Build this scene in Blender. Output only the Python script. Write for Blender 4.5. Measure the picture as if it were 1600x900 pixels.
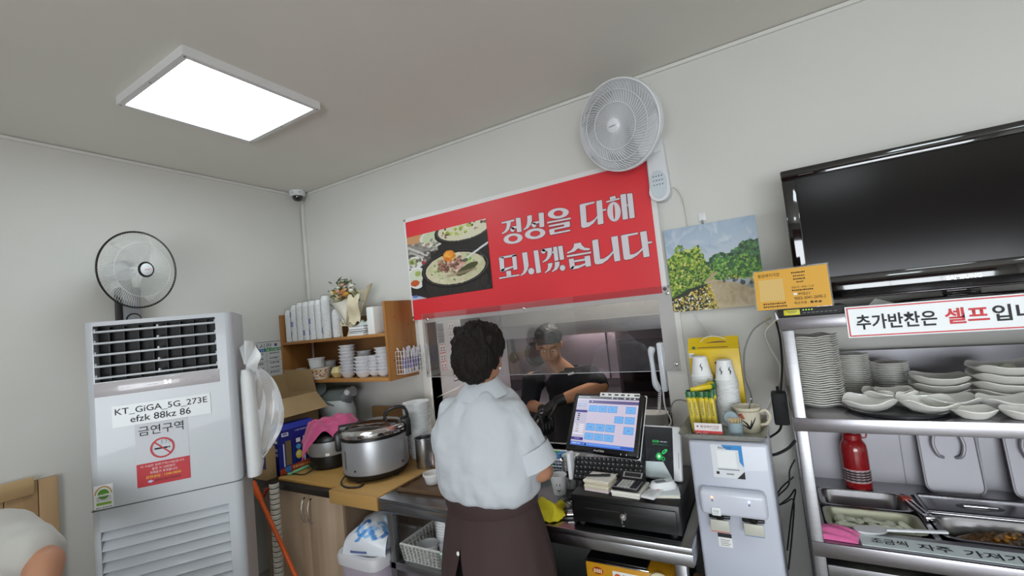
import bpy, bmesh, math, random
import numpy as np
from mathutils import Vector, Matrix, Euler
random.seed(7); RNG = np.random.default_rng(5)
S = bpy.context.scene; COL = S.collection
for o in list(bpy.data.objects): bpy.data.objects.remove(o)
PI = math.pi; R = math.radians
# ---------------------------------------------------------------- camera
F = 690.0; EYE = Vector((0, 0, 1.65))
CX = Vector((0.86250774, 0.49557681, -0.10239151))     # image right, in the room's axes
CD = Vector((-0.11904033, 0.00203798, -0.99288733))    # image down
CF = CX.cross(CD); CF.normalize()
CD = CF.cross(CX)
cam = bpy.data.objects.new('camera', bpy.data.cameras.new('camera')); COL.objects.link(cam); S.camera = cam
cam.data.sensor_width = 36; cam.data.lens = 36*F/1600; cam.data.clip_start = 0.02
rm = Matrix((CX, -CD, -CF)).transposed().to_4x4(); rm.translation = EYE; cam.matrix_world = rm
def ray(u, v): return CX*(u-800) + CD*(v-450) + CF*F
def onY(u, v, y): r = ray(u, v); return EYE + r*(y/r.y)
def onX(u, v, x): r = ray(u, v); return EYE + r*(x/r.x)
def onZ(u, v, z): r = ray(u, v); return EYE + r*((z-1.65)/r.z)
# ---------------------------------------------------------------- world, added daylight, exposure
XA, YB, ZC = -3.343, 2.4, 2.86          # left wall, back wall, ceiling
XR, YF = 3.4, -3.6                      # right wall, shop front
w = bpy.data.worlds.new('sky'); S.world = w; w.use_nodes = True
bg = w.node_tree.nodes['Background']; bg.inputs[0].default_value = (.80, .90, 1, 1); bg.inputs[1].default_value = 1.6
def area(name, loc, rot, sx, sy, power, col):
    l = bpy.data.lights.new(name, 'AREA'); l.shape = 'RECTANGLE'; l.size = sx; l.size_y = sy; l.energy = power; l.color = col
    o = bpy.data.objects.new(name, l); COL.objects.link(o); o.location = loc; o.rotation_euler = rot; return o
DAY_FILL = area('shop_window_daylight', (1.2, YF-.005, 1.12), (R(90), 0, 0), 3.4, 1.45, 80, (.93, .97, 1))  # area lamp added in the unseen shop window to light the room
S.view_settings.view_transform = 'Standard'; S.view_settings.look = 'None'; S.view_settings.gamma = 1
S.view_settings.use_curve_mapping = False; S.view_settings.exposure = .78
PANEL = 6.3                              # radiance of the ceiling LED panels
# ---------------------------------------------------------------- helpers
def lin(c): return c/12.92 if c <= .04045 else ((c+.055)/1.055)**2.4
def hx(h):
    h = h.lstrip('#'); return tuple(lin(int(h[i:i+2], 16)/255) for i in (0, 2, 4))
MATS = {}
def mat(name, col='#808080', rough=.5, metal=0, bump=0, bscale=60, var=0, vscale=8, emit=0, coat=0, trans=0, sss=0, stretch=(1, 1, 1), col2=None, spec=.5, sheen=0):
    if name in MATS: return MATS[name]
    m = bpy.data.materials.new(name); m.use_nodes = True; nt = m.node_tree; p = nt.nodes['Principled BSDF']; N = nt.nodes.new; L = nt.links.new
    c = hx(col); p.inputs['Base Color'].default_value = (*c, 1); p.inputs['Roughness'].default_value = rough; p.inputs['Metallic'].default_value = metal
    p.inputs['Coat Weight'].default_value = coat; p.inputs['Transmission Weight'].default_value = trans; p.inputs['Specular IOR Level'].default_value = spec
    if sheen: p.inputs['Sheen Weight'].default_value = sheen
    if sss: p.inputs['Subsurface Weight'].default_value = sss; p.inputs['Subsurface Radius'].default_value = (.01, .004, .002)
    if emit: p.inputs['Emission Color'].default_value = (*c, 1); p.inputs['Emission Strength'].default_value = emit
    if bump or var or col2:
        tc = N('ShaderNodeTexCoord'); mp = N('ShaderNodeMapping'); mp.inputs['Scale'].default_value = stretch; L(tc.outputs['Object'], mp.inputs[0])
    if var or col2:
        nz = N('ShaderNodeTexNoise'); nz.inputs['Scale'].default_value = vscale; nz.inputs['Detail'].default_value = 6; L(mp.outputs[0], nz.inputs[0])
        rp = N('ShaderNodeValToRGB'); rp.color_ramp.elements[0].position = .3; rp.color_ramp.elements[1].position = .7
        a = hx(col2) if col2 else tuple(x*(1-var) for x in c); b = c if col2 else tuple(min(1, x*(1+var)) for x in c)
        rp.color_ramp.elements[0].color = (*a, 1); rp.color_ramp.elements[1].color = (*b, 1)
        L(nz.outputs[0], rp.inputs[0]); L(rp.outputs[0], p.inputs['Base Color'])
    if bump:
        n2 = N('ShaderNodeTexNoise'); n2.inputs['Scale'].default_value = bscale; n2.inputs['Detail'].default_value = 4; L(mp.outputs[0], n2.inputs[0])
        bp = N('ShaderNodeBump'); bp.inputs['Strength'].default_value = bump; bp.inputs['Distance'].default_value = .01; L(n2.outputs[0], bp.inputs['Height']); L(bp.outputs[0], p.inputs['Normal'])
    MATS[name] = m; return m
def wood(name, c1, c2, axis=0, scale=10, rough=.5, coat=0):
    st = [1, 1, 1]; st[axis] = .08
    return mat(name, c1, rough, col2=c2, vscale=scale, stretch=tuple(st), bump=.08, bscale=scale*4, coat=coat)
def steel(name, col='#b9babd', rough=.28, st=(1, 1, 1), bump=.02):
    return mat(name, col, rough, 1, bump=bump, bscale=120, stretch=st, var=.06, vscale=14)
def glassy(name, tint=(1, 1, 1), gloss=.0, rough=.0, haze=0, hazecol=(.9, .9, .9), ior=1.49):
    if name in MATS: return MATS[name]
    m = bpy.data.materials.new(name); m.use_nodes = True; nt = m.node_tree; N = nt.nodes.new; L = nt.links.new
    nt.nodes.remove(nt.nodes['Principled BSDF']); out = nt.nodes['Material Output']
    t = N('ShaderNodeBsdfTransparent'); t.inputs[0].default_value = (*tint, 1); g = N('ShaderNodeBsdfGlossy'); g.inputs['Roughness'].default_value = rough
    fr = N('ShaderNodeFresnel'); fr.inputs[0].default_value = ior; mx = N('ShaderNodeMixShader')
    ad = N('ShaderNodeMath'); ad.operation = 'ADD'; ad.inputs[1].default_value = gloss; L(fr.outputs[0], ad.inputs[0])
    L(ad.outputs[0], mx.inputs[0]); L(t.outputs[0], mx.inputs[1]); L(g.outputs[0], mx.inputs[2]); last = mx
    if haze:
        d = N('ShaderNodeBsdfDiffuse'); d.inputs[0].default_value = (*hazecol, 1); m2 = N('ShaderNodeMixShader'); m2.inputs[0].default_value = haze
        L(mx.outputs[0], m2.inputs[1]); L(d.outputs[0], m2.inputs[2]); last = m2
    L(last.outputs[0], out.inputs[0]); MATS[name] = m; return m
def printmat(name, emit=0, rough=.45, coat=0):
    if name in MATS: return MATS[name]
    m = bpy.data.materials.new(name); m.use_nodes = True; nt = m.node_tree; p = nt.nodes['Principled BSDF']; p.inputs['Roughness'].default_value = rough
    p.inputs['Coat Weight'].default_value = coat
    a = nt.nodes.new('ShaderNodeVertexColor'); a.layer_name = 'ink'
    if emit:
        p.inputs['Base Color'].default_value = (.01, .01, .01, 1); nt.links.new(a.outputs[0], p.inputs['Emission Color']); p.inputs['Emission Strength'].default_value = emit; p.inputs['Roughness'].default_value = .15
    else: nt.links.new(a.outputs[0], p.inputs['Base Color'])
    MATS[name] = m; return m

class B:
    """collects faces; one B becomes one mesh object"""
    def __init__(s): s.v = []; s.f = []; s.mi = []; s.cur = 0
    def add(s, vs, fs, mx=None):
        o = len(s.v); s.v += [tuple(mx @ Vector(p)) if mx else tuple(p) for p in vs]
        s.f += [tuple(i+o for i in f) for f in fs]; s.mi += [s.cur]*len(fs); return s
    def m(s, i): s.cur = i; return s
    def box(s, x0, y0, z0, x1, y1, z1, mx=None):
        return s.add([(x0,y0,z0),(x1,y0,z0),(x1,y1,z0),(x0,y1,z0),(x0,y0,z1),(x1,y0,z1),(x1,y1,z1),(x0,y1,z1)],
                     [(0,3,2,1),(4,5,6,7),(0,1,5,4),(1,2,6,5),(2,3,7,6),(3,0,4,7)], mx)
    def rbox(s, x0, y0, z0, x1, y1, z1, r=.005, seg=2, mx=None):
        bm = bmesh.new(); bmesh.ops.create_cube(bm, size=1)
        for v in bm.verts: v.co = Vector(((x0+x1)/2+v.co.x*(x1-x0), (y0+y1)/2+v.co.y*(y1-y0), (z0+z1)/2+v.co.z*(z1-z0)))
        r = min(r, (x1-x0)*.49, (y1-y0)*.49, (z1-z0)*.49)
        bmesh.ops.bevel(bm, geom=list(bm.edges), offset=r, segments=seg, profile=.5, affect='EDGES'); s.bm(bm, mx); return s
    def bm(s, bm, mx=None):
        bm.verts.index_update(); s.add([v.co.copy() for v in bm.verts], [[v.index for v in f.verts] for f in bm.faces], mx); bm.free()
    def lathe(s, prof, n=24, c=(0, 0, 0), mx=None, rfun=None):
        vs = []; fs = []; k = len(prof)
        for i in range(n):
            a = 2*PI*i/n
            for j, (r, z) in enumerate(prof):
                q = r*(rfun(a, j) if rfun else 1); vs.append((c[0]+q*math.cos(a), c[1]+q*math.sin(a), c[2]+z))
        for i in range(n):
            for j in range(k-1): fs.append((i*k+j, ((i+1) % n)*k+j, ((i+1) % n)*k+j+1, i*k+j+1))
        if prof[0][0] > 1e-6: fs.append(tuple(i*k for i in reversed(range(n))))
        if prof[-1][0] > 1e-6: fs.append(tuple(i*k+k-1 for i in range(n)))
        return s.add(vs, fs, mx)
    def tube(s, pts, r, n=8, closed=False, caps=True, flat=1.0, up=None, mx=None):
        pts = [Vector(p) for p in pts]; k = len(pts); rs = r if isinstance(r, (list, tuple)) else [r]*k; vs = []; fs = []
        T = []
        for i in range(k):
            a = pts[(i-1) % k] if (closed or i > 0) else pts[i]; b = pts[(i+1) % k] if (closed or i < k-1) else pts[i]
            d = b-a; T.append(d.normalized() if d.length > 1e-9 else Vector((0, 0, 1)))
        u = Vector(up) if up else Vector((0, 0, 1))
        if abs(u.dot(T[0])) > .95: u = Vector((1, 0, 0)) if abs(T[0].x) < .9 else Vector((0, 1, 0))
        for i in range(k):
            u = (u - T[i]*u.dot(T[i])); u.normalize(); q = T[i].cross(u)
            for j in range(n):
                a = 2*PI*j/n; vs.append(pts[i] + u*(math.cos(a)*rs[i]*flat) + q*(math.sin(a)*rs[i]))
        for i in range(k if closed else k-1):
            for j in range(n): fs.append((i*n+j, i*n+(j+1) % n, ((i+1) % k)*n+(j+1) % n, ((i+1) % k)*n+j))
        if caps and not closed: fs.append(tuple(reversed(range(n)))); fs.append(tuple((k-1)*n+j for j in range(n)))
        return s.add(vs, fs, mx)
    def prism(s, poly, a, b, plane='xz', mx=None):
        n = len(poly)
        def P(p, d): return {'xz': (p[0], d, p[1]), 'xy': (p[0], p[1], d), 'yz': (d, p[0], p[1])}[plane]
        vs = [P(p, a) for p in poly] + [P(p, b) for p in poly]
        return s.add(vs, [tuple(range(n)), tuple(reversed(range(n, 2*n)))] + [(i, i+n, (i+1) % n+n, (i+1) % n) for i in range(n)], mx)
    def rings(s, rs, n=20, caps=True, mx=None, ex=2.0):
        """stacked super-ellipses (cx, cy, z, rx, ry)"""
        vs = []; fs = []; k = len(rs)
        for (cx, cy, z, rx, ry) in rs:
            for j in range(n):
                a = 2*PI*j/n; ca, sa = math.cos(a), math.sin(a)
                vs.append((cx+rx*math.copysign(abs(ca)**(2/ex), ca), cy+ry*math.copysign(abs(sa)**(2/ex), sa), z))
        for i in range(k-1):
            for j in range(n): fs.append((i*n+j, i*n+(j+1) % n, (i+1)*n+(j+1) % n, (i+1)*n+j))
        if caps: fs.append(tuple(reversed(range(n)))); fs.append(tuple((k-1)*n+j for j in range(n)))
        return s.add(vs, fs, mx)
    def grid(s, fn, nu, nv, mx=None):
        vs = [fn(i/nu, j/nv) for j in range(nv+1) for i in range(nu+1)]
        return s.add(vs, [(j*(nu+1)+i, j*(nu+1)+i+1, (j+1)*(nu+1)+i+1, (j+1)*(nu+1)+i) for j in range(nv) for i in range(nu)], mx)
    def ball(s, c, r, n=16, k=10, mx=None):
        rr = r if isinstance(r, (tuple, list)) else (r, r, r)
        vs = []; fs = []
        for j in range(1, k):
            t = PI*j/k
            for i in range(n): a = 2*PI*i/n; vs.append((c[0]+rr[0]*math.sin(t)*math.cos(a), c[1]+rr[1]*math.sin(t)*math.sin(a), c[2]+rr[2]*math.cos(t)))
        o = len(vs); vs += [(c[0], c[1], c[2]+rr[2]), (c[0], c[1], c[2]-rr[2])]
        for j in range(k-2):
            for i in range(n): fs.append((j*n+i, (j+1)*n+i, (j+1)*n+(i+1) % n, j*n+(i+1) % n))
        for i in range(n): fs.append((o, i, (i+1) % n)); fs.append((o+1, (k-2)*n+(i+1) % n, (k-2)*n+i))
        return s.add(vs, fs, mx)
def mesh(name, b, sharp=35, normals=True):
    me = bpy.data.meshes.new(name); me.from_pydata(b.v, [], b.f)
    if normals:
        bm = bmesh.new(); bm.from_mesh(me); bmesh.ops.recalc_face_normals(bm, faces=bm.faces); bm.to_mesh(me); bm.free()
    me.polygons.foreach_set('use_smooth', [True]*len(me.polygons))
    if any(b.mi): me.polygons.foreach_set('material_index', b.mi)
    me.set_sharp_from_angle(angle=R(sharp)); return me
def put(name, me, mats, parent=None, loc=(0, 0, 0), rot=(0, 0, 0)):
    if mats is not None and not me.materials:
        for m in (mats if isinstance(mats, (list, tuple)) else [mats]): me.materials.append(m)
    o = bpy.data.objects.new(name, me); COL.objects.link(o); o.location = loc; o.rotation_euler = rot
    if parent: o.parent = parent
    return o
def obj(name, b, mats, parent=None, loc=(0, 0, 0), rot=(0, 0, 0), sharp=35, normals=True): return put(name, mesh(name, b, sharp, normals), mats, parent, loc, rot)
def tag(o, label, cat, group=None):
    o['label'] = label; o['category'] = cat
    if group: o['group'] = group
    return o
def thing(name, label, cat, loc=(0, 0, 0), rz=0, group=None, rot=None):
    o = bpy.data.objects.new(name, None); COL.objects.link(o); o.empty_display_size = .05; o.location = loc; o.rotation_euler = rot or (0, 0, rz)
    return tag(o, label, cat, group)
def struct(name, b, mats, parent=None, **k):
    o = obj(name, b, mats, parent, **k)
    if not parent: o['kind'] = 'structure'
    return o
def stuff(o): o['kind'] = 'stuff'; return o
def dup(root, loc, rz=None, label=None, rot=None):
    def cp(o, par):
        c = o.copy(); COL.objects.link(c); c.parent = par
        for ch in [x for x in o.children]: cp(ch, c)
        return c
    r = cp(root, None); r.location = loc
    if rz is not None: r.rotation_euler = (0, 0, rz)
    if rot: r.rotation_euler = rot
    if label: r['label'] = label
    return r
def text(body, x0, z0, x1, z1, m, parent=None, y=-.001, name='lettering', bold=0, shear=0, loc=None, rot=None, flat=False, keep=False):
    """lettering fitted to a box in the local x-z plane, facing -y (or the x-y plane facing up)"""
    c = bpy.data.curves.new(name, 'FONT'); c.body = body; c.size = 1; c.offset = bold; c.shear = shear; c.resolution_u = 3
    t = bpy.data.objects.new('t', c); COL.objects.link(t); dg = bpy.context.evaluated_depsgraph_get()
    me = bpy.data.meshes.new_from_object(t.evaluated_get(dg)); bpy.data.objects.remove(t); bpy.data.curves.remove(c); me.name = name
    n = len(me.vertices); co = np.zeros(n*3); me.vertices.foreach_get('co', co); co = co.reshape(-1, 3)
    a, b = co.min(0), co.max(0); k = ((x1-x0)/(b[0]-a[0]), (z1-z0)/max(b[1]-a[1], .01))
    if keep: q = min(k); k = (q, q)
    xs = x0+(co[:, 0]-a[0])*k[0]; zs = z0+(co[:, 1]-a[1])*k[1]
    out = np.stack([xs, zs, np.full(n, y)], 1) if flat else np.stack([xs, np.full(n, y), zs], 1)
    me.vertices.foreach_set('co', out.ravel()); me.update(); me.materials.clear(); me.materials.append(m)
    o = bpy.data.objects.new(name, me); COL.objects.link(o)
    if parent: o.parent = parent
    if loc: o.location = loc
    if rot: o.rotation_euler = rot
    return o
class Pic:
    """a little paint box: a flat print becomes a grid of coloured cells"""
    def __init__(s, w, h, col='#ffffff'):
        s.w, s.h = w, h; s.a = np.zeros((h, w, 3)); s.a[:] = s.c(col); s.X, s.Y = np.meshgrid((np.arange(w)+.5)/w, (np.arange(h)+.5)/h)   # Y down
    def c(s, h): return np.array([int(h.lstrip('#')[i:i+2], 16)/255 for i in (0, 2, 4)])
    def put(s, m, col, al=1.0):
        col = s.c(col) if isinstance(col, str) else col; m = (m*al)[..., None] if m.dtype != bool else (m.astype(float)*al)[..., None]; s.a = s.a*(1-m)+col*m; return s
    def rect(s, x0, y0, x1, y1, col, al=1.0): return s.put((s.X >= x0) & (s.X < x1) & (s.Y >= y0) & (s.Y < y1), col, al)
    def ell(s, cx, cy, rx, ry, col, al=1.0, rot=0, ring=None):
        rm_ = max(rx, ry); i0 = max(0, int((cx-rm_)*s.w)); i1 = min(s.w, int((cx+rm_)*s.w)+2); j0 = max(0, int((cy-rm_)*s.h)); j1 = min(s.h, int((cy+rm_)*s.h)+2)
        if i1 <= i0 or j1 <= j0: return s
        W = (slice(j0, j1), slice(i0, i1)); dx, dy = s.X[W]-cx, s.Y[W]-cy; ca, sa = math.cos(rot), math.sin(rot); q = ((dx*ca+dy*sa)/rx)**2+((-dx*sa+dy*ca)/ry)**2
        m = ((q < 1) & (q > (ring or -1))).astype(float)[..., None]*al; s.a[W] = s.a[W]*(1-m)+s.c(col)*m; return s
    def line(s, x0, y0, x1, y1, wd, col, al=1.0):
        dx, dy = x1-x0, y1-y0; t = np.clip(((s.X-x0)*dx+(s.Y-y0)*dy)/(dx*dx+dy*dy), 0, 1); return s.put(np.hypot(s.X-x0-t*dx, s.Y-y0-t*dy) < wd, col, al)
    def poly(s, pts, col, al=1.0):
        m = np.zeros_like(s.X, bool); n = len(pts)
        for i in range(n):
            (xa, ya), (xb, yb) = pts[i], pts[(i+1) % n]; q = ((ya > s.Y) != (yb > s.Y)) & (s.X < (xb-xa)*(s.Y-ya)/((yb-ya) or 1e-9)+xa); m ^= q
        return s.put(m, col, al)
    def dabs(s, n, box, cols, r=(.01, .02), al=.9, mask=None, asp=1.0):
        for i in range(n):
            x = RNG.uniform(box[0], box[2]); y = RNG.uniform(box[1], box[3])
            if mask and not mask(x, y): continue
            rr = RNG.uniform(*r); s.ell(x, y, rr, rr*asp*RNG.uniform(.5, 1), cols[RNG.integers(len(cols))], al, RNG.uniform(0, 3))
        return s
    def scribble(s, x0, y0, x1, y1, col, rows=1, al=.8, seed=None):
        """rows of unreadably small print"""
        hh = (y1-y0)/rows
        for k in range(rows):
            x = x0; yy = y0+hh*k
            while x < x1:
                wd = min(RNG.uniform(.6, 1.2)*hh*.8*s.h/s.w, x1-x); s.rect(x, yy+hh*.1, x+wd*.75, yy+hh*.75, col, al*RNG.uniform(.5, 1)); x += wd
        return s
    def obj(s, name, W, H, m, parent=None, loc=(0, 0, 0), rot=(0, 0, 0), fn=None):
        w, h = s.w, s.h; gx, gz = np.meshgrid(np.linspace(0, W, w+1), np.linspace(H, 0, h+1)); gy = np.zeros_like(gx)
        if fn: gx, gy, gz = fn(gx, gy, gz)
        co = np.stack([gx, gy, gz], -1).reshape(-1, 3); i, j = np.meshgrid(np.arange(w), np.arange(h)); a = (j*(w+1)+i).ravel()
        fs = np.stack([a, a+w+1, a+w+2, a+1], 1)
        me = bpy.data.meshes.new(name); me.vertices.add(len(co)); me.vertices.foreach_set('co', co.ravel()); me.loops.add(fs.size); me.loops.foreach_set('vertex_index', fs.ravel())
        me.polygons.add(len(fs)); me.polygons.foreach_set('loop_start', np.arange(0, fs.size, 4)); me.update(calc_edges=True)
        c = s.a.reshape(-1, 3); c = np.where(c <= .04045, c/12.92, ((c+.055)/1.055)**2.4); c = np.concatenate([c, np.ones((len(c), 1))], 1)
        at = me.color_attributes.new('ink', 'FLOAT_COLOR', 'CORNER'); at.data.foreach_set('color', np.repeat(c, 4, 0).ravel())
        return put(name, me, m, parent, loc, rot)
PRINT = printmat('ink_on_paper'); GLOSSP = printmat('glossy_print', rough=.3); SCREEN = printmat('lit_screen', emit=.62)
def fuse(parts, voxel=.01, smooth=6, name='body'):
    """melts overlapping solids into one continuous skin"""
    b = B()
    for p in parts: b.add(p.v, p.f)
    me = mesh('tmp', b); t = bpy.data.objects.new('tmp', me); COL.objects.link(t)
    md = t.modifiers.new('r', 'REMESH'); md.mode = 'VOXEL'; md.voxel_size = voxel; md.use_smooth_shade = True
    sm = t.modifiers.new('s', 'SMOOTH'); sm.factor = .5; sm.iterations = smooth
    out = bpy.data.meshes.new_from_object(t.evaluated_get(bpy.context.evaluated_depsgraph_get())); out.name = name
    bpy.data.objects.remove(t); return out
def limb(pts, rs, n=14):
    """a tapering limb with round ends"""
    pts = [Vector(p) for p in pts]; d0 = (pts[0]-pts[1]).normalized(); d1 = (pts[-1]-pts[-2]).normalized(); P = []; Q = []
    for t in (.98, .8, .45): P.append(pts[0]+d0*rs[0]*t); Q.append(rs[0]*math.sqrt(1-t*t))
    P += pts; Q += list(rs)
    for t in (.45, .8, .98): P.append(pts[-1]+d1*rs[-1]*t); Q.append(rs[-1]*math.sqrt(1-t*t))
    return B().tube(P, Q, n)
def bez(pts, n=24):
    """smooth curve through the given points"""
    P = [Vector(p) for p in pts]; P = [P[0]*2-P[1]] + P + [P[-1]*2-P[-2]]; out = []; k = len(P)-3
    for i in range(n+1):
        t = i/n*k; j = min(int(t), k-1); u = t-j; a, b, c, d = P[j:j+4]
        out.append(.5*((2*b)+(c-a)*u+(2*a-5*b+4*c-d)*u*u+(3*b-a-3*c+d)*u**3))
    return out
# ---------------------------------------------------------------- shared materials
WHITE = mat('white_plastic', '#dfe1e4', .35); WHITE2 = mat('cool_white_plastic', '#d4d8df', .32, coat=.2); BLACK = mat('black_plastic', '#0c0c0d', .35); MBLACK = mat('matt_black', '#101012', .6)
GREY = mat('grey_plastic', '#8d9093', .45); CHROME = mat('chrome', '#dcdcde', .12, 1); STEEL = steel('brushed_steel', '#a9aaac', .3, (1, 12, 12)); STEELD = steel('worn_steel', '#9d9da0', .36, (1, 12, 12))
PAPER = mat('white_paper', '#e6e6e4', .7, bump=.02, bscale=30); INK = mat('black_ink', '#151518', .6); RED = mat('red_ink', '#c92c34', .55); PORC = mat('white_porcelain', '#e4e2dc', .18, coat=.5)
RUBBER = mat('black_rubber', '#161616', .7); CABLE = mat('grey_cable', '#8c8c88', .5); WCABLE = mat('white_cable', '#d4d2cc', .5)
SKIN = mat('skin', '#ad7c60', .55, sss=.1, var=.06, vscale=12); HAIR = mat('dark_hair', '#17100d', .7, bump=.9, bscale=110, stretch=(1, 1, .22), spec=.25)
# ================================================================ the room
PLASTER = mat('painted_plaster', '#d2d1cc', .75, bump=.04, bscale=18, var=.02, vscale=2)
CEIL = mat('ceiling_paper', '#dedcd4', .85, bump=.03, bscale=25, var=.02, vscale=1.5)
TRIM = mat('white_trim', '#dad9d4', .5); FLOORM = mat('grey_floor_tile', '#8a847c', .4, var=.12, vscale=5)
b = B().box(XA-.1, YF-.1, -.1, XR+.1, 4.3, 0); struct('floor', b, FLOORM)
b = B().box(XA-.1, YF-.1, ZC, XR+.1, 4.3, ZC+.1); struct('ceiling', b, CEIL)
b = B().box(XA-.1, YF-.1, 0, XA, YB+.1, ZC); struct('wall_left', b, PLASTER)
b = B().box(XR, YF-.1, 0, XR+.1, 4.3, ZC); struct('wall_right', b, PLASTER)
WX0, WX1, WZ0, WZ1 = -2.075, -.485, .835, 1.657      # serving hatch in the back wall
b = B(); b.box(XA, YB, 0, WX0, YB+.1, ZC); b.box(WX1, YB, 0, XR, YB+.1, ZC); b.box(WX0, YB, 0, WX1, YB+.1, WZ0); b.box(WX0, YB, WZ1, WX1, YB+.1, ZC); struct('wall_back', b, PLASTER)
# unseen shop front: dark red panelling added for reflections, shop window added for daylight
FX0, FX1, FZ0, FZ1 = -.55, 2.95, .35, 1.9
b = B(); b.box(XA, YF-.1, 0, FX0, YF, ZC); b.box(FX1, YF-.1, 0, XR, YF, ZC); b.box(FX0, YF-.1, FZ1, FX1, YF, ZC); b.box(FX0, YF-.1, 0, FX1, YF, FZ0); struct('wall_front', b, PLASTER)
struct('trim_6', B().box(XA+.01, YF, 0, FX0-.1, YF+.02, 2.05), mat('dark_red_panel', '#5a1a1c', .5, var=.2, vscale=3))
struct('trim_7', B().box(FX0-.1, YF, FZ1+.05, FX1, YF+.02, 2.5), mat('dark_red_panel', '#5a1a1c', .5, var=.2, vscale=3))
wf = B()
for x in (FX0, .60, 1.75, FX1-.05): wf.box(x, YF-.09, FZ0, x+.05, YF-.03, FZ1)
for z in (FZ0, FZ1-.05): wf.box(FX0, YF-.09, z, FX1, YF-.03, z+.05)
wf = struct('window_1', wf, mat('dark_aluminium', '#3c3d40', .4, .8))
for x in (FX0+.05, .65, 1.80): struct('pane', B().box(x, YF-.08, FZ0+.05, x+1.1, YF-.072, FZ1-.05), glassy('shop_glass'), wf)
# mouldings where walls and ceiling meet, cable duct in the corner
b = B().box(XA, YF, ZC-.022, XA+.012, YB, ZC-.004); struct('trim_1', b, TRIM)
b = B().box(XA, YB-.012, ZC-.022, XR, YB, ZC-.004); struct('trim_2', b, TRIM)
b = B().rbox(XA+.012, YB-.022, .82, XA+.038, YB-.001, ZC-.09, .003); struct('trim_3', b, TRIM)
# serving hatch frame: jambs, head, sill
wd = B(); fy = YB-.02
wd.box(WX0-.06, fy, WZ0-.03, WX0, YB+.1, WZ1+.05); wd.box(WX1, fy, WZ0-.03, WX1+.1, YB+.1, WZ1+.05); wd.box(WX0, fy, WZ1, WX1, YB+.1, WZ1+.05)
wd = struct('window_2', wd, mat('white_frame', '#dedcd6', .45))
struct('window_sill', B().rbox(WX0-.06, YB-.03, WZ0-.03, WX1+.1, YB+.13, WZ0, .004), mat('sill_white', '#c9c9c8', .4), wd)
PANEZ = 1.285
pane = struct('pane', B().box(WX0-.01, YB-.034, PANEZ, WX1+.075, YB-.030, 1.72), glassy('acrylic', (.985, .985, .99), gloss=.03, haze=.02, hazecol=(.7, .7, .75)), wd)
struct('pane_edge', B().box(WX0-.01, YB-.0345, PANEZ-.003, WX1+.075, YB-.0295, PANEZ), mat('frosted_edge', '#b9bec2', .4), wd)
for x, z in ((WX0+.04, 1.68), (-1.27, 1.68), (WX1+.055, 1.68), (WX1+.055, PANEZ+.03), (WX0+.005, PANEZ+.03)):
    struct('screw', B().lathe([(.0, 0), (.009, 0), (.009, .004), (.006, .006), (0, .006)], 12, mx=Matrix.Translation((x, YB-.034, z)) @ Matrix.Rotation(R(90), 4, 'X')), CHROME, wd)
# ---------------------------------------------------------------- the kitchen behind the hatch
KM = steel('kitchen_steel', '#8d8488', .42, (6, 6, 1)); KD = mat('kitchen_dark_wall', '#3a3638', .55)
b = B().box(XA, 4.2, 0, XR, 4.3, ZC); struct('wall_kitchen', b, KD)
b = B().box(-2.56, YB+.1, 0, -2.5, 4.2, ZC); struct('wall_kitchen_left', b, mat('kitchen_tile', '#bdbabc', .4))
# steel splash panels screwed on, each its own sheet
sp = struct('trim_4', B().box(-2.5, 4.17, .8, 1.0, 4.2, 2.2), KD)
for k in range(5):
    x = -2.48+k*.56
    pn = struct('steel_panel', B().rbox(x, 4.15, .95, x+.545, 4.17, 1.95, .004), KM, sp)
# ================================================================ wood panelling on the left wall
PINE = wood('pine_panel', '#c3a47c', '#a98860', 2, 9)
wp = struct('trim_5', B().box(XA, YF, 0, XA+.012, .835, 1.06), mat('panel_backing', '#7d6446', .7))
y = .835; k = 0
while y > -2.0:
    d = .075 if k == 0 else .118
    struct('plank', B().rbox(XA+.012, y-d+.003, 0, XA+.026, y, 1.06, .003), [PINE, wood('pine_panel_b', '#b8986e', '#9c7b55', 2, 9), wood('pine_panel_c', '#cdb088', '#b0906a', 2, 9)][k % 3], wp)
    y -= d; k += 1
struct('top_rail', B().rbox(XA+.026, -2.0, 1.0, XA+.042, .745, 1.085, .003), wood('pine_rail', '#ccb083', '#b3946a', 1, 8), wp)

# ================================================================ ceiling LED panels
def led_panel(x, y, label, group=None):
    t = thing('ceiling_light', label, 'ceiling light', (x, y, ZC), 0, group)
    h = .315; d = .29; fr = B()
    for (x0, y0, x1, y1) in ((-h, -h, h, -d), (-h, d, h, h), (-h, -d, -d, d), (d, -d, h, d)): fr.box(x0, y0, -.04, x1, y1, 0)
    obj('frame', fr, mat('lamp_frame', '#dcdcdc', .4), t)
    obj('diffuser', B().box(-d, -d, -.034, d, d, -.01), mat('led_diffuser', '#eefaff', .5, emit=PANEL), t)
    for sx, sy in ((-1, -1), (1, -1), (-1, 1), (1, 1), (0, -1), (0, 1)):
        obj('screw', B().lathe([(0, -.002), (.005, -.002), (.005, 0), (0, 0)], 8, (sx*(h-.012), sy*(h-.012), -.04)), GREY, t)
    return t
led_panel(-2.205, 1.193, 'square white LED panel on the ceiling near the dome camera')
for (x, y) in ((.85, -2.1), (-2.2, -1.9), (.95, .35), (2.6, -.9)): led_panel(x, y, 'square white LED panel on the ceiling over the dining room', 'LED panels over the dining room')  # unseen panels; the first is reflected in the television, the rest added for light
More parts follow.
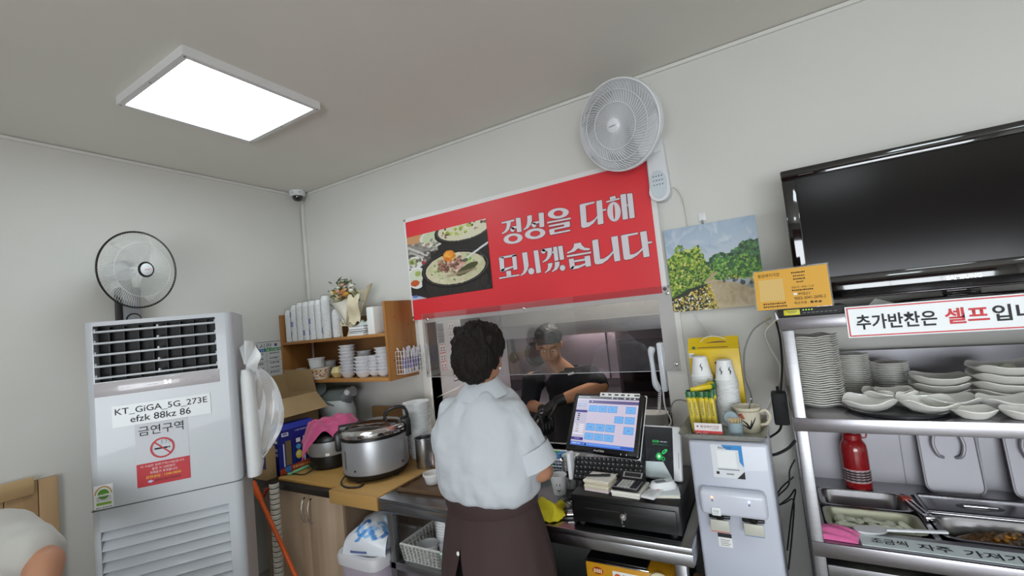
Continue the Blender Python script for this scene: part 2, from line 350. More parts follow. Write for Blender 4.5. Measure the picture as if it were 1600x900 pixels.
# kitchen lamp added out of view to brighten the room behind the hatch
kl = thing('kitchen_lamp', 'long fluorescent lamp on the kitchen ceiling behind the hatch', 'ceiling light', (-.9, 3.3, ZC))
obj('housing', B().rbox(-.6, -.06, -.05, .6, .06, 0, .008), WHITE, kl); obj('tube', B().tube([(-.58, 0, -.065), (.58, 0, -.065)], .014), mat('tube_glow', '#fff6ea', .5, emit=110), kl)
# ================================================================ dome camera in the corner
t = thing('dome_camera', 'small white dome security camera in the ceiling corner', 'camera', (XA+.075, YB-.085, ZC))
obj('housing', B().lathe([(.0, 0), (.062, 0), (.064, -.012), (.060, -.034), (.048, -.044), (.0, -.044)], 28), WHITE, t)
obj('dome', B().lathe([(.042, -.042), (.041, -.056), (.034, -.072), (.02, -.083), (0, -.086)], 24), mat('smoked_dome', '#0a0a0b', .08, coat=1), t)
for a in (-70, -20): obj('screw', B().ball((.0625*math.cos(R(a)), .0625*math.sin(R(a)), -.022), .005, 8, 6), GREY, t)
# ================================================================ standing air conditioner, turned out of the corner
ACM = mat('aircon_white', '#bfc4ca', .32, coat=.2); ACDARK = mat('vent_dark', '#0b0c0e', .6); ACA = R(54.4)
AW, AH, AD = .534, 1.80, .34
ac = thing('air_conditioner', 'tall white standing air conditioner with dark louvred vent and sticker notices', 'air conditioner', (-2.474, .712, 0), ACA)
def shell(b, z0, z1, holes):
    """rounded front shell with rectangular openings in its face"""
    n = 6; r = .03; prof = []
    for i in range(n+1): a = R(180+90*i/n); prof.append((r+r*math.cos(a), r+r*math.sin(a)))
    for i in range(n+1): a = R(270+90*i/n); prof.append((AW-r+r*math.cos(a), r+r*math.sin(a)))
    prof += [(AW, AD), (0, AD)]; k = len(prof)
    vs = [(x, y, z) for z in (z0, z1) for x, y in prof]; fs = [(i, (i+1) % k, (i+1) % k+k, i+k) for i in range(k) if i != n] + [tuple(reversed(range(k))), tuple(range(k, 2*k))]
    b.add(vs, fs)
    (hx0, hz0, hx1, hz1) = holes
    X = [r, hx0, hx1, AW-r]; Z = [z0, hz0, hz1, z1]
    for i in range(3):
        for j in range(3):
            if (i, j) == (1, 1): continue
            b.add([(X[i], 0, Z[j]), (X[i+1], 0, Z[j]), (X[i+1], 0, Z[j+1]), (X[i], 0, Z[j+1])], [(0, 1, 2, 3)])
    d = .055
    b.add([(hx0, 0, hz0), (hx1, 0, hz0), (hx1, 0, hz1), (hx0, 0, hz1), (hx0, d, hz0), (hx1, d, hz0), (hx1, d, hz1), (hx0, d, hz1)], [(0, 1, 5, 4), (1, 2, 6, 5), (2, 3, 7, 6), (3, 0, 4, 7)])
b = B(); shell(b, 1.029, AH, (.033, 1.545, .466, 1.782)); obj('upper_body', b, ACM, ac)
b = B(); shell(b, .0, 1.024, (.03, .13, .475, .938)); obj('lower_body', b, ACM, ac)
obj('seam', B().box(.004, .003, 1.0235, AW-.004, AD-.004, 1.0295), mat('seam_grey', '#5c6066', .6), ac)
obj('vent_cavity', B().box(.02, .056, 1.53, .48, .06, 1.79), ACDARK, ac)
for k in range(8): obj('vertical_vane', B().box(.075+k*.05, .03, 1.55, .078+k*.05, .053, 1.775), mat('vane_dark', '#101114', .5), ac)
for k in range(5):
    z = 1.757-k*.0485
    lv = obj('louver', B().rbox(.03, -.004, -.0045, .469, .03, .0045, .003), ACM, ac, (0, .004, z), (R(-3), 0, 0))
    for x in (.035, .25, .464): obj('louver_clip', B().rbox(x-.004, .0, .002, x+.004, .025, .014, .002), ACM, lv)
obj('display_strip', B().rbox(.028, -.002, 1.484, .472, .006, 1.543, .003), mat('display_strip', '#b7b2b6', .25, coat=.5), ac)
text('24', .265, 1.507, .291, 1.523, mat('display_glow', '#dfe8ff', .5, emit=2.0), ac, -.0035)
for x0, x1 in ((.205, .222), (.226, .243), (.118, .126), (.138, .146), (.345, .353), (.365, .371), (.44, .46)): obj('display_mark', B().box(x0, -.0032, 1.511, x1, -.002, 1.5125), mat('mark_grey', '#8f8b90', .5), ac)
obj('grille_cavity', B().box(.025, .056, .12, .48, .06, .945), mat('grille_shadow_grey', '#6c737c', .6), ac)  # flat mid-grey sheet behind the slats
for k in range(19):
    z = .92-k*.0425
    obj('intake_slat', B().rbox(.03, -.001, -.0015, .475, .044, .0015, .001, mx=Matrix.Translation((0, .003, z-.018)) @ Matrix.Rotation(R(58), 4, 'X')), ACM, ac)
obj('base', B().rbox(.01, .01, 0.0, AW-.01, AD-.01, .03, .004), GREY, ac)
def acpt(x, z, y=0): return ac.matrix_basis @ Vector((x, y, z))
# notices stuck to it (they can be peeled away)
def notice(name, label, x, z, wd, h, tilt=0, m=PAPER, th=.0006, y=-.0012):
    t = thing(name, label, 'sign', acpt(x, z, y), ACA); obj('sheet', B().box(0, 0, 0, wd, th, h), m, t); t.rotation_euler = (0, tilt, ACA); return t
t = notice('wifi_notice', 'white wifi notice with black network name and password on the air conditioner', .084, 1.35, .347, .09, R(0), mat('laminated_paper', '#ccd1d3', .3, coat=.3), y=-.0035)
text('KT_GiGA_5G_273E', .01, .047, .335, .077, INK, t, -.001, bold=.006); text('efzk 88kz 86', .06, .012, .272, .04, INK, t, -.001, bold=.006)
t = notice('no_smoking_notice', 'no smoking notice with a red ring and red panel on the air conditioner', .156, 1.085, .186, .272, 0, mat('notice_white', '#c6c9d0', .4))
text('금연구역', .012, .213, .17, .253, INK, t, -.001, bold=.004)
rg = B(); n = 36
for r0, r1 in ((.036, .043),):
    for i in range(n):
        a, c = 2*PI*i/n, 2*PI*(i+1)/n; rg.add([(.092+r*math.cos(q), 0, .151+r*math.sin(q)) for r, q in ((r0, a), (r1, a), (r1, c), (r0, c))], [(0, 1, 2, 3)])
rg.add([(.092+.038*math.cos(R(q)), 0, .151+.038*math.sin(R(q))) for q in (131, 139)]+[(.092+.038*math.cos(R(q)), 0, .151+.038*math.sin(R(q))) for q in (-49, -41)], [(0, 1, 2, 3)])
obj('prohibition_ring', rg, mat('sign_red', '#c0202e', .5), t, (0, -.0022, 0), normals=False)
obj('cigarette', B().box(.064, -.0014, .146, .11, -.0006, .153).box(.113, -.0014, .146, .118, -.0006, .153), INK, t)
for q in ((.085, .165), (.1, .168), (.112, .165)): obj('smoke_curl', B().tube(bez([(q[0], -.001, q[1]), (q[0]+.008, -.001, q[1]+.007), (q[0]+.002, -.001, q[1]+.013), (q[0]+.012, -.001, q[1]+.017)], 10), .0009, 5), mat('smoke_grey', '#8a8f96', .6), t)
obj('red_panel', B().box(0, -.0008, 0, .186, 0, .096), mat('sign_red', '#c0202e', .5), t)
SW = mat('small_white_print', '#f0e6e2', .6); SY = mat('small_yellow_print', '#f0c63a', .6)
text('이 시설은 금연구역(시설)입니다.', .014, .078, .168, .0885, SW, t, -.0016); text('흡연 시 10만원의', .052, .0635, .132, .074, SW, t, -.0016); text('과태료가 부과됩니다.', .044, .048, .142, .059, SW, t, -.0016)
text('금연상담 : 1544-9030', .03, .031, .152, .043, SY, t, -.0016, bold=.01); text('영양군보건의료원', .06, .012, .15, .0235, INK, t, -.0016)
obj('emblem', B().prism([(.034, .018), (.045, .012), (.056, .018), (.045, .025)], -.0016, -.0008), mat('emblem_blue', '#b9c6ea', .5), t)
t = notice('energy_label', 'small green energy rating label low on the air conditioner door', .014, 1.033, .062, .094, 0, PAPER)
p = Pic(50, 76, '#eceeee'); p.ell(.5, .42, .46, .37, '#e06a3a', 1, 0, .82).ell(.5, .42, .42, .34, '#8fbf3a', .8, 0, .85); p.rect(0, .43, 1, 1, '#eceeee'); p.ell(.5, .4, .3, .22, '#5c9a2e'); p.rect(0, .4, 1, .48, '#eceeee'); p.line(.2, .42, .8, .4, .02, '#c9d8c0')
p.scribble(.15, .5, .9, .68, '#7a7a7a', 3).rect(.12, .74, .9, .85, '#7fae3c').scribble(.1, .92, .95, 1.0, '#333333', 1); p.obj('print', .062, .094, PRINT, t, (0, -.0012, 0))
# ruffled plastic bag hung on the side of the air conditioner
PLAST = glassy('milky_plastic', (.92, .92, .92), gloss=.02, rough=.35, haze=.42, hazecol=(.82, .83, .85)); PLASTW = mat('white_plastic_film', '#dcdedf', .45, bump=.25, bscale=22)
t = thing('plastic_bag_holder', 'white plastic bags knotted and hung on the side of the air conditioner', 'plastic bag', acpt(AW+.001, 1.02, .03), ACA)
def film(u, v):
    z = .03+.42*v; x = .012+.055*(1-abs(2*u-1))*(1-.6*v)+.012*math.sin(9*u+5*v); return (x, .0+u*.15+.02*(1-v)*math.sin(3*u), z)
obj('hanging_roll', B().rings([(.04, .05, 0.0, .03, .05), (.045, .055, .05, .036, .06), (.04, .05, .25, .034, .052), (.036, .045, .46, .03, .045), (.03, .04, .50, .018, .028)], 18, ex=2.3), PLASTW, t)
def fan_sheet(u, v):
    a = R(-60+170*u); r = .015+.13*v; return (.03+.45*r*math.cos(a)+.008*math.sin(u*22)*v, .035+.03*math.sin(u*14)*v, .515+.85*r*math.sin(a+.35))
obj('ruffled_top', B().grid(fan_sheet, 36, 6), PLASTW, t, normals=False)
def pouch(u, v):
    wv = math.sin(PI*min(1, v*.93+.05))**.7; z = .06+.42*(1-v)+.02*u
    return (.06+.125*u*wv+.004*math.sin(20*u+9*v), .03+.05*math.sin(PI*u)*wv+.01*math.sin(12*v+6*u), z-.05*(1-u)*v)
obj('clear_pouch', B().grid(pouch, 20, 20), PLAST, t, normals=False)

# ================================================================ wall fans
def wires(b, rad, n, twist, wr, seg, sides=4):
    """rad: list of (radius, depth) from hub to rim"""
    for i in range(n):
        a0 = 2*PI*i/n; pts = []
        for j in range(seg+1):
            t = j/seg; k = t*(len(rad)-1); q = min(int(k), len(rad)-2); u = k-q
            r = rad[q][0]*(1-u)+rad[q+1][0]*u; d = rad[q][1]*(1-u)+rad[q+1][1]*u; a = a0+twist*t
            pts.append((r*math.cos(a), d, r*math.sin(a)))
        b.tube(pts, wr, sides, caps=False)
def ring(b, r, d, wr, n=56, sides=6): b.tube([(r*math.cos(2*PI*i/n), d, r*math.sin(2*PI*i/n)) for i in range(n)], wr, sides, closed=True)
def wall_fan(t, head, D, Rr, dark):
    """head: fan centre in the thing's frame, D: direction it blows"""
    D = Vector(D).normalized(); q = D.to_track_quat('-Y', 'Z') if False else (Vector((0, -1, 0)).rotation_difference(D))
    mx = Matrix.Translation(head) @ q.to_matrix().to_4x4()
    wm = mat('fan_white', '#dcdee1', .4); rim = BLACK if dark else wm
    def P(name, b, m):
        b.v = [tuple(mx @ Vector(p)) for p in b.v]; return obj(name, b, m, t, normals=True)
    fgm = mat('fan_wire', '#cfd2cf', .45) if dark else wm
    b = B(); wires(b, [(.034, -.075), (Rr*.45, -.07), (Rr*.8, -.055), (Rr, -.03)], 100 if dark else 66, .35 if dark else .8, .0008 if dark else .0014, 10, 3 if dark else 4)
    P('front_grille', b, fgm)
    b = B()
    for f, d in (((.72, -.06),) if dark else ((.52, -.069), (.78, -.057))): ring(b, Rr*f, d, .0016 if dark else .002)
    P('grille_ring', b, fgm)
    b = B(); wires(b, [(.05, .075), (Rr*.5, .072), (Rr*.85, .05), (Rr*1.0, -.02)], 70 if dark else 44, 0, .0008 if dark else .0012, 8, 3 if dark else 4); P('rear_grille', b, fgm if dark else wm)
    b = B()
    if dark: ring(b, Rr, -.026, .0055)
    else:
        n = 56; prof = [(Rr, -.038), (Rr+.006, -.036), (Rr+.008, -.012), (Rr+.002, -.006), (Rr-.002, -.03)]
        b.lathe([(r, -d) for r, d in prof]+[(Rr, .038)], n, mx=Matrix.Rotation(R(90), 4, 'X'))
        ring(b, Rr*.98, .02, .002)
    P('rim', b, rim)
    P('hub_cap', B().lathe([(0, .088), (.026, .087), (.034, .082), (.036, .074), (.036, .068), (0, .068)], 30, mx=Matrix.Rotation(R(90), 4, 'X')), mat('fan_badge', '#e0e4e8', .3))
    if dark: b = B(); ring(b, .038, -.076, .0065, 36); P('hub_ring', b, BLACK)
    for k in range(5 if dark else 3):
        a0 = 2*PI*k/(5 if dark else 3)
        def bl(u, v, a0=a0):
            r = .03+(Rr*.86-.03)*v; a = a0+(u-.5)*(1.5*(1-.25*v))+.5*v; return (r*math.cos(a), -.01+.05*(u-.5), r*math.sin(a))
        P('blade', B().grid(bl, 8, 8), glassy('clear_blade', (.93, .95, .95), gloss=.03, haze=.25) if dark else mat('fan_blade', '#d5d8dc', .4))
    P('motor', B().lathe([(0, -.19), (.04, -.185), (.055, -.15), (.058, -.08), (.05, -.055), (.02, -.03), (.02, .05), (0, .05)], 24, mx=Matrix.Rotation(R(90), 4, 'X')), wm)
    return mx
# white fan over the banner
t = thing('wall_fan', 'white wall fan with spiral grille hung above the red banner', 'fan', (-.40, YB, 2.2), 0)
hub = onY(960, 197, 2.10)
head = hub - Vector((-.40, YB, 2.2)) + Vector((.016, .07, .02))
mx = wall_fan(t, head, (-.26, -.93, -.25), .212, False)
back = mx @ Vector((0, .17, 0))
obj('arm', B().tube(bez([back, (back.x*.5, -.12, back.z+.0), (0, -.07, .2)], 10), [.03]*6+[.034]*5, 14), WHITE, t)
obj('wall_mount', B().prism([(-.045+.0, .05)]+[(.052*math.cos(R(a)), .0+.05*math.sin(R(a))) for a in range(180, 361, 15)]+[(.05, .05), (.04, .30), (-.04, .30)], -.07, 0), WHITE, t)
cp = obj('control_panel', B().prism([(.042*math.cos(R(a)), .045+(.062 if math.sin(R(a)) > 0 else .08)*math.sin(R(a))) for a in range(0, 360, 15)], -.078, -.07), mat('fan_panel', '#c9d2da', .3), t)
for i in range(4):
    for j in range(3): obj('button', B().box(-.024+i*.014, -.0795, .075-j*.022, -.018+i*.014, -.078, .080-j*.022), mat('button_print', ['#565a60', '#a05050'][(i*j) % 2], .5), cp)
text('UNIMAX', -.018, -.003, .018, .004, INK, t).matrix_basis = mx @ Matrix.Translation((0, -.0885, 0))
obj('power_cord', B().tube(bez([(.02, -.02, -.02), (.06, -.015, .02), (.1, -.01, -.06), (.105, -.006, -.28), (.115, -.006, -.40), (.125, -.006, -.46)], 30), .004, 6), WCABLE, t)
# black-rimmed fan on the left wall, over the air conditioner
P0 = onX(228, 421, -2.99)
t = thing('wall_fan', 'clear-bladed wall fan with thin black rim mounted behind the air conditioner', 'fan', (XA, 1.17, 1.72), R(90))
wl = Matrix.Rotation(-R(90), 3, 'Z')
head = wl @ (P0 - Vector((XA, 1.17, 1.72))); D = wl @ Vector((.93, .28, -.08)); head = head - D.normalized()*.075
mx = wall_fan(t, head, D, .213, True)
back = mx @ Vector((0, .17, 0))
obj('arm', B().tube(bez([back, (back.x*.6, -.13, back.z-.04), (0, -.06, .28)], 10), .028, 14), GREY, t)
obj('wall_mount', B().rbox(-.045, -.08, -.02, .045, 0, .33, .012), GREY, t)
obj('side_cover', B().rbox(-.062, -.07, -.02, -.044, 0, .33, .006), BLACK, t)
obj('speed_dial', B().lathe([(0, .018), (.028, .016), (.032, 0), (0, 0)], 24, mx=Matrix.Translation((0, -.08, .135)) @ Matrix.Rotation(R(90), 4, 'X')), GREY, t)
b = B(); ring(b, .034, -.082, .004, 30); b.v = [(x, y, z+.135) for x, y, z in b.v]; obj('dial_ring', b, BLACK, t)
obj('badge_script', B().tube([mx @ Vector(p) for p in bez([(-.016, -.089, -.003), (-.006, -.089, .001), (.004, -.089, -.001), (.016, -.089, .004)], 10)], .0012, 5), RED, t)

# ================================================================ red banner
t = thing('banner', 'large red vinyl banner with white Korean lettering and soup photo', 'banner', (-2.185, YB-.0225, 1.683), 0)
BW, BH = 1.755, .732
obj('backing', B().grid(lambda u, v: (BW*u, .002+.0012*math.sin(17*u+4*v), BH*v), 40, 6), mat('banner_white', '#e0e0de', .5), t, normals=False)
def redwave(u, v): return (.018+(BW-.045)*u, -.0008+.0014*math.sin(17*u+4*v), .0+(BH-.028)*v)
obj('red_field', B().grid(redwave, 60, 10), mat('banner_red', '#dd353d', .42, var=.05, vscale=1.2, bump=.12, bscale=5), t, normals=False)
bp = Vector((-2.185, YB-.0225, 1.683))
GL = []
def g(o, sc, *polys): GL.extend([[((x/sc+o[0]), (y/sc+o[1])) for x, y in p] for p in polys])
def el(cx, cy, rx, ry, rot=0, n=28): return [(cx+rx*math.cos(a)*math.cos(R(rot))-ry*math.sin(a)*math.sin(R(rot)), cy+rx*math.cos(a)*math.sin(R(rot))+ry*math.sin(a)*math.cos(R(rot))) for a in [2*PI*i/n for i in range(n)]]
def donut(cx, cy, rx, ry, hx_, hy, rot=0, n=28):
    o = el(cx, cy, rx, ry, rot, n); h = el(cx, cy, hx_, hy, rot, n); return [[o[i], o[(i+1) % n], h[(i+1) % n], h[i]] for i in range(n)]
K1 = ((770, 290), 8.179); K2 = ((890, 290), 8.179); K3 = ((770, 365), 10.586); K4 = ((880, 350), 10.0)
g(*K1, [(118,470),(275,432),(277,455),(232,467),(228,510),(210,560),(180,595),(125,622),(120,608),(155,580),(175,545),(182,500),(180,478),(118,488)], [(297,422),(303,415),(350,411),(357,416),(372,584),(366,592),(318,598),(312,592)],
  el(255,563,28,30), [(235,545),(250,527),(275,520),(306,517),(308,542),(282,550),(270,570)], *donut(263,678,122,66,60,36,-8))
g(*K1, [(443,392),(450,386),(495,378),(502,384),(503,450),(490,500),(455,545),(398,572),(392,560),(425,530),(440,490),(445,440)], [(588,358),(594,351),(646,345),(654,350),(662,520),(656,528),(606,533),(600,527)], el(530,506,31,30),
  [(508,485),(520,470),(545,462),(592,453),(594,478),(560,488),(550,505)], *donut(545,615,132,68,66,36,-8))
g(*K1, *donut(840,355,135,67,60,36,-8), [(697,465),(998,408),(998,430),(700,487)], [(718,510),(978,457),(987,466),(990,517),(982,527),(790,568),(792,600),(992,562),(994,582),(745,632),(735,628),(722,572),(730,560),(910,520),(917,513),(912,497),(722,530)])
g(*K2, [(130,250),(150,238),(318,205),(320,225),(208,258),(222,475),(265,465),(320,430),(358,385),(355,415),(310,480),(250,525),(185,543),(152,530)], [(343,206),(350,197),(408,185),(416,191),(437,477),(430,488),(370,500),(362,492)], [(425,305),(470,297),(470,318),(427,327)])
g(*K2, [(515,158),(522,147),(580,132),(588,138),(592,165),(520,185)], [(472,200),(640,157),(640,178),(475,220)], *donut(570,335,86,126,13,96,-3), [(650,126),(657,116),(715,105),(722,111),(750,420),(743,429),(690,438),(682,432)], [(735,113),(742,104),(796,98),(804,104),(835,402),(828,412),(776,422),(768,416)], [(726,240),(745,237),(748,265),(730,268)])
g(*K3, [(105,398),(185,385),(197,575),(200,600),(165,632),(140,632),(128,618)], [(105,398),(130,385),(380,340),(390,348),(390,372),(180,412)], [(320,365),(388,345),(412,582),(405,592),(352,602),(345,595)], [(130,602),(200,572),(335,535),(340,560),(165,632)], [(225,630),(232,621),(297,612),(304,618),(310,690),(235,705)], [(110,728),(443,672),(443,695),(115,752)])
g(*K3, [(488,327),(495,318),(564,305),(572,312),(598,520),(580,600),(540,660),(470,700),(460,688),(500,650),(522,590),(518,540)], el(640,622,50,54), [(678,292),(684,283),(746,273),(754,280),(803,632),(796,643),(733,658),(725,650)])
g(*K3, el(840,295,38,38), [(806,280),(835,255),(970,232),(980,240),(985,330),(950,400),(900,450),(830,480),(825,465),(880,420),(905,370),(910,300),(900,285),(850,300)], [(1000,232),(1006,223),(1060,215),(1067,221),(1092,433),(1085,444),(1033,455),(1025,448)], [(1082,219),(1089,210),(1149,200),(1157,206),(1185,417),(1178,428),(1120,438),(1112,430)], [(970,300),(1008,293),(1012,325),(975,332)],
  [(915,502),(922,494),(985,483),(992,490),(985,540),(950,605),(870,655),(862,645),(905,600),(918,550)], [(1028,479),(1035,471),(1102,462),(1109,468),(1105,530),(1065,595),(985,637),(978,625),(1015,590),(1030,540)], el(1158,567,46,48))
g(*K4, [(175,308),(275,290),(295,330),(340,370),(418,380),(418,408),(330,412),(270,395),(238,380),(180,430),(70,465),(62,445),(130,410),(165,360)], [(60,492),(438,430),(438,458),(65,522)], [(90,558),(98,549),(158,537),(168,545),(185,650),(150,710),(125,708),(110,690)], [(335,515),(342,506),(413,492),(422,499),(440,648),(432,658),(363,670),(355,662)], [(165,570),(345,540),(345,572),(170,600)], [(150,660),(260,645),(352,610),(352,640),(250,690),(150,712),(115,690)])
g(*K4, [(455,270),(465,254),(538,238),(547,245),(582,550),(640,540),(720,485),(785,415),(790,450),(700,560),(610,620),(530,632),(505,622),(492,600)], [(752,213),(760,202),(845,185),(854,192),(897,563),(888,574),(813,588),(805,580)])
g(*K4, [(905,190),(918,176),(1168,132),(1168,160),(1015,192),(1048,480),(1110,470),(1180,430),(1240,370),(1240,410),(1160,490),(1070,545),(985,562),(960,555),(948,540)], [(1203,136),(1212,125),(1296,110),(1305,118),(1352,497),(1343,509),(1266,522),(1258,514)], [(1320,280),(1390,270),(1390,295),(1325,312)])
lt = B(); ol = B()
for p in GL:
    q = [onY(u, v, bp.y)-bp for u, v in p]; pts = [(a.x, a.z) for a in q]
    lt.add([(x, -.0034, z) for x, z in pts], [tuple(range(len(pts)))])
    cx = sum(a for a, _ in pts)/len(pts); ar = sum(pts[i][0]*pts[(i+1) % len(pts)][1]-pts[(i+1) % len(pts)][0]*pts[i][1] for i in range(len(pts)))
    out = []; n = len(pts)
    for i in range(n):
        a, c = Vector(pts[i-1]), Vector(pts[(i+1) % n]); d = (c-a); nn = Vector((d.y, -d.x)); nn = nn.normalized()*(.0032 if ar > 0 else -.0032) if nn.length > 1e-9 else nn; out.append((pts[i][0]+nn.x, pts[i][1]+nn.y))
    ol.add([(x, -.0028, z) for x, z in out], [tuple(range(n))])
obj('lettering', lt, mat('banner_letters', '#d9d4da', .5), t, normals=False); obj('lettering_outline', ol, mat('letter_outline', '#7c2a30', .5), t, normals=False)
c0, c1 = onY(640, 371, bp.y)-bp, onY(771, 453, bp.y)-bp; c2 = onY(648, 469, bp.y)-bp
FW, FH = c1.x-.022, c0.z-c2.z
p = Pic(150, 130, '#2a2626'); X, Y = p.X, p.Y
p.rect(0, 0, .4, .3, '#8f8a82').rect(0, 0, .2, .12, '#c9976a').ell(.35, .1, .18, .14, '#dcdacb').ell(.35, .09, .14, .1, '#c7cfae').rect(0, .28, .3, .5, '#5a5350').ell(.08, .42, .12, .1, '#dcdcd6').ell(.06, .4, .07, .05, '#9fae62')
p.line(.0, .16, .25, .34, .016, '#c5c3bf').line(.02, .24, .2, .36, .014, '#b8b5b0'); p.ell(.2, .44, .03, .03, '#a52838').ell(.27, .18, .03, .02, '#aa3333')
p.dabs(60, (.0, .12, .4, .5), ['#cfcac2', '#6e6863', '#4a4442', '#b5b0a6'], (.012, .03), .6)
p.ell(.73, .08, .36, .21, '#26221f').ell(.73, .06, .33, .18, '#55504b', 1, 0, .9).ell(.73, .06, .31, .165, '#d9d3b8').dabs(90, (.45, 0, 1, .2), ['#a9ba55', '#c7d07a', '#8f9f3f', '#e6e6c4'], (.012, .03), .85, lambda x, y: (x-.66)**2/.03+(y-.04)**2/.012 < 1)
p.dabs(70, (.45, 0, 1, .22), ['#6d4a40', '#95665a', '#c99c90', '#55392f'], (.01, .024), .9, lambda x, y: (((x-.5)**2+(y-.08)**2 < .006) or (x-.9)**2/.02+(y-.02)**2/.01 < 1) and ((x-.73)/.3)**2+((y-.06)/.15)**2 < 1)
p.ell(.09, .66, .13, .17, '#e2e2e0').ell(.09, .64, .1, .12, '#d5d8c4').ell(.06, .74, .06, .05, '#c45a2a').ell(.11, .6, .04, .04, '#9fb15f')
p.ell(.58, .78, .43, .31, '#1d1a19').ell(.58, .84, .38, .28, '#332f2d', .8).rect(0, .99, 1, 1, '#1d1a19'); p.dabs(60, (.25, .78, .95, 1), ['#4a4543', '#2a2625', '#151312'], (.01, .05), .4, asp=.3)
p.ell(.58, .62, .42, .28, '#171414').ell(.58, .61, .40, .26, '#4b4644', 1, 0, .93).ell(.58, .62, .365, .23, '#cdc4a6')
p.dabs(160, (.2, .4, .95, .86), ['#e0d8bd', '#c2b893', '#d6cdb0', '#b9c08f'], (.015, .05), .5, lambda x, y: ((x-.58)/.35)**2+((y-.62)/.22)**2 < 1)
p.dabs(120, (.25, .42, .95, .84), ['#7fa94e', '#a9c76b', '#5c8a3a', '#c3d99a'], (.008, .028), .85, lambda x, y: ((x-.58)/.33)**2+((y-.62)/.2)**2 < 1 and (abs(x-.36) < .07 or abs(y-.5) < .07 and x > .68 or abs(x-.55) < .05 and y > .66))
p.dabs(150, (.36, .42, .72, .7), ['#b9897a', '#d3a998', '#8f6152', '#e3c6b6', '#6d4a3c'], (.012, .035), .9, lambda x, y: ((x-.54)/.16)**2+((y-.55)/.13)**2 < 1)
p.ell(.73, .66, .15, .055, '#3f4326', .9, -.5).line(.5, .72, .83, .68, .02, '#a08a72', .7); p.ell(.53, .42, .075, .085, '#e08a2c').ell(.52, .40, .055, .05, '#f0a43c').dabs(25, (.47, .36, .6, .5), ['#c2551f', '#f5b95c', '#e58a30'], (.008, .02), .8, lambda x, y: ((x-.53)/.07)**2+((y-.42)/.08)**2 < 1)
p.line(.74, .5, 1.0, .34, .013, '#d6d6d8').ell(.72, .53, .035, .025, '#5c5a56', 1, -.4); p.dabs(40, (.42, .48, .66, .66), ['#4b2f26', '#6a4436'], (.004, .014), .8)
p.poly([(0, .93), (.1, .95), (.2, 1), (0, 1)], '#b9bcd0').ell(.05, .95, .04, .02, '#5a7fc0')
p.obj('soup_photo', FW, FH, GLOSSP, t, (.02, -.0036, c2.z), fn=lambda x, y, z: (x, y, z+.006*(x/FW)))
for x in (.012, BW-.012):
    for z in (.02, BH-.012): obj('grommet', B().lathe([(.006, 0), (.01, .001), (.01, .003), (.006, .003)], 12, mx=Matrix.Translation((x, -.001, z)) @ Matrix.Rotation(R(90), 4, 'X')), CHROME, t)

# ================================================================ painting of a garden path
pl, pr = onY(1036, 357, YB-.02), onY(1199, 478, YB-.02)
PWD, PHT = pr.x-pl.x, .425
t = thing('painting', 'unframed canvas painting of a garden path between green trees', 'painting', (pl.x, YB-.022, 1.578), 0)
obj('canvas', B().rbox(0, .0005, 0, PWD, .02, PHT, .002), mat('canvas_edge', '#8f9683', .7), t)
p = Pic(170, 165, '#9fb2c6'); p.put(np.clip(p.Y*2.6, 0, 1), '#c3ccd6', .8).dabs(40, (0, 0, 1, .3), ['#b3bfce', '#8fa6c0', '#ccd3da'], (.03, .1), .35, asp=.4)
GREEN = ['#3f6a22', '#5f8f2a', '#86ab35', '#b0c04a', '#2f5220', '#a8b83c', '#d0d06a']; DG = ['#24481f', '#335f2c', '#477a3a', '#1c3a1c', '#5b8d45', '#3d6d4a']
p.poly([(.36, .52), (.46, .46), (.6, .42), (.75, .36), (.88, .30), (1, .26), (1, .68), (.42, .68)], '#28502a').poly([(0, .36), (.1, .31), (.22, .27), (.34, .29), (.42, .40), (.44, .60), (.40, .70), (.2, .76), (0, .84)], '#4d7426')
p.dabs(1100, (.35, .22, 1, .72), DG, (.008, .026), .95, lambda x, y: y > .46-.34*(x-.38)+.03*math.sin(20*x) and y < .66)
p.dabs(1300, (0, .2, .5, .86), GREEN, (.006, .022), .95, lambda x, y: y > .34-.1*math.sin(PI*min(1, x/.45))+.04*math.sin(30*x)+max(0, x-.4)*2 and y < .80-.25*x)
p.dabs(350, (.5, .42, 1, .7), ['#4f8a2c', '#76a83c', '#35682a', '#94bf55'], (.008, .02), .95, lambda x, y: y > .58-.3*math.sin(PI*min(1, max(0, (x-.45)/.55))) and y < .68)
p.dabs(300, (0, .3, .5, .8), ['#2a4a1c', '#1f3a16'], (.004, .01), .8, lambda x, y: y > .42)
p.poly([(.4, .68), (.5, .66), (.78, .74), (1, .84), (1, 1), (.5, 1), (.46, .86)], '#c4b291').poly([(.4, .67), (.48, .6), (.55, .56), (.53, .6), (.44, .68)], '#b8a583'); p.dabs(120, (.42, .7, 1, 1), ['#c7b594', '#a8946f', '#d2c2a2', '#b39f7a'], (.02, .07), .35, mask=lambda x, y: x > .47 and y > .68+.32*(x-.5), asp=.35)
p.dabs(60, (.6, .62, 1, .82), ['#6d7478', '#8b9295', '#50575a', '#9aa59c'], (.015, .032), .95, lambda x, y: .65+.28*(x-.6) < y < .7+.28*(x-.6)); p.dabs(120, (.55, .6, 1, .78), ['#c9a93c', '#3c5a22', '#a8b23a', '#dccb6a'], (.006, .014), .9, lambda x, y: .6+.28*(x-.6) < y < .65+.28*(x-.6))
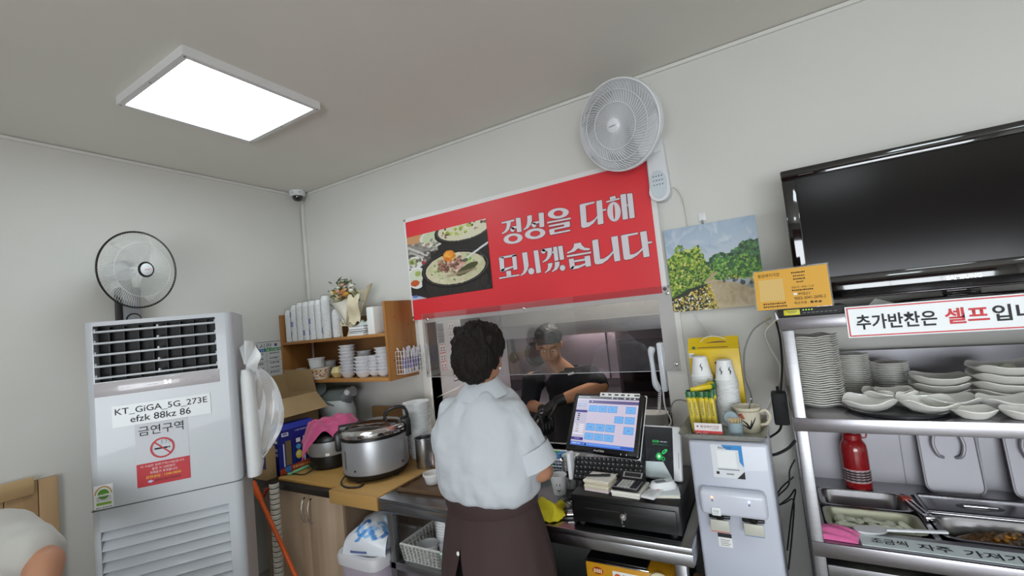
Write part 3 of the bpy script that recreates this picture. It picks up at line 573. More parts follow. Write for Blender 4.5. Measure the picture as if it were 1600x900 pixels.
p.poly([(0, .84), (.2, .74), (.42, .7), (.47, .86), (.5, 1), (0, 1)], '#1f2a14'); p.dabs(420, (0, .72, .52, 1), ['#e8e2c0', '#d8c44a', '#cf9a3a', '#f0ecd8', '#b5a032', '#e0cf7a'], (.006, .013), .95, lambda x, y: y > .86-.33*x and x < .47+.1*(y-.8)); p.dabs(160, (.38, .7, .54, 1), ['#c8a928', '#8f8420', '#e0c848'], (.006, .014), .9, lambda x, y: x > .38+.25*(y-.7) and x < .47+.22*(y-.8))
p.obj('picture', PWD, PHT, printmat('oil_paint', rough=.5), t, (0, 0, 0))
t = thing('wall_hook', 'clear plastic hook carrying the garden painting', 'hook', (pl.x+.19, YB-.001, 2.02), 0); obj('hook_plate', B().rbox(-.018, -.006, 0, .018, 0, .04, .004), WHITE, t); obj('hook_tip', B().rbox(-.004, -.016, -.014, .004, 0, .004, .002), GREY, t)
# ================================================================ wooden wall shelf and what stands on it
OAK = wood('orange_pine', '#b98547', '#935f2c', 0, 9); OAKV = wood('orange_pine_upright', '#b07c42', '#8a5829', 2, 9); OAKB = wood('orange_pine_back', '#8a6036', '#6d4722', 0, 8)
SY0, SY1, SXL, SXR = 2.12, YB-.001, XA+.006, -2.18; MZ, LZ = 1.617, 1.322
t = thing('pine_shelf', 'orange pine wall shelf with two boards and tall side panels', 'shelf', (0, 0, 0))
obj('side_panel', B().rbox(SXL, SY0, 1.30, SXL+.02, SY1, 1.835, .002), OAKV, t)
rp = obj('side_panel', B().rbox(SXR-.02, SY0, 1.30, SXR, SY1, 1.83, .002), OAKV, t)
for (y, z) in ((2.2, 1.72), (2.3, 1.55), (2.17, 1.43), (2.33, 1.66), (2.26, 1.40)): obj('knot', B().lathe([(0, .0008), (.004, .0006), (.005, 0), (0, 0)], 8, mx=Matrix.Translation((SXR, y, z)) @ Matrix.Rotation(R(90), 4, 'Y')), mat('wood_knot', '#3c2413', .7), rp)
obj('upper_board', B().rbox(SXL+.02, SY0, MZ-.02, SXR-.02, SY1-.012, MZ, .002), OAK, t)
obj('lower_board', B().rbox(SXL+.02, SY0, LZ-.022, SXR-.02, SY1-.012, LZ, .002), OAK, t)
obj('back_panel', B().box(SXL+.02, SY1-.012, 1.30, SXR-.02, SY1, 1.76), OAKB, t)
# sleeves of paper cups
CUPW = mat('paper_cup_white', '#e2e3e4', .5); VIO = mat('violet_print', '#8d86b8', .6); FILM = glassy('clear_film', (.99, .99, .99), gloss=0, rough=.2, haze=.02, ior=1.04)
def cup_sleeve(x, y, h, r, label, marks):
    t = thing('paper_cup_sleeve', label, 'paper cups', (x, y, MZ), RNG.uniform(0, 6), 'sleeves of paper cups on the shelf')
    pr = [(0, 0), (r*.86, 0)]; z = .0; n = int(h/.011)
    for k in range(n): pr += [(r*.95, z+.002), (r, z+.004), (r, z+.0075), (r*.93, z+.0095)]; z += .011
    pr += [(r*.98, z), (r*.72, z+.03), (0, z+.03)]
    obj('cup_stack', B().lathe(pr, 18), CUPW, t)
    obj('sleeve', B().lathe([(r+.002, .0), (r+.003, h*.5), (r+.002, h), (r*.75, h+.036)], 18), FILM, t)
    for q in range(marks):
        z0 = h*(.15+.3*q)
        obj('print', B().grid(lambda u, v: ((r+.0035)*math.cos(-.4+.9*u), (r+.0035)*math.sin(-.4+.9*u), z0+.04*v), 6, 1), VIO, t, rot=(0, 0, R(-90)-t.rotation_euler[2]+RNG.uniform(-.8, .2)), normals=False)
ls = ['against the left side panel', 'with violet lettering near the side panel', 'squeezed behind its neighbours', 'leaning on the middle ones', 'with two violet prints in the middle', 'set back in the row', 'the tallest beside the bouquet', 'half hidden under the bouquet']
for k, (px, py, h, m) in enumerate(((446, 531, .25, 0), (460.5, 529, .275, 3), (474, 526, .285, 0), (485, 527, .285, 1), (499, 525, .29, 2), (510, 522, .285, 0), (520.5, 521, .31, 1), (534, 520, .20, 0))):
    q = -3.270+.0735*k; cup_sleeve(q, 2.168+(.03 if k == 7 else 0), h-.02, .0355, 'sleeve of white paper cups on the pine shelf, '+ls[k], m)
t = thing('rounded_card', 'white rounded card with black print at the end of the shelf', 'card', onY(441, 534, 2.15)+Vector((0, 0, .0)), R(20)); t.location.z = MZ
obj('card', B().prism([(-.02, 0), (.03, 0), (.03, .10), (.02, .13), (0, .14), (-.015, .125), (-.02, .1)], 0, .003), PAPER, t); obj('print', B().box(-.006, -.001, .06, .006, 0, .085).box(-.006, -.001, .02, .004, 0, .03), INK, t)
# bouquet in cream paper
q = onY(551, 517, 2.2); t = thing('bouquet', 'dried flower bouquet wrapped in cream paper with ribbon', 'bouquet', (q.x, 2.19, MZ), R(12))
CREAM = mat('cream_wrapping_paper', '#d8ccae', .6, bump=.3, bscale=14); TULLE = glassy('pale_wrap', (.96, .96, .93), gloss=.02, rough=.3, haze=.55, hazecol=(.80, .78, .70))
def wrap(u, v, k=0):
    a = R(-20+220*u); r = .02+.125*v**.9*(1+.08*math.sin(9*u+k)); return (r*math.cos(a)+.01*v, .52*r*math.sin(a)+.01, .06+.25*v+.015*math.sin(11*u+k)*v)
obj('cream_paper', B().grid(lambda u, v: wrap(u, v), 30, 8), CREAM, t, normals=False); obj('pale_wrap', B().grid(lambda u, v: (lambda p: (p[0]*1.05-.03*v, p[1]*1.2-.01, p[2]*1.0-.01))(wrap(u*.8, v*.9, 2)), 30, 8), TULLE, t, normals=False)
obj('paper_fold', B().grid(lambda u, v: (.01+.09*u+.03*v, -.045-.03*v+.012*math.sin(7*v)-.01*u, .08+.17*v+.012*math.sin(3*PI*u)), 8, 8), CREAM, t, normals=False)
obj('handle', B().tube([(0, 0, 0), (0, 0, .04), (.002, 0, .085)], [.03, .016, .022], 12), CREAM, t)
obj('ribbon', B().tube(bez([(-.045, -.03, .0), (-.05, -.032, .05), (-.03, -.03, .10), (0, -.028, .075), (-.02, -.04, .11), (-.05, -.035, .08), (0, -.03, .07)], 24), .005, 6, flat=.4), mat('ribbon_cream', '#e2d6b4', .5), t)
cols = [('yellow_flower', '#c99a2a'), ('orange_flower', '#b97b4a'), ('white_flower', '#dedccb'), ('pink_flower', '#c2907c')]
for k in range(26):
    a = RNG.uniform(0, 2*PI); r = RNG.uniform(0, .085); nm, cc = cols[k % 4]; z = .29+RNG.uniform(-.03, .05)-r*.2
    obj('flower', B().ball((-.02+r*math.cos(a), -.02+.5*r*math.sin(a), z), (.017, .014, .012), 8, 6), mat(nm, cc, .7, bump=.5, bscale=90), t)
lf = B()
for k in range(150):
    a = RNG.uniform(0, 2*PI); r = RNG.uniform(.01, .105); c = Vector((-.02+r*math.cos(a), -.02+.5*r*math.sin(a), .28+RNG.uniform(-.05, .10)-r*.25)); d = Vector(RNG.normal(size=3))*.012; e = Vector(RNG.normal(size=3))*.005
    lf.add([c-d, c+e, c+d, c-e], [(0, 1, 2, 3)])
t.scale = (1.18, 1.05, 1.12)
obj('front_wrap', B().grid(lambda u, v: (-.085*v+(.10*u+.01)*v-.012+.02*u, -.05-.035*v+.012*math.sin(5*u+3*v), .07+.17*v-.02*math.sin(PI*u)*v), 10, 8), TULLE, t, normals=False)
stuff(obj('leaves', lf, mat('dry_leaves', '#5d6440', .7, var=.4, vscale=40), t, normals=False))
# papers and a white box
bx = onY(566, 517, 2.19)
for k, (dz, h, c, l) in enumerate(((0, .018, '#d9dbe0', 'thick white booklet lying under the papers on the pine shelf'), (.018, .012, '#2f3c58', 'dark blue booklet in the pile on the pine shelf'), (.030, .014, '#4b4d50', 'charcoal folder in the pile on the pine shelf'), (.044, .02, '#c3cbd2', 'pale grey booklet on top of the pile on the pine shelf'))):
    t = thing('booklet', l, 'booklet', (bx.x, 2.23, MZ+dz), R(RNG.uniform(-6, 6)), 'papers piled on the shelf'); obj('cover', B().rbox(-.075, -.09, 0, .075, .08, h, .002), mat('cover_%d' % k, c, .5), t); obj('pages', B().box(-.073, -.091, .003, .076, .078, h-.003), PAPER, t)
t = thing('crumpled_bag', 'crumpled clear bag with green print on the pile of papers', 'bag', (bx.x+.02, 2.2, MZ+.066), 0)
obj('film', B().grid(lambda u, v: (-.07+.14*u, -.05+.1*v, .001+.035*math.sin(PI*u)*math.sin(PI*v)*(1+.4*math.sin(14*u+7*v))), 14, 10), mat('bag_film', '#c9d2cf', .3, bump=.4, bscale=40), t, normals=False)
obj('print', B().box(-.02, -.0135, .035, .012, -.0125, .04), mat('green_print', '#7fa88a', .5), t)
q = onY(591, 517, 2.2); t = thing('white_carton', 'narrow white carton standing against the shelf side panel', 'carton', (q.x-.012, 2.22, MZ)); obj('body', B().rbox(-.034, -.07, 0, .032, .07, .185, .002), PAPER, t); obj('flap', B().rbox(-.033, -.069, .185, .031, .069, .188, .001), PAPER, t)
# lower board: bowls
BOWL = mesh('bowl', B().lathe([(0, 0), (.026, 0), (.029, .004), (.041, .014), (.049, .032), (.052, .041), (.0595, .042), (.0600, .047), (.056, .0475), (.049, .036), (.039, .019), (.02, .008), (0, .007)], 28)); BOWL.materials.append(mat('bowl_white', '#dddce0', .3))
def bowl_stack(px, py, y, n, where, sc=1.0, group='white side dish bowls on the shelf'):
    q = onY(px, py, y)
    for k in range(n):
        o = put('side_dish_bowl', BOWL, None, None, (q.x+RNG.uniform(-.002, .002), y+RNG.uniform(-.002, .002), LZ+k*.0235*sc)); o.scale = (sc, sc, sc)
        pos = 'bottom bowl' if k == 0 else ('top bowl' if k == n-1 else 'middle bowl')
        tag(o, 'white %s of the %s' % (pos, where), 'bowl', group)
bowl_stack(545, 588, 2.19, 9, 'tall bowl stack beside the pale yellow bowls', 1.0)
bowl_stack(569, 589, 2.185, 5, 'low bowl stack in front on the pine shelf', 1.05)
bowl_stack(572, 585, 2.31, 7, 'bowl stack at the back of the pine shelf', .95)
bowl_stack(587, 586, 2.235, 6, 'bowl stack behind the low one', .9)
bowl_stack(601, 585, 2.22, 8, 'bowl stack against the shelf side panel', .95)
YB1 = mesh('bowl', B().lathe([(0, 0), (.022, 0), (.027, .003), (.038, .02), (.044, .036), (.046, .038), (.046, .041), (.042, .04), (.036, .02), (.02, .007), (0, .007)], 24)); YB1.materials.append(mat('bowl_yellow', '#d8c68c', .4))
q = onY(528, 590, 2.2)
for k, l in enumerate(('pale yellow plastic bowl standing on the pine shelf', 'pale yellow plastic bowl turned over onto another')):
    o = put('yellow_bowl', YB1, None, None, (q.x, 2.2, LZ+(0 if k == 0 else .082)), (0, 0 if k == 0 else PI, 0)); tag(o, l, 'bowl', 'pale yellow bowls')
# instant noodle cups
def noodle(px, py, y, z, r, h, label, pic):
    q = onY(px, py, y); t = thing('noodle_cup', label, 'noodle cup', (q.x, y, z)); obj('tub', B().lathe([(0, 0), (r*.78, 0), (r*.8, .003), (r*.97, h-.006), (r*1.05, h-.005), (r*1.05, h), (r*.95, h), (r*.93, h-.004), (0, h-.004)], 28), mat('tub_'+pic, {'food': '#e7dfd0', 'speck': '#d5d6da'}[pic], .45), t)
    p = Pic(60, 26, '#e3d6c2' if pic == 'food' else '#d7d8dc')
    if pic == 'food': p.dabs(160, (0, .1, 1, .95), ['#8a3b1f', '#b9662c', '#d29a4f', '#5d2a18', '#d8c39a', '#7c4a22'], (.02, .06), .9)
    else: p.dabs(120, (0, 0, 1, 1), ['#9aa0ac', '#b9bdc6', '#e6e6e8', '#c9b98f'], (.01, .03), .8)
    zz = (h*.12, h*.88); rr = lambda z: r*.8+(r*.17)*(z/h)+.001
    p.obj('wrapper', 1, 1, PRINT, t, (0, 0, 0), (0, 0, R(-60)), fn=lambda x, y_, z_: (rr(zz[0]+(zz[1]-zz[0])*z_)*np.cos(-1.5+2.6*x), rr(zz[0]+(zz[1]-zz[0])*z_)*np.sin(-1.5+2.6*x), zz[0]+(zz[1]-zz[0])*z_))
noodle(502, 590, 2.17, LZ, .072, .085, 'instant noodle tub with a food picture on the pine shelf', 'food')
noodle(495, 568, 2.17, LZ+.085, .06, .072, 'speckled paper tub stacked on the noodle tub', 'speck')
noodle(514, 585, 2.30, LZ, .062, .12, 'tall speckled tub behind the noodle tub', 'speck')
q = onY(472, 588, 2.22); t = thing('grey_mug', 'plain grey cup at the far end of the lower shelf', 'cup', (q.x, 2.22, LZ)); obj('body', B().lathe([(0, 0), (.034, 0), (.04, .08), (.037, .08), (.031, .006), (0, .006)], 20), mat('mug_grey', '#a7a6a4', .5), t)
q = onY(482, 592, 2.15); t = thing('crumpled_cloth', 'small crumpled white cloth beside the noodle tub', 'cloth', (q.x, 2.155, LZ)); obj('cloth', B().grid(lambda u, v: ((u-.5)*.07, (v-.5)*.05, .001+.05*math.sin(PI*u)*math.sin(PI*v)*(1+.3*math.sin(20*u+9*v))), 14, 10), mat('cloth_grey', '#b9bcb6', .8, bump=.5, bscale=50), t, normals=False)
# wire basket hooked to the side panel, full of wrapped straws
t = thing('wire_basket', 'white wire basket hooked on the side of the pine shelf', 'basket', (SXR, 2.28, 1.335), 0); WW = mat('white_wire', '#dedbd6', .4)
b = B(); L0, L1, Dp, Hh = -.10, .10, .075, .15
for k in range(6): z = Hh*k/5; b.tube([(.004, L0, z), (Dp, L0, z), (Dp, L1, z), (.004, L1, z)], .0016, 5)
for k in range(9): y = L0+(L1-L0)*k/8; b.tube([(Dp, y, Hh), (Dp, y, 0), (.004, y, 0)], .0016, 5)
for k in range(4):
    x = .004+(Dp-.004)*k/3
    for y in (L0, L1): b.tube([(x, y, 0), (x, y, Hh)], .0016, 5)
obj('mesh', b, WW, t)
for y in (L0+.02, L1-.02): obj('hook', B().tube(bez([(Dp*.2, y, Hh), (.01, y, Hh+.012), (.002, y, Hh+.024), (.001, y, Hh+.01)], 10), .003, 6), WW, t)
for k in range(16):
    y = -.075+.01*k+RNG.uniform(-.006, .006); x = RNG.uniform(.015, .062)
    o = thing('wrapped_straw', 'violet and white wrapped straw standing in the wire basket', 'straw', (SXR+x, 2.28+y, 1.338), RNG.uniform(0, 6), 'wrapped straws in the wire basket', None); o.rotation_euler = (RNG.uniform(-.18, .18), RNG.uniform(-.08, .1), 0)
    obj('paper', B().box(-.004, -.001, 0, .004, .001, .15+RNG.uniform(0, .03)), mat('straw_paper', '#d6d4de', .5), o); obj('print', B().box(-.0041, -.0011, .03, .0041, .0011, .10), mat('straw_violet', '#8f8cc4', .5), o)
# ---------------------------------------------------------------- notice board sheet on the left wall
t = thing('origin_notice', 'white origin-of-ingredients notice with blue and green header on the wall', 'sign', (XA+.001, 1.86, 1.31), R(90))
obj('frame', B().rbox(-.004, -.006, -.004, .284, -.001, .329, .002), mat('notice_frame', '#4a3c34', .5), t)
p = Pic(84, 96, '#cfd2d2'); p.rect(.04, .15, .46, .215, '#2a5fa8').rect(.46, .15, .96, .215, '#3d8a4e')
for k in range(6): p.rect(.04, .33+.11*k, .96, .336+.11*k, '#9aa09f')
p.rect(.5, .22, .507, .98, '#9aa09f'); p.ell(.78, .08, .045, .04, '#c23a3a').poly([(.735, .08), (.825, .08), (.825, .14), (.735, .14)], '#cfd2d2').ell(.78, .085, .04, .03, '#30457c', 1)
for k in range(6): p.scribble(.08, .245+.11*k, .42, .30+.11*k, '#3c3c3c', 1, .8); p.scribble(.58, .245+.11*k, .86, .30+.11*k, '#3c3c3c', 1, .8)
p.obj('print', .28, .325, PRINT, t, (0, -.0065, 0)); text('표시판', .04, .278, .185, .317, INK, t, -.0072); text('원산지', .03, .257, .12, .272, PAPER, t, -.0072); text('표시품목', .14, .257, .26, .272, PAPER, t, -.0072)

# ================================================================ left counter: cabinet, thick plank
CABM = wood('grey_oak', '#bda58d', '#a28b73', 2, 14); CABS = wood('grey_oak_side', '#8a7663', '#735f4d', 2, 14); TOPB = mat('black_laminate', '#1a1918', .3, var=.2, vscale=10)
CF0 = 1.645
t = thing('base_cabinet', 'grey oak base cabinet with two doors and black worktop', 'cabinet', (0, 0, 0))
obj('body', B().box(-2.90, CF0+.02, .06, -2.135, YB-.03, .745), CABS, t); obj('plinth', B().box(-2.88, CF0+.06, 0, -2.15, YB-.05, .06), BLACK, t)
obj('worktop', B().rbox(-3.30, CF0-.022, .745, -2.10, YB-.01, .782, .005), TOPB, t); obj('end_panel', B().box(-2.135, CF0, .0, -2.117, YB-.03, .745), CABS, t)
obj('wall_batten', B().box(-3.30, 2.1, .70, -2.9, YB-.03, .745), BLACK, t)
sm = -2.432
for x0, x1, hxp in ((sm-.36, sm-.002, sm-.028), (sm+.002, -2.137, sm+.03)):
    d = obj('door', B().rbox(x0, CF0, .07, x1, CF0+.018, .738, .002), CABM, t)
    obj('handle', B().tube(bez([(hxp, CF0, .715), (hxp, CF0-.02, .70), (hxp+.004, CF0-.034, .645), (hxp, CF0-.02, .59), (hxp, CF0, .575)], 14), .006, 8, flat=.7), CHROME, d)
PLK = wood('pale_plank', '#c39c5c', '#a98149', 0, 8)
t = thing('wooden_plank', 'thick pale wooden plank bridging the cabinet and the steel counter', 'board', (0, 0, 0)); obj('plank', B().rbox(-2.18, 1.612, .783, -1.815, 2.36, .803, .002), PLK, t); obj('front_strip', B().rbox(-2.18, 1.600, .735, -1.815, 1.6118, .803, .002), PLK, t); 0
t = thing('cutting_board', 'thin wooden board under the small rice cooker', 'board', (0, 0, 0)); obj('board', B().rbox(-2.735, 1.66, .7822, -2.19, 2.12, .80, .003), wood('bamboo', '#bd9350', '#a27a3e', 0, 10), t)
# ---------------------------------------------------------------- cartons
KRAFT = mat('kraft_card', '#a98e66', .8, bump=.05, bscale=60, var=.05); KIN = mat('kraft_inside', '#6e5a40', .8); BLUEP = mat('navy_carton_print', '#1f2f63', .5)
def open_carton(t, w_, d_, h, flaps):
    b = B(); th = .004
    for (x0, y0, x1, y1) in ((0, 0, w_, th), (0, d_-th, w_, d_), (0, th, th, d_-th), (w_-th, th, w_, d_-th)): b.box(x0, y0, 0, x1, y1, h)
    b.box(th, th, 0, w_-th, d_-th, th); obj('body', b, KRAFT, t)
    for (p0, p1, out, ang, ln) in flaps:
        p0 = Vector(p0); p1 = Vector(p1); o = Vector(out)*math.cos(R(ang))+Vector((0, 0, 1))*math.sin(R(ang)); n = (p1-p0).cross(o).normalized()*.003
        vs = [p0, p1, p1+o*ln, p0+o*ln]; obj('flap', B().add(vs+[v+n for v in vs], [(0, 1, 2, 3), (7, 6, 5, 4), (0, 4, 5, 1), (1, 5, 6, 2), (2, 6, 7, 3), (3, 7, 4, 0)]), KRAFT, t)
t = thing('cardboard_carton', 'open brown cardboard carton with raised flaps behind the blue box', 'carton', (-3.245, 1.70, .7825), 0); w_, d_, h = .33, .40, .46
open_carton(t, w_, d_, h, [((0, 0, h), (w_, 0, h), (0, -1, 0), -38, .13), ((0, d_, h), (w_, d_, h), (0, 1, 0), 100, .17), ((w_, 0, h), (w_, d_, h), (1, 0, 0), -42, .16), ((0, 0, h), (0, d_, h), (-1, 0, 0), 95, .14)])
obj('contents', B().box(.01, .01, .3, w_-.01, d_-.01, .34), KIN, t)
text('본내키', .09, .24, .31, .31, INK, t, bold=.02).matrix_basis = Matrix.Translation((w_+.0012, 0.02, -.02)) @ Matrix.Rotation(R(90), 4, 'Z')
text('본내키', .02, .24, .31, .31, INK, t, -.0015, bold=.02)
t = thing('low_carton', 'brown carton with navy band standing at the worktop edge', 'carton', (-3.09, 1.628, .7825), 0); obj('body', B().rbox(0, 0, 0, .29, .066, .20, .003), KRAFT, t); obj('navy_band', B().box(-.001, -.001, .07, .291, -.0002, .185), BLUEP, t)
for k in range(4): b = B(); b.tube([(.10+.05*k+.014*math.cos(2*PI*i/16), -.0015, .12+.018*math.sin(2*PI*i/16)) for i in range(16)], .0018, 5, closed=True); obj('ring_print', b, mat('pale_blue_print', '#6f82b5', .5), t)
# blue detergent box
t = thing('detergent_box', 'navy blue detergent box with lemon pictures and cut window', 'box', (-2.783, 1.705, .783), R(79)); wb, db, hb = .235, .10, .31
obj('body', B().rbox(0, 0, 0, wb, db, hb-.03, .002), mat('detergent_blue', '#1c2a86', .4), t)
obj('lid', B().prism([(0, hb-.03), (db, hb-.03), (db, hb), (.035, hb)], .001, wb-.001, 'yz'), mat('detergent_blue_lid', '#20309a', .4), t)
p = Pic(94, 112, '#1c2a86'); p.rect(.18, .25, .36, .8, '#7d6a4c').rect(.33, .24, .36, .85, '#10184f').rect(.12, .3, .15, .82, '#e6e8ee')
for x in (.5, .8): p.rect(x-.09, .2, x+.12, .86, '#16216d').rect(x-.03, .24, x+.08, .34, '#e8eaf0').ell(x+.03, .44, .07, .06, '#5aa5dc').ell(x+.03, .62, .09, .1, '#e4cf4a').ell(x+.02, .6, .05, .05, '#f2e79a')
p.rect(.66, .22, .7, .8, '#dfe3ea').poly([(0, .86), (1, .76), (1, 1), (0, 1)], '#b3461f').ell(.22, .9, .08, .07, '#3c7fc8').scribble(.35, .85, .95, .93, '#f0d9a0', 1); p.scribble(.45, .03, .95, .09, '#e9ecf4', 1).rect(.1, .05, .28, .13, '#e9ecf4').rect(.13, .07, .25, .11, '#4a5cae')
p.obj('print', wb, hb-.035, GLOSSP, t, (0, -.001, .002))
for z in (.12, .15, .20): obj('side_print', B().box(-.0012, .02, z, -.0004, .06, z+.018), PAPER, t)
t = thing('mint_peeler', 'mint green plastic handle lying on the board edge', 'utensil', (-2.688, 1.70, .8005), R(98)); obj('handle', B().rbox(0, -.014, 0, .16, .014, .014, .006), mat('mint_plastic', '#86c79a', .4), t); obj('hole', B().rbox(.012, -.005, .0135, .035, .005, .0145, .0004), INK, t); obj('blade', B().rbox(.16, -.011, .004, .235, .011, .008, .002), BLACK, t)
# ---------------------------------------------------------------- rice cookers
ALU = mat('cooker_silver', '#a9abaf', .36, .55)
c = Vector((-2.58, 1.935, .80)); t = thing('rice_cooker', 'small black and silver rice cooker under the pink towel', 'rice cooker', c)
obj('base', B().lathe([(0, 0), (.115, 0), (.125, .01), (.133, .07), (.133, .085), (0, .085)], 36), BLACK, t); obj('silver_band', B().lathe([(.1325, .085), (.1345, .088), (.1345, .17), (.1325, .172), (0, .172), (0, .085)], 36), ALU, t); obj('lid', B().lathe([(.136, .172), (.138, .18), (.132, .2), (.1, .225), (.04, .238), (0, .24)], 36), BLACK, t)
obj('badge', B().box(.015, -.136, .09, .04, -.131, .105), PAPER, t, rot=(0, 0, R(32)))
obj('power_cord', B().tube(bez([(.03, -.13, .03), (.0, -.2, .006), (-.09, -.215, .005), (-.15, -.25, .005)], 20), .004, 6), RUBBER, t)
c = Vector((-2.105, 1.88, .803)); t = thing('rice_cooker', 'large silver commercial rice cooker with black lid and clasp', 'rice cooker', c, R(48)); RC = .187
obj('base', B().lathe([(0, .012), (RC*.9, .012), (RC*.98, .03), (RC, .045), (0, .045)], 48), BLACK, t)
obj('body', B().lathe([(0, .045), (RC*.985, .045), (RC*1.0, .06), (RC*1.01, .22), (RC, .228), (0, .228)], 56), ALU, t)
obj('black_band', B().lathe([(RC*.99, .228), (RC*1.02, .229), (RC*1.02, .245), (RC*.99, .246), (0, .246), (0, .228)], 56), BLACK, t)
obj('chrome_rim', B().lathe([(RC*1.02, .246), (RC*1.035, .252), (RC*1.03, .268), (RC*.97, .282), (RC*.9, .288), (0, .288), (0, .246)], 56), CHROME, t)
obj('lid_top', B().lathe([(RC*.88, .287), (RC*.8, .298), (RC*.45, .309), (0, .312)], 48), mat('lid_glass', '#1a1010', .08, coat=1), t)
for k in range(4): a = R(45+90*k); obj('foot', B().lathe([(0, 0), (.018, 0), (.02, .014), (0, .014)], 12, (RC*.75*math.cos(a), RC*.75*math.sin(a), 0)), RUBBER, t)
obj('hinge_block', B().rbox(RC*.82, -.05, .19, RC*1.14, .05, .30, .012), BLACK, t)
obj('clasp', B().rbox(-RC*1.16, -.045, .17, -RC*.94, .045, .275, .012), BLACK, t); obj('clasp_arm', B().rbox(-RC*1.05, -.02, .27, -RC*.45, .02, .31, .01), BLACK, t)
obj('handle', B().tube(bez([(RC*.35, 0, .30), (RC*.42, 0, .345), (RC*.75, 0, .365), (RC*1.02, 0, .345), (RC*1.08, 0, .27)], 20), .012, 10, flat=.8), BLACK, t)
for a in (-128, -40): obj('body_rivet', B().ball((RC*1.005*math.cos(R(a)), RC*1.005*math.sin(R(a)), .075), .006, 8, 6), BLACK, t)
for a in (-150, -150): obj('scale_print', B().box(-.004, -.001, 0, .004, 0, .10), mat('scale_grey', '#6d6f74', .5), t, (RC*1.012*math.cos(R(a)), RC*1.012*math.sin(R(a)), .08), (0, 0, R(a+90)))
obj('power_cord', B().tube(bez([(-RC*.9, -.04, .04), (-RC*1.05, -.07, .008), (-RC*.9, -.16, .006), (-RC*.55, -.2, .006), (-RC*.4, -.17, .006)], 20), .005, 6), RUBBER, t)
# pink towel over the small cooker
tc = Vector((-2.585, 1.94, .80))
def towel(u, v):
    x = -.175+.375*u+.02*math.sin(4*v+1); y = -.15+.29*v+.02*math.sin(6*u)
    top = .262+.04*math.sin(PI*u)*math.sin(PI*v)+.009*math.sin(8*u+2.5*v)+.012*math.sin(9*v-5*u)+.007*math.sin(21*u+13*v)+.005*math.sin(37*v-11*u)
    r = math.hypot(x, y)
    if r > .125: top -= (r-.125)*(1.9 if x < .03 else .45 if y > -.04 else .8)
    return (x, y, max(top, .085))
t = thing('pink_towel', 'crumpled pink terry towel draped on the small rice cooker', 'towel', tc, R(48)); obj('cloth', B().grid(towel, 60, 50), mat('pink_terry', '#cf4f84', .9, bump=.9, bscale=160, sheen=.4), t, normals=False, sharp=180)
# white and grey jug-like appliance standing open behind
t = thing('water_jug', 'white plastic water jug with open dark grey lid behind the pink towel', 'jug', (-2.83, 2.235, .7825), R(8)); t.scale = (1.12, 1, 1.04); GG = mat('grey_green_plastic', '#66706c', .45)
obj('body', B().rings([(0, 0, 0, .075, .07), (0, 0, .02, .085, .078), (-.01, 0, .15, .105, .085), (-.03, 0, .28, .13, .088), (-.06, 0, .36, .135, .086)], 28, ex=2.4), mat('jug_white', '#c2c7c6', .35), t)
obj('body_rim', B().tube([(-.06+.134*math.cos(a), .087*math.sin(a), .36+.06*math.cos(a+PI)) for a in [2*PI*i/36 for i in range(36)]], .008, 8, closed=True), GG, t)
obj('inner_lid', B().rings([(-.04, 0, .33, .125, .08), (-.02, 0, .40, .12, .078), (.0, 0, .435, .09, .06), (.0, 0, .445, .05, .03)], 26), GG, t)
obj('lid_flap', B().lathe([(0, 0), (.045, 0), (.05, .008), (.045, .016), (0, .016)], 24, mx=Matrix.Translation((-.115, -.05, .445)) @ Matrix.Rotation(R(75), 4, 'X')), GG, t)
obj('lid_neck', B().tube([(-.115, -.045, .42), (-.10, -.04, .36)], .02, 10), GG, t)
obj('spout', B().tube([(.04, -.02, .37), (.10, -.03, .41), (.14, -.035, .42)], [.035, .038, .036], 18), GREY, t); obj('spout_button', B().lathe([(0, .012), (.018, .01), (.02, 0), (0, 0)], 20, mx=Matrix.Translation((.12, -.07, .418)) @ Matrix.Rotation(R(90), 4, 'X')), WHITE, t)
t = thing('back_plank', 'short wooden plank standing against the wall behind the cookers', 'board', (-2.62, 2.335, .783)); obj('plank', B().rbox(0, 0, 0, .42, .02, .30, .003), wood('back_plank', '#a88457', '#8d6b43', 0, 9), t); obj('notch', B().box(.36, -.0012, .24, .385, -.0002, .275), mat('plank_dark', '#5c3d22', .7), t)
t = thing('sauce_bottle', 'small dark bottle with a yellow cap behind the big cooker', 'bottle', (-2.34, 2.22, .783)); obj('body', B().lathe([(0, 0), (.028, 0), (.03, .01), (.03, .16), (.014, .2), (.013, .22), (0, .22)], 18), mat('soy_dark', '#1c120c', .15), t); obj('cap', B().lathe([(0, .22), (.017, .22), (.017, .25), (0, .25)], 18), mat('cap_yellow', '#d8bd1e', .4), t)
# stack of paper bowls
q = Vector((-2.045, 2.19, .803)); PBM = mesh('paper_bowl', B().lathe([(0, 0), (.055, 0), (.058, .004), (.079, .050), (.086, .051), (.087, .056), (.08, .056), (.055, .008), (0, .006)], 32)); PBM.materials.append(CUPW)
for k in range(26):
    o = put('paper_bowl', PBM, None, None, (q.x+RNG.uniform(-.001, .001), q.y+RNG.uniform(-.001, .001), q.z+k*.0118)); tag(o, 'white disposable bowl in the tall stack behind the big rice cooker', 'bowl', 'disposable bowls behind the rice cooker')
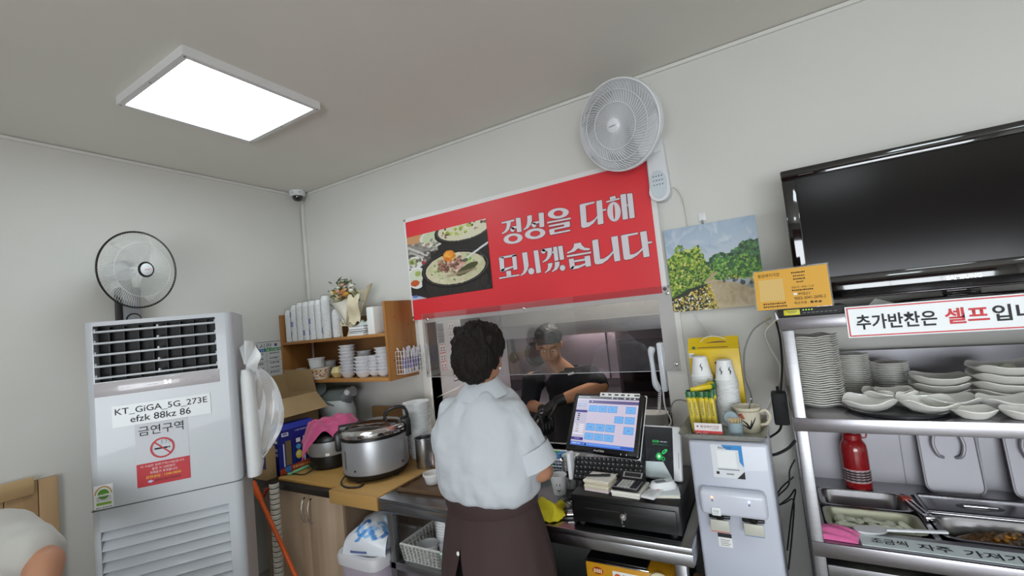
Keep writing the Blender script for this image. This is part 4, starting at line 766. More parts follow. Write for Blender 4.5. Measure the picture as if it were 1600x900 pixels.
# steel cans
t = thing('steel_canister', 'tall stainless canister with ladle handle beside the big rice cooker', 'canister', (-1.87, 2.04, .803)); obj('body', B().lathe([(0, 0), (.05, 0), (.052, .005), (.052, .165), (.056, .168), (.056, .175), (.05, .174), (.048, .01), (0, .01)], 32), STEEL, t); obj('ladle_handle', B().tube([(0, .02, .02), (.02, -.03, .17), (.04, -.06, .21)], .004, 8), CHROME, t)
t = thing('steel_canister', 'shorter stainless canister tucked behind the tall one', 'canister', (-1.90, 2.17, .803)); obj('body', B().lathe([(0, 0), (.055, 0), (.057, .005), (.057, .13), (.062, .134), (.062, .14), (.055, .139), (.053, .01), (0, .01)], 32), STEELD, t)
# ---------------------------------------------------------------- floor things between air conditioner and cabinet
ORG = mat('orange_handle', '#dd5c1a', .4)
def stick(label, p0, p1, m, name='broom'):
    p0, p1 = Vector(p0), Vector(p1); d = (p1-p0).normalized(); f = p0+d*((p0.z-.03)/-d.z); t = thing(name, label, 'broom', (f.x, f.y, 0)); o = Vector((f.x, f.y, 0))
    obj('pole', B().tube([p0+d*.09-o, f-o], .0115, 12), m, t); obj('grip', B().tube([p0-o, p0+d*.012-o, p0+d*.1-o, p0+d*.115-o], [.012, .017, .016, .013], 14), m, t); obj('head', B().rbox(-.12, -.03, 0, .12, .03, .06, .008), BLACK, t)
    obj('hang_hole', B().tube([p0+d*.02-o+Vector((0, -.0175, 0)), p0+d*.04-o+Vector((0, -.0172, 0))], .004, 8), INK, t)
stick('orange broom handle leaning between the air conditioner and cabinet', onY(394, 752, 1.50), onY(462, 900, 1.56), ORG)
stick('second orange broom handle with a reddish grip beside the air conditioner', onY(386, 756, 1.56), onY(389, 800, 1.56), mat('orange_red', '#cf4a2a', .45))
t = thing('ribbed_hose', 'white ribbed hose with dark rings standing beside the cabinet', 'hose', (-2.66, 1.575, 0)); b = B(); z = 0; k = 0
while z < .79: b.m(0).lathe([(.024, 0), (.027, .004), (.027, .022), (.024, .026)], 16, (.02*math.sin(z*2), 0, z)); b.m(1).lathe([(.0235, 0), (.0235, .004)], 16, (.02*math.sin(z*2), 0, z+.026)); z += .03
obj('hose', b, [mat('hose_white', '#d0cdc4', .5), INK], t)
t = thing('red_pliers', 'red handled tool hanging over the worktop edge', 'tool', (-2.80, 1.6, .70)); obj('handle', B().tube([(0, 0, 0), (.03, 0, .04), (.07, 0, .062)], [.008, .01, .007], 10), mat('tool_red', '#b3261e', .4), t); obj('jaw', B().rbox(-.022, -.006, -.03, .002, .006, .004, .004), GREY, t)
# storage bin and pack of wipes
t = thing('storage_bin', 'lavender plastic storage bin with a white lid on the floor', 'bin', (-2.098, 1.54, 0)); t.scale = (.95, .95, 1); LAV = glassy('lavender_plastic', (.75, .68, .78), gloss=.05, rough=.25, haze=.72, hazecol=(.60, .52, .62))
def rrect(cx, cy, z, rx, ry): return (cx, cy, z, rx, ry)
obj('body', B().rings([(.16, .2, 0, .125, .165), (.16, .2, .01, .13, .17), (.16, .2, .47, .15, .19)], 40, ex=6), LAV, t); obj('contents', B().rings([(.16, .2, .012, .115, .155), (.16, .2, .38, .13, .17)], 32, ex=6), mat('bin_contents', '#b9a8b4', .8), t)
obj('lid', B().rings([(.16, .2, .465, .165, .205), (.16, .2, .50, .168, .208), (.16, .2, .518, .16, .2), (.16, .2, .52, .14, .18), (.16, .2, .51, .135, .175)], 40, ex=6), mat('bin_lid', '#d2d0d4', .4), t)
for y in (.1, .3): obj('latch', B().rbox(-.012, y-.03, .42, .0, y+.03, .47, .004), WHITE, t)
t = thing('wet_wipe_pack', 'white and blue plastic pack of wipes on the storage bin', 'pack', (-1.935, 1.675, .512), R(14)); p = Pic(70, 50, '#dfe3ea')
for k in range(9):
    a0 = RNG.uniform(.1, .9)
    for i in range(14): p.ell((a0+i*.03) % 1, .3+.3*math.sin(i*.4+k)*.4+k*.03, .05, .025, ['#3f86cf', '#7db4e6', '#2a62b0', '#e9edf2'][k % 4], .7)
p.rect(.2, .88, .6, .94, '#5a6a9a')
p.obj('wrapper', 1, 1, GLOSSP, t, (0, 0, 0), fn=lambda x, y, z: ((x-.5)*.25*(1-.25*z*z), -.105+.03*z+.14*z**2-.045*np.sin(PI*x)*np.sin(PI*z), .002+.155*np.sin(PI*.5*z)*(1-.55*(2*x-1)**2*z)))
obj('filling', B().rings([(0, .02, 0, .112, .10), (0, .02, .03, .118, .105), (0, .03, .08, .105, .08), (0, .045, .13, .075, .05), (0, .05, .145, .04, .025)], 28, ex=2.6), mat('wipe_film', '#c9d6e6', .3, bump=.4, bscale=16), t)
# ================================================================ steel serving counter
SHINY = steel('counter_steel', '#a6a7aa', .22, (1, 6, 6), .01)
CXL, CXR, CY0, CY1 = -1.81, -.315, 1.605, 2.365
t = thing('steel_counter', 'long stainless steel serving counter under the hatch', 'counter', (0, 0, 0))
obj('worktop', B().rbox(CXL, CY0, .776, CXR, CY1, .80, .004), SHINY, t); obj('front_apron', B().rbox(CXL, CY0+.001, .735, CXR, CY0+.016, .777, .003), SHINY, t)
for x in (CXL, CXR-.015): obj('side_apron', B().box(x, CY0+.016, .735, x+.015, CY1, .777), SHINY, t)
for x in (CXL+.03, CXR-.07):
    for y in (CY0+.02, CY1-.06): l = obj('leg', B().rbox(x, y, .04, x+.04, y+.04, .736, .004), STEELD, t); obj('foot', B().lathe([(0, 0), (.022, 0), (.022, .012), (.012, .018), (.012, .042), (0, .042)], 14, (x+.02, y+.02, 0)), RUBBER, l)
obj('lower_shelf', B().rbox(CXL+.02, CY0+.02, .452, CXR-.02, CY1-.02, .488, .004), STEEL, t)
def holed_basket(t, w_, d_, h, m, rows, cols, slope=.012):
    """open basket whose walls are a lattice of bars"""
    b = B(); b.box(slope, slope, 0, w_-slope, d_-slope, .004)
    def wall(p0, p1, q0, q1, n):
        p0, p1, q0, q1 = map(Vector, (p0, p1, q0, q1))
        for k in range(rows+1):
            f = k/rows; a, c = p0.lerp(q0, f), p1.lerp(q1, f); r = h*.36/rows if 0 < k < rows else h*.46/rows; b.tube([a, c], r, 4, flat=.35)
        for k in range(n+1):
            f = k/n; a, c = p0.lerp(p1, f), q0.lerp(q1, f); b.tube([a, c], (w_/cols)*.31, 4, flat=.35)
    s_ = slope
    wall((s_, s_, .006), (w_-s_, s_, .006), (0, 0, h), (w_, 0, h), cols); wall((s_, d_-s_, .006), (w_-s_, d_-s_, .006), (0, d_, h), (w_, d_, h), cols)
    nd = max(3, int(cols*d_/w_)); wall((s_, s_, .006), (s_, d_-s_, .006), (0, 0, h), (0, d_, h), nd); wall((w_-s_, s_, .006), (w_-s_, d_-s_, .006), (w_, 0, h), (w_, d_, h), nd)
    obj('lattice', b, m, t, sharp=60); r = B(); r.tube([(0, 0, h), (w_, 0, h), (w_, d_, h), (0, d_, h)], .006, 6, closed=True); obj('rim', r, m, t)
GB = mat('grey_basket', '#cfcecb', .5); MB_ = mat('mint_basket', '#c9e0d3', .5)
t = thing('plastic_basket', 'grey perforated basket of disposable tubs on the lower counter shelf', 'basket', (-1.715, 1.64, .489), R(0)); holed_basket(t, .25, .34, .085, GB, 5, 10)
t = thing('plastic_basket', 'mint green perforated basket of cup stacks on the lower counter shelf', 'basket', (-1.452, 1.632, .489), R(0)); holed_basket(t, .27, .34, .085, MB_, 5, 11)
TUB = mesh('tub', B().lathe([(0, 0), (.038, 0), (.040, .004), (.050, .05), (.053, .051), (.053, .055), (.048, .054), (.037, .006), (0, .006)], 24)); TUB.materials.append(CUPW)
for (x, y, n, l) in ((-1.40, 1.70, 16, 'white ribbed tub in the tall stack in the mint basket'), (-1.55, 1.80, 15, 'white ribbed tub in the stack between the two baskets'), (-1.60, 1.71, 2, 'white tub lying low in the grey basket')):
    for k in range(n):
        o = put('plastic_tub', TUB, None, None, (x+RNG.uniform(-.001, .001), y, .494+k*.0135)); tag(o, l, 'tub', 'disposable tubs under the counter')
t = thing('cling_film_bag', 'clear bag of disposable tubs behind the baskets', 'bag', (-1.60, 2.13, .489)); obj('bag', B().rings([(0, 0, 0, .11, .1), (0, 0, .06, .13, .11), (0, 0, .15, .10, .09), (0, 0, .2, .04, .03)], 22, ex=2.4), mat('dull_film', '#9a9596', .3, bump=.5, bscale=14), t)
# tray and bowl
t = thing('serving_tray', 'worn brown serving tray on the steel counter', 'tray', (-1.775, 1.70, .8005), R(2)); BR = wood('tray_brown', '#6a5138', '#54402c', 0, 14, .4); w_, d_ = .42, .29
b = B(); b.rbox(0, 0, 0, w_, d_, .006, .003); 
for (x0, y0, x1, y1) in ((0, 0, w_, .012), (0, d_-.012, w_, d_), (0, 0, .012, d_), (w_-.012, 0, w_, d_)): b.rbox(x0, y0, 0, x1, y1, .02, .005)
obj('tray', b, BR, t)
t = thing('dip_bowl', 'small white ribbed bowl standing on the brown tray', 'bowl', (-1.635, 1.83, .807)); obj('body', B().lathe([(0, 0), (.034, 0), (.037, .003), (.047, .044), (.052, .046), (.052, .056), (.047, .056), (.044, .045), (.034, .008), (0, .008)], 32), mat('bowl_bright', '#dedede', .3), t); obj('paste', B().lathe([(0, .038), (.03, .037), (.042, .034), (0, .03)], 24), mat('white_paste', '#d8d2c4', .6), t)
# ---------------------------------------------------------------- small things along the counter
t = thing('counter_basket', 'small white perforated basket with green packets on the counter', 'basket', (-1.135, 2.12, .8005), R(0)); holed_basket(t, .17, .13, .075, WHITE, 4, 10, .008)
for k, (x, c, l) in enumerate(((.02, '#2f9a4a', 'green packet standing in the white counter basket'), (.07, '#3f7fb8', 'blue packet standing in the white counter basket'), (.11, '#cfd6d2', 'pale packet standing in the white counter basket'))):
    o = tag(obj('packet', B().rbox(0, 0, 0, .045 if k != 1 else .035, .085, .09, .004), mat('packet_%d' % k, c, .4, bump=.3, bscale=30)), l, 'packet', 'packets in the counter basket'); o.location = (-1.135+x, 2.14, .806); o.rotation_euler = (R(-8), 0, 0)
t = thing('tent_label', 'white strip label lying before the counter basket', 'label', (-1.14, 2.06, .8005)); obj('strip', B().add([(0, 0, .001), (.17, 0, .001), (.17, .035, .022), (0, .035, .022), (0, .035, .0), (.17, .035, 0), (0, 0, 0), (.17, 0, 0)], [(0, 1, 2, 3), (3, 2, 5, 4), (0, 3, 4, 6), (1, 7, 5, 2), (0, 6, 7, 1), (4, 5, 7, 6)]), PAPER, t)
for k in range(7): obj('print', B().box(.012+.02*k, .010, .0105, .022+.02*k, .018, .0125), INK, t, rot=(R(0), 0, 0))
t = thing('clear_cup', 'tall clear plastic cup with a black logo beside the paper cup', 'cup', (-.905, 1.985, .8005)); CLR = glassy('clear_plastic', (.93, .95, .94), gloss=.06, rough=.05, haze=.08)
obj('cup', B().lathe([(0, 0), (.030, 0), (.032, .004), (.042, .125), (.044, .13), (.044, .135), (.040, .135), (.030, .006), (0, .005)], 28), CLR, t); 
for z in (.04, .06, .11): obj('rib', B().tube([((.034+.075*z)*math.cos(2*PI*i/24), (.034+.075*z)*math.sin(2*PI*i/24), z) for i in range(24)], .0015, 5, closed=True), CLR, t)
obj('logo', B().lathe([(.008, 0), (.016, 0), (.016, .001), (.008, .001)], 20, mx=Matrix.Translation((.004, -.041, .075)) @ Matrix.Rotation(R(90), 4, 'X')), INK, t)
t = thing('paper_cup', 'white paper cup with a smiling print on the counter', 'cup', (-.935, 1.905, .8005)); obj('cup', B().lathe([(0, .004), (.026, .004), (.026, 0), (.028, 0), (.039, .082), (.041, .084), (.039, .087), (.0365, .084), (.026, .008), (0, .008)], 28), CUPW, t)
obj('print', B().tube(bez([(-.008, -.0345, .028), (0, -.0345, .022), (.008, -.0345, .028)], 8), .0018, 5).box(-.009, -.037, .045, -.006, -.035, .055).box(.005, -.037, .045, .008, -.035, .055), INK, t, rot=(0, 0, R(20)))
def rag(u, v): return ((u-.5)*.15+.012*math.sin(9*v), (v-.5)*.14+.012*math.sin(8*u), .002+.05*(math.sin(PI*u)*math.sin(PI*v))**.6*(1+.35*math.sin(11*u+5*v))+.006*abs(math.sin(13*u)))
t = thing('yellow_cloth', 'crumpled yellow cleaning cloth on the counter edge', 'cloth', (-.895, 1.69, .8005), R(30)); obj('cloth', B().grid(rag, 26, 24), mat('yellow_cloth', '#cbbb1e', .85, bump=.5, bscale=120), t, normals=False, sharp=180)
t = thing('hole_punch', 'small black and chrome punch beside the cash drawer', 'punch', (-.798, 1.70, .8005), R(20)); obj('base', B().rbox(-.03, -.03, 0, .03, .03, .012, .003), BLACK, t); obj('lever', B().rbox(-.02, -.02, .012, .024, .035, .04, .008), BLACK, t); obj('chrome_pin', B().tube([(-.01, -.022, .022), (.014, -.022, .022)], .007, 10), CHROME, t)
t = thing('black_strap', 'black strip with white markings lying beside the cash drawer', 'strap', (-.885, 1.76, .8005), R(58)); obj('strap', B().rbox(0, -.02, 0, .22, .02, .004, .001), BLACK, t); obj('edge_cord', B().tube(bez([(0, .024, .004), (.1, .028, .006), (.22, .022, .004)], 8), .003, 6), BLACK, t)
for k in range(9): obj('marking', B().box(.02+.018*k, -.014, .0041, .03+.018*k, .008, .0046), PAPER, t)
# ---------------------------------------------------------------- cash drawer
DX0, DX1, DY0, DY1, DZ0, DZ1 = -.765, -.352, 1.645, 2.06, .812, .916
t = thing('cash_drawer', 'black metal cash drawer with a key in its lock', 'cash drawer', (0, 0, 0)); DB = mat('drawer_black', '#121213', .32, bump=.05, bscale=200)
obj('body', B().rbox(DX0, DY0+.006, DZ0, DX1, DY1, DZ1, .004), DB, t); fr = obj('drawer_front', B().rbox(DX0+.012, DY0, DZ0+.01, DX1-.012, DY0+.008, DZ1-.018, .002), DB, t)
obj('slot', B().box(DX0+.06, DY0-.0006, .871, DX0+.20, DY0+.001, .8725).box(DX0+.24, DY0-.0006, .867, DX1-.05, DY0+.001, .8685), mat('slot_grey', '#3a3a3c', .4), fr)
obj('lock', B().lathe([(0, .008), (.012, .007), (.013, 0), (0, 0)], 20, mx=Matrix.Translation((-.555, DY0, .858)) @ Matrix.Rotation(R(90), 4, 'X')), CHROME, fr); obj('key', B().box(-.557, DY0-.022, .84, -.553, DY0-.006, .862).lathe([(.004, 0), (.009, 0), (.009, .002), (.004, .002)], 14, (-.555, DY0-.018, .834)), CHROME, fr)
for x in (DX0+.03, DX1-.03):
    for y in (DY0+.03, DY1-.03): obj('foot', B().lathe([(0, 0), (.012, 0), (.012, .013), (0, .013)], 12, (x, y, .80)), RUBBER, t)
# ---------------------------------------------------------------- till screen
t = thing('till_monitor', 'black touch screen till showing a blue table plan', 'monitor', (-.706, 1.865, DZ1+.001), -.158); TW, TH = .36, .275; tm = Matrix.Translation((0, 0, 1.006-DZ1)) @ Matrix.Rotation(-.553, 4, 'X')
obj('bezel', B().rbox(-TW/2, 0, 0, TW/2, .03, TH, .012, 3, mx=tm), mat('bezel_black', '#0b0b0c', .22, coat=.5), t); obj('back_shell', B().rbox(-TW/2+.01, .03, .012, TW/2-.01, .055, TH-.012, .012, mx=tm), WHITE, t); obj('side_trim', B().rbox(-TW/2-.002, .012, -.002, TW/2+.002, .024, TH+.002, .01, mx=tm), WHITE, t)
obj('stand_post', B().tube([(0, .13, .03), (0, .13, .11), (0, .11, .17)], .032, 14, flat=.6), WHITE, t); obj('stand_base', B().rbox(-.15, .045, 0, .13, .19, .03, .01), WHITE, t)
p = Pic(170, 128, '#c4bcd0'); p.rect(0, 0, 1, .055, '#45474f').scribble(.02, .015, .22, .04, '#d8d8de').ell(.58, .028, .012, .014, '#e6e6ea').ell(.66, .028, .01, .012, '#b5b5bd').ell(.78, .028, .014, .014, '#e6e6ea').ell(.86, .028, .012, .012, '#c9c9d0').ell(.93, .028, .012, .012, '#e6e6ea')
p.rect(0, .055, .2, .93, '#b7b5c9').rect(.2, .085, 1, .145, '#5b5482').ell(.26, .115, .008, .01, '#e0dcec').rect(.0, .30, .2, .345, '#3a3080')
for k in range(3): p.scribble(.02, .10+.05*k, .18, .125+.05*k, ['#6d7aa8', '#4f86c4', '#5b8fc6'][k], 1)
for k in range(4): p.rect(.05, .37+.04*k, .08, .39+.04*k, '#33313c')
for k in range(4): p.rect(.02, .575+.045*k, .18, .61+.045*k, '#d5d3de').scribble(.04, .58+.045*k, .1, .605+.045*k, '#55535e', 1)
p.rect(.01, .76, .19, .79, '#dcdae4').rect(.0, .84, .2, .90, '#3a3080').scribble(.06, .855, .14, .885, '#cfcbe6', 1).rect(0, .93, 1, 1, '#3f68c2').rect(.22, .94, .8, .98, '#5f8fe0').scribble(.02, .945, .18, .985, '#c4d4ee', 1).ell(.25, .965, .015, .018, '#16161a').scribble(.82, .95, .98, .98, '#1f3c86', 1)
for (x, y) in ((.22, .19), (.38, .19), (.54, .19), (.82, .19), (.66, .385), (.82, .385), (.22, .56), (.38, .56), (.54, .56), (.82, .575), (.22, .745), (.38, .745), (.54, .745)):
    p.rect(x-.002, y-.003, x+.142, y+.133, '#4a86c6').rect(x+.003, y+.004, x+.137, y+.126, '#6fa9e2').scribble(x+.05, y+.055, x+.095, y+.075, '#2b4a74', 1)
p.obj('screen', .31, .232, SCREEN, t).matrix_basis = tm @ Matrix.Translation((-.155, -.0008, .028))
text('AnyClick', -.03, .008, .022, .018, mat('logo_white', '#d9d9da', .4), t).matrix_basis = tm @ Matrix.Translation((0, -.0012, 0))
for x in (.10, .125): obj('button', B().rbox(x-.0015, -.0012, .008, x+.0015, 0, .014, .0005, mx=tm), WHITE, t)
obj('paper_strip', B().box(-.04, -.001, TH-.016, .155, .0, TH+.004, mx=tm), PAPER, t); 
for k, wd in enumerate((.016, .02, .024, .022, .012, .03)): obj('strip_print', B().box(-.03+.032*k, -.0018, TH-.009, -.03+.032*k+wd*.8, -.001, TH-.002, mx=tm), mat('strip_ink', '#45454a', .6), t)
# keyboard leaning below the screen
t = thing('keyboard', 'black till keyboard tilted up below the screen', 'keyboard', (-.655, 1.79, DZ1+.001), R(2)); km = Matrix.Rotation(R(-38), 4, 'X')
obj('case', B().rbox(-.155, 0, .004, .15, .02, .105, .006, mx=km), BLACK, t); obj('white_side', B().rbox(-.172, .0, 0, -.156, .05, .11, .004), WHITE, t); kb = mat('key_black', '#1b1b1d', .5); kp = mat('key_legend', '#a9a9ad', .6)
for r_ in range(5):
    for c in range(15):
        x = -.148+c*.0196+.003*(r_ % 2); z = .086-r_*.0195
        k = obj('key', B().rbox(x, -.004, z, x+.0168, .002, z+.0165, .0015, 1, mx=km), kb, t); obj('legend', B().box(x+.004, -.0046, z+.009, x+.008, -.004, z+.0125, mx=km), kp, k)
# small terminal screen
t = thing('card_terminal', 'white card terminal with a dark screen showing green text', 'terminal', (-.462, 1.865, DZ1+.001), -.09); tm = Matrix.Translation((0, 0, .004)) @ Matrix.Rotation(-.30, 4, 'X'); W2, H2 = .185, .212
obj('case', B().rbox(-W2/2, 0, 0, W2/2, .022, H2, .01, mx=tm), WHITE, t); obj('foot', B().rbox(-.06, .03, -.0, .06, .12, .012, .004), WHITE, t); obj('back_prop', B().rbox(-.05, .05, .0, .05, .09, .10, .006), WHITE, t); obj('card_slot', B().box(W2/2-.012, -.0006, .05, W2/2-.010, .001, .11, mx=tm), GREY, t)
p = Pic(80, 100, '#16181d'); p.dabs(180, (0, .45, 1, 1), ['#20242a', '#2c3138', '#12141a'], (.02, .06), .4).rect(.42, .27, .6, .315, '#2fbf5a').rect(.44, .28, .58, .305, '#16301e').scribble(.62, .275, .86, .31, '#d8e0f0', 1).scribble(.42, .335, .86, .37, '#2f9a55', 1)
p.ell(.6, .58, .085, .07, '#1fae52').ell(.6, .58, .035, .03, '#dfeee2').ell(.76, .48, .09, .035, '#2fbf6a', 1, -.5).ell(.75, .48, .04, .014, '#0f3a20', 1, -.5).ell(.72, .62, .05, .045, '#249a58').ell(.72, .62, .025, .022, '#12301e').ell(.48, .02, .01, .008, '#50555c')
p.obj('screen', W2-.04, H2-.012, printmat('terminal_screen', emit=.6), t).matrix_basis = tm @ Matrix.Translation((-W2/2+.008, -.0008, .006))
obj('paper_slip', B().add([(-.082, 0, .006), (.055, -.001, .010), (.02, -.001, .07), (-.082, 0, .065)], [(0, 1, 2, 3)]), mat('slip_white', '#cfdcde', .6), t, normals=False).matrix_basis = tm @ Matrix.Translation((0, -.0018, 0))
# papers, calculator, card readers on the drawer
def slab_pile(name, label, cat, loc, rz, w_, d_, sheets, group=None):
    t = thing(name, label, cat, loc, rz, group); z = 0
    for k, (h, c, j) in enumerate(sheets): obj('sheet_block', B().rbox(-w_/2+RNG.uniform(-j, j), -d_/2+RNG.uniform(-j, j), z, w_/2+RNG.uniform(-j, j), d_/2+RNG.uniform(-j, j), z+h, .0015, 1), mat('sheet_'+c, c, .7, bump=.15, bscale=60), t, rot=(0, 0, RNG.uniform(-j, j)*6)); z += h
    return t, z
t, z = slab_pile('note_pile', 'pile of loose order slips topped by a black pen', 'papers', (-.667, 1.735, DZ1+.0005), R(-6), .105, .085, [(.008, '#d9c9cc', .001)]+[(.005, c, .004) for c in ('#d8d0bc', '#cfc5ab', '#ddd6c4', '#d2c9b2', '#d9d2c0', '#cfc6ae', '#dcd5c6')]+[(.002, '#dcdad0', .006)])
pn = thing('pen', 'black pen lying across the pile of order slips', 'pen', (-.68, 1.735, DZ1+z+.0055), R(14)); obj('barrel', B().tube([(-.055, 0, 0), (-.04, 0, 0), (.05, 0, 0), (.058, 0, 0)], [.0015, .0045, .0045, .003], 10), BLACK, pn); obj('clip', B().box(.02, -.001, .0045, .055, .001, .006), BLACK, pn)
t, z = slab_pile('note_pad', 'white note pad under the calculator', 'note pad', (-.545, 1.735, DZ1+.0005), R(-4), .11, .125, [(.011, '#d9d6cc', .001), (.009, '#e2dfd6', .003)])
t = thing('calculator', 'silver and black desk calculator lying on the note pad', 'calculator', (-.548, 1.738, DZ1+z+.001), R(-4)); obj('case', B().rbox(-.05, -.06, 0, .052, .06, .012, .004), BLACK, t); obj('keypad_plate', B().rbox(-.048, -.058, .0115, .05, .022, .0135, .001), mat('calc_silver', '#9fa2a6', .35, .7), t)
dsp = obj('display_hood', B().add([(-.048, .025, .012), (.05, .025, .012), (.05, .06, .012), (-.048, .06, .012), (-.048, .03, .014), (.05, .03, .014), (.05, .06, .034), (-.048, .06, .034)], [(0, 3, 2, 1), (4, 5, 6, 7), (0, 1, 5, 4), (1, 2, 6, 5), (2, 3, 7, 6), (3, 0, 4, 7)]), BLACK, t)
obj('display_frame', B().add([(-.038, .035, .0182), (.04, .035, .0182), (.04, .056, .0322), (-.038, .056, .0322)], [(0, 1, 2, 3)]), GREY, dsp, normals=False); obj('display', B().add([(-.032, .038, .021), (.034, .038, .021), (.034, .053, .031), (-.032, .053, .031)], [(0, 1, 2, 3)]), mat('lcd', '#2c2a2b', .2), dsp, normals=False)
for r_ in range(5):
    for c in range(7): x = -.044+c*.0132; y = -.053+r_*.0145; obj('key', B().rbox(x, y, .0133, x+.0108, y+.0108, .0165, .001, 1), mat('calc_key_pale', '#b9bbb5', .5) if 1 <= c <= 4 else BLACK, t)
t, z = slab_pile('receipt_pile', 'receipts and cards lying under the card readers', 'papers', (-.415, 1.745, DZ1+.0005), R(14), .10, .085, [(.006, '#d8d6cc', .003), (.003, '#dfdcc8', .006), (.002, '#d9dfe0', .006)])
t = thing('card_reader', 'small white keypad card reader on the cash drawer', 'card reader', (-.452, 1.70, DZ1+.0115), R(-12)); obj('case', B().rbox(-.026, -.045, 0, .026, .045, .010, .004), WHITE, t)
for r_ in range(4):
    for c in range(3): obj('key', B().rbox(-.018+c*.013, -.036+r_*.014, .0095, -.008+c*.013, -.027+r_*.014, .0115, .001, 1), mat('pale_key', '#c3c9c8', .5), t)
obj('red_key', B().rbox(.004, .026, .0095, .014, .033, .0115, .001, 1), RED, t)
t = thing('card_reader', 'chunky white barcode reader lying across the receipts', 'card reader', (-.425, 1.765, DZ1+.0125), R(35)); obj('body', B().rings([(0, 0, 0, .05, .026), (0, 0, .012, .052, .028), (0, 0, .028, .042, .02)], 20, ex=3), WHITE, t); obj('window', B().rbox(-.03, -.012, .0275, .01, .012, .0295, .001), mat('reader_grey', '#6f7478', .3), t)
# white tub on the sill, intercom phone on the hatch jamb
t = thing('white_tub', 'translucent white tub on the hatch sill behind the terminal', 'tub', (-.62, 2.35, WZ0+.0005)); obj('tub', B().rings([(.03, 0, 0, .075, .04), (.03, 0, .02, .08, .045), (.03, 0, .225, .09, .055), (.03, 0, .23, .094, .058), (.03, 0, .24, .094, .058)], 28, ex=3), mat('milky_tub', '#b3b2ae', .35), t); obj('label', B().rbox(-.045, -.062, .10, -.005, -.058, .24, .001), PAPER, t)
t = thing('intercom_phone', 'white intercom handset hung on the hatch jamb', 'phone', (WX1-.001, 2.345, 1.20)); obj('cradle', B().rbox(-.028, .0, -.02, -.001, .045, .23, .006), WHITE2, t)
obj('handset', B().tube(bez([(-.052, .012, .21), (-.062, .010, .17), (-.06, .01, .10), (-.058, .010, .03), (-.042, .012, -.015)], 18), [.013, .017, .018, .017, .015, .013, .012, .012, .012, .012, .012, .013, .014, .015, .017, .018, .017, .015, .011], 12), WHITE2, t)
ck = []
for i in range(240): u = i/239; q = bez([(-.04, .01, -.02), (-.05, .005, -.09), (-.055, .0, -.15), (-.02, -.01, -.20), (.0, -.012, -.26)], 30)[int(u*30)]; a = u*2*PI*30; ck.append((q.x+.007*math.cos(a), q.y+.007*math.sin(a), q.z-u*.002))
obj('coiled_cord', B().tube(ck, .002, 5), WHITE, t); obj('cord_loop', B().tube(bez([(-.025, .02, -.02), (-.02, .0, -.1), (.005, -.02, -.16), (-.02, -.03, -.19), (-.05, -.02, -.14)], 20), .004, 6), WHITE, t)
# ---------------------------------------------------------------- portable gas stove under the counter
t = thing('wire_crate', 'black crate on the lower shelf carrying the gas stove', 'crate', (-.75, 1.66, .489)); holed_basket(t, .37, .33, .085, BLACK, 4, 12)
t = thing('gas_stove', 'yellow portable gas stove with red badge under the counter', 'gas stove', (-.735, 1.65, .580)); YS = mat('stove_yellow', '#c98f1e', .35, coat=.3)
obj('body', B().rbox(0, 0, 0, .325, .27, .085, .012), YS, t); obj('top_plate', B().rbox(.004, .01, .082, .24, .262, .094, .004), BLACK, t); obj('front_chrome', B().rbox(.0, -.002, .084, .25, .006, .09, .002), CHROME, t)
obj('burner_ring', B().lathe([(.03, .094), (.06, .094), (.055, .104), (.035, .104)], 24, (.12, .135, 0)), CHROME, t)
for a in range(4): obj('pan_support', B().box(-.08, -.003, .094, -.045, .003, .112, mx=Matrix.Translation((.12, .135, 0)) @ Matrix.Rotation(R(45+90*a), 4, 'Z')), CHROME, t)
obj('knob_plate', B().lathe([(0, .004), (.044, .004), (.046, 0), (0, 0)], 32, mx=Matrix.Translation((.285, -.0, .045)) @ Matrix.Rotation(R(90), 4, 'X')), mat('cream_ring', '#d9cfae', .4), t); obj('knob', B().lathe([(0, .02), (.026, .018), (.03, .0), (0, 0)], 28, mx=Matrix.Translation((.285, -.004, .045)) @ Matrix.Rotation(R(90), 4, 'X')), BLACK, t)
obj('oval_badge', B().prism(el(.052, .055, .022, .013), -.0012, 0), mat('badge_red', '#9c2416', .4), t); [obj('badge_stripe', B().box(.036+.007*k, -.002, .048, .040+.007*k, -.001, .062), mat('badge_cream', '#e8d9b0', .4), t) for k in range(5)]
obj('name_plate', B().rbox(.11, -.0012, .032, .235, 0, .066, .001), PAPER, t); obj('plate_badge', B().prism(el(.13, .049, .012, .009), -.0022, -.001), mat('badge_orange', '#d4582a', .4), t); text('DE', .15, .042, .176, .057, mat('navy_ink', '#2c3a66', .5), t, -.002); text('5000', .18, .042, .212, .057, RED, t, -.002)
t = thing('tape_roll', 'brown tape roll hanging beside the steel counter end', 'tape', (-.297, 1.70, .62)); obj('roll', B().lathe([(.045, -.02), (.062, -.02), (.062, .02), (.045, .02), (.045, -.02)], 30, mx=Matrix.Rotation(R(90), 4, 'Y')), mat('tape_brown', '#8d7a58', .4), t); t.location = (-.335, 1.78, .551+.0)
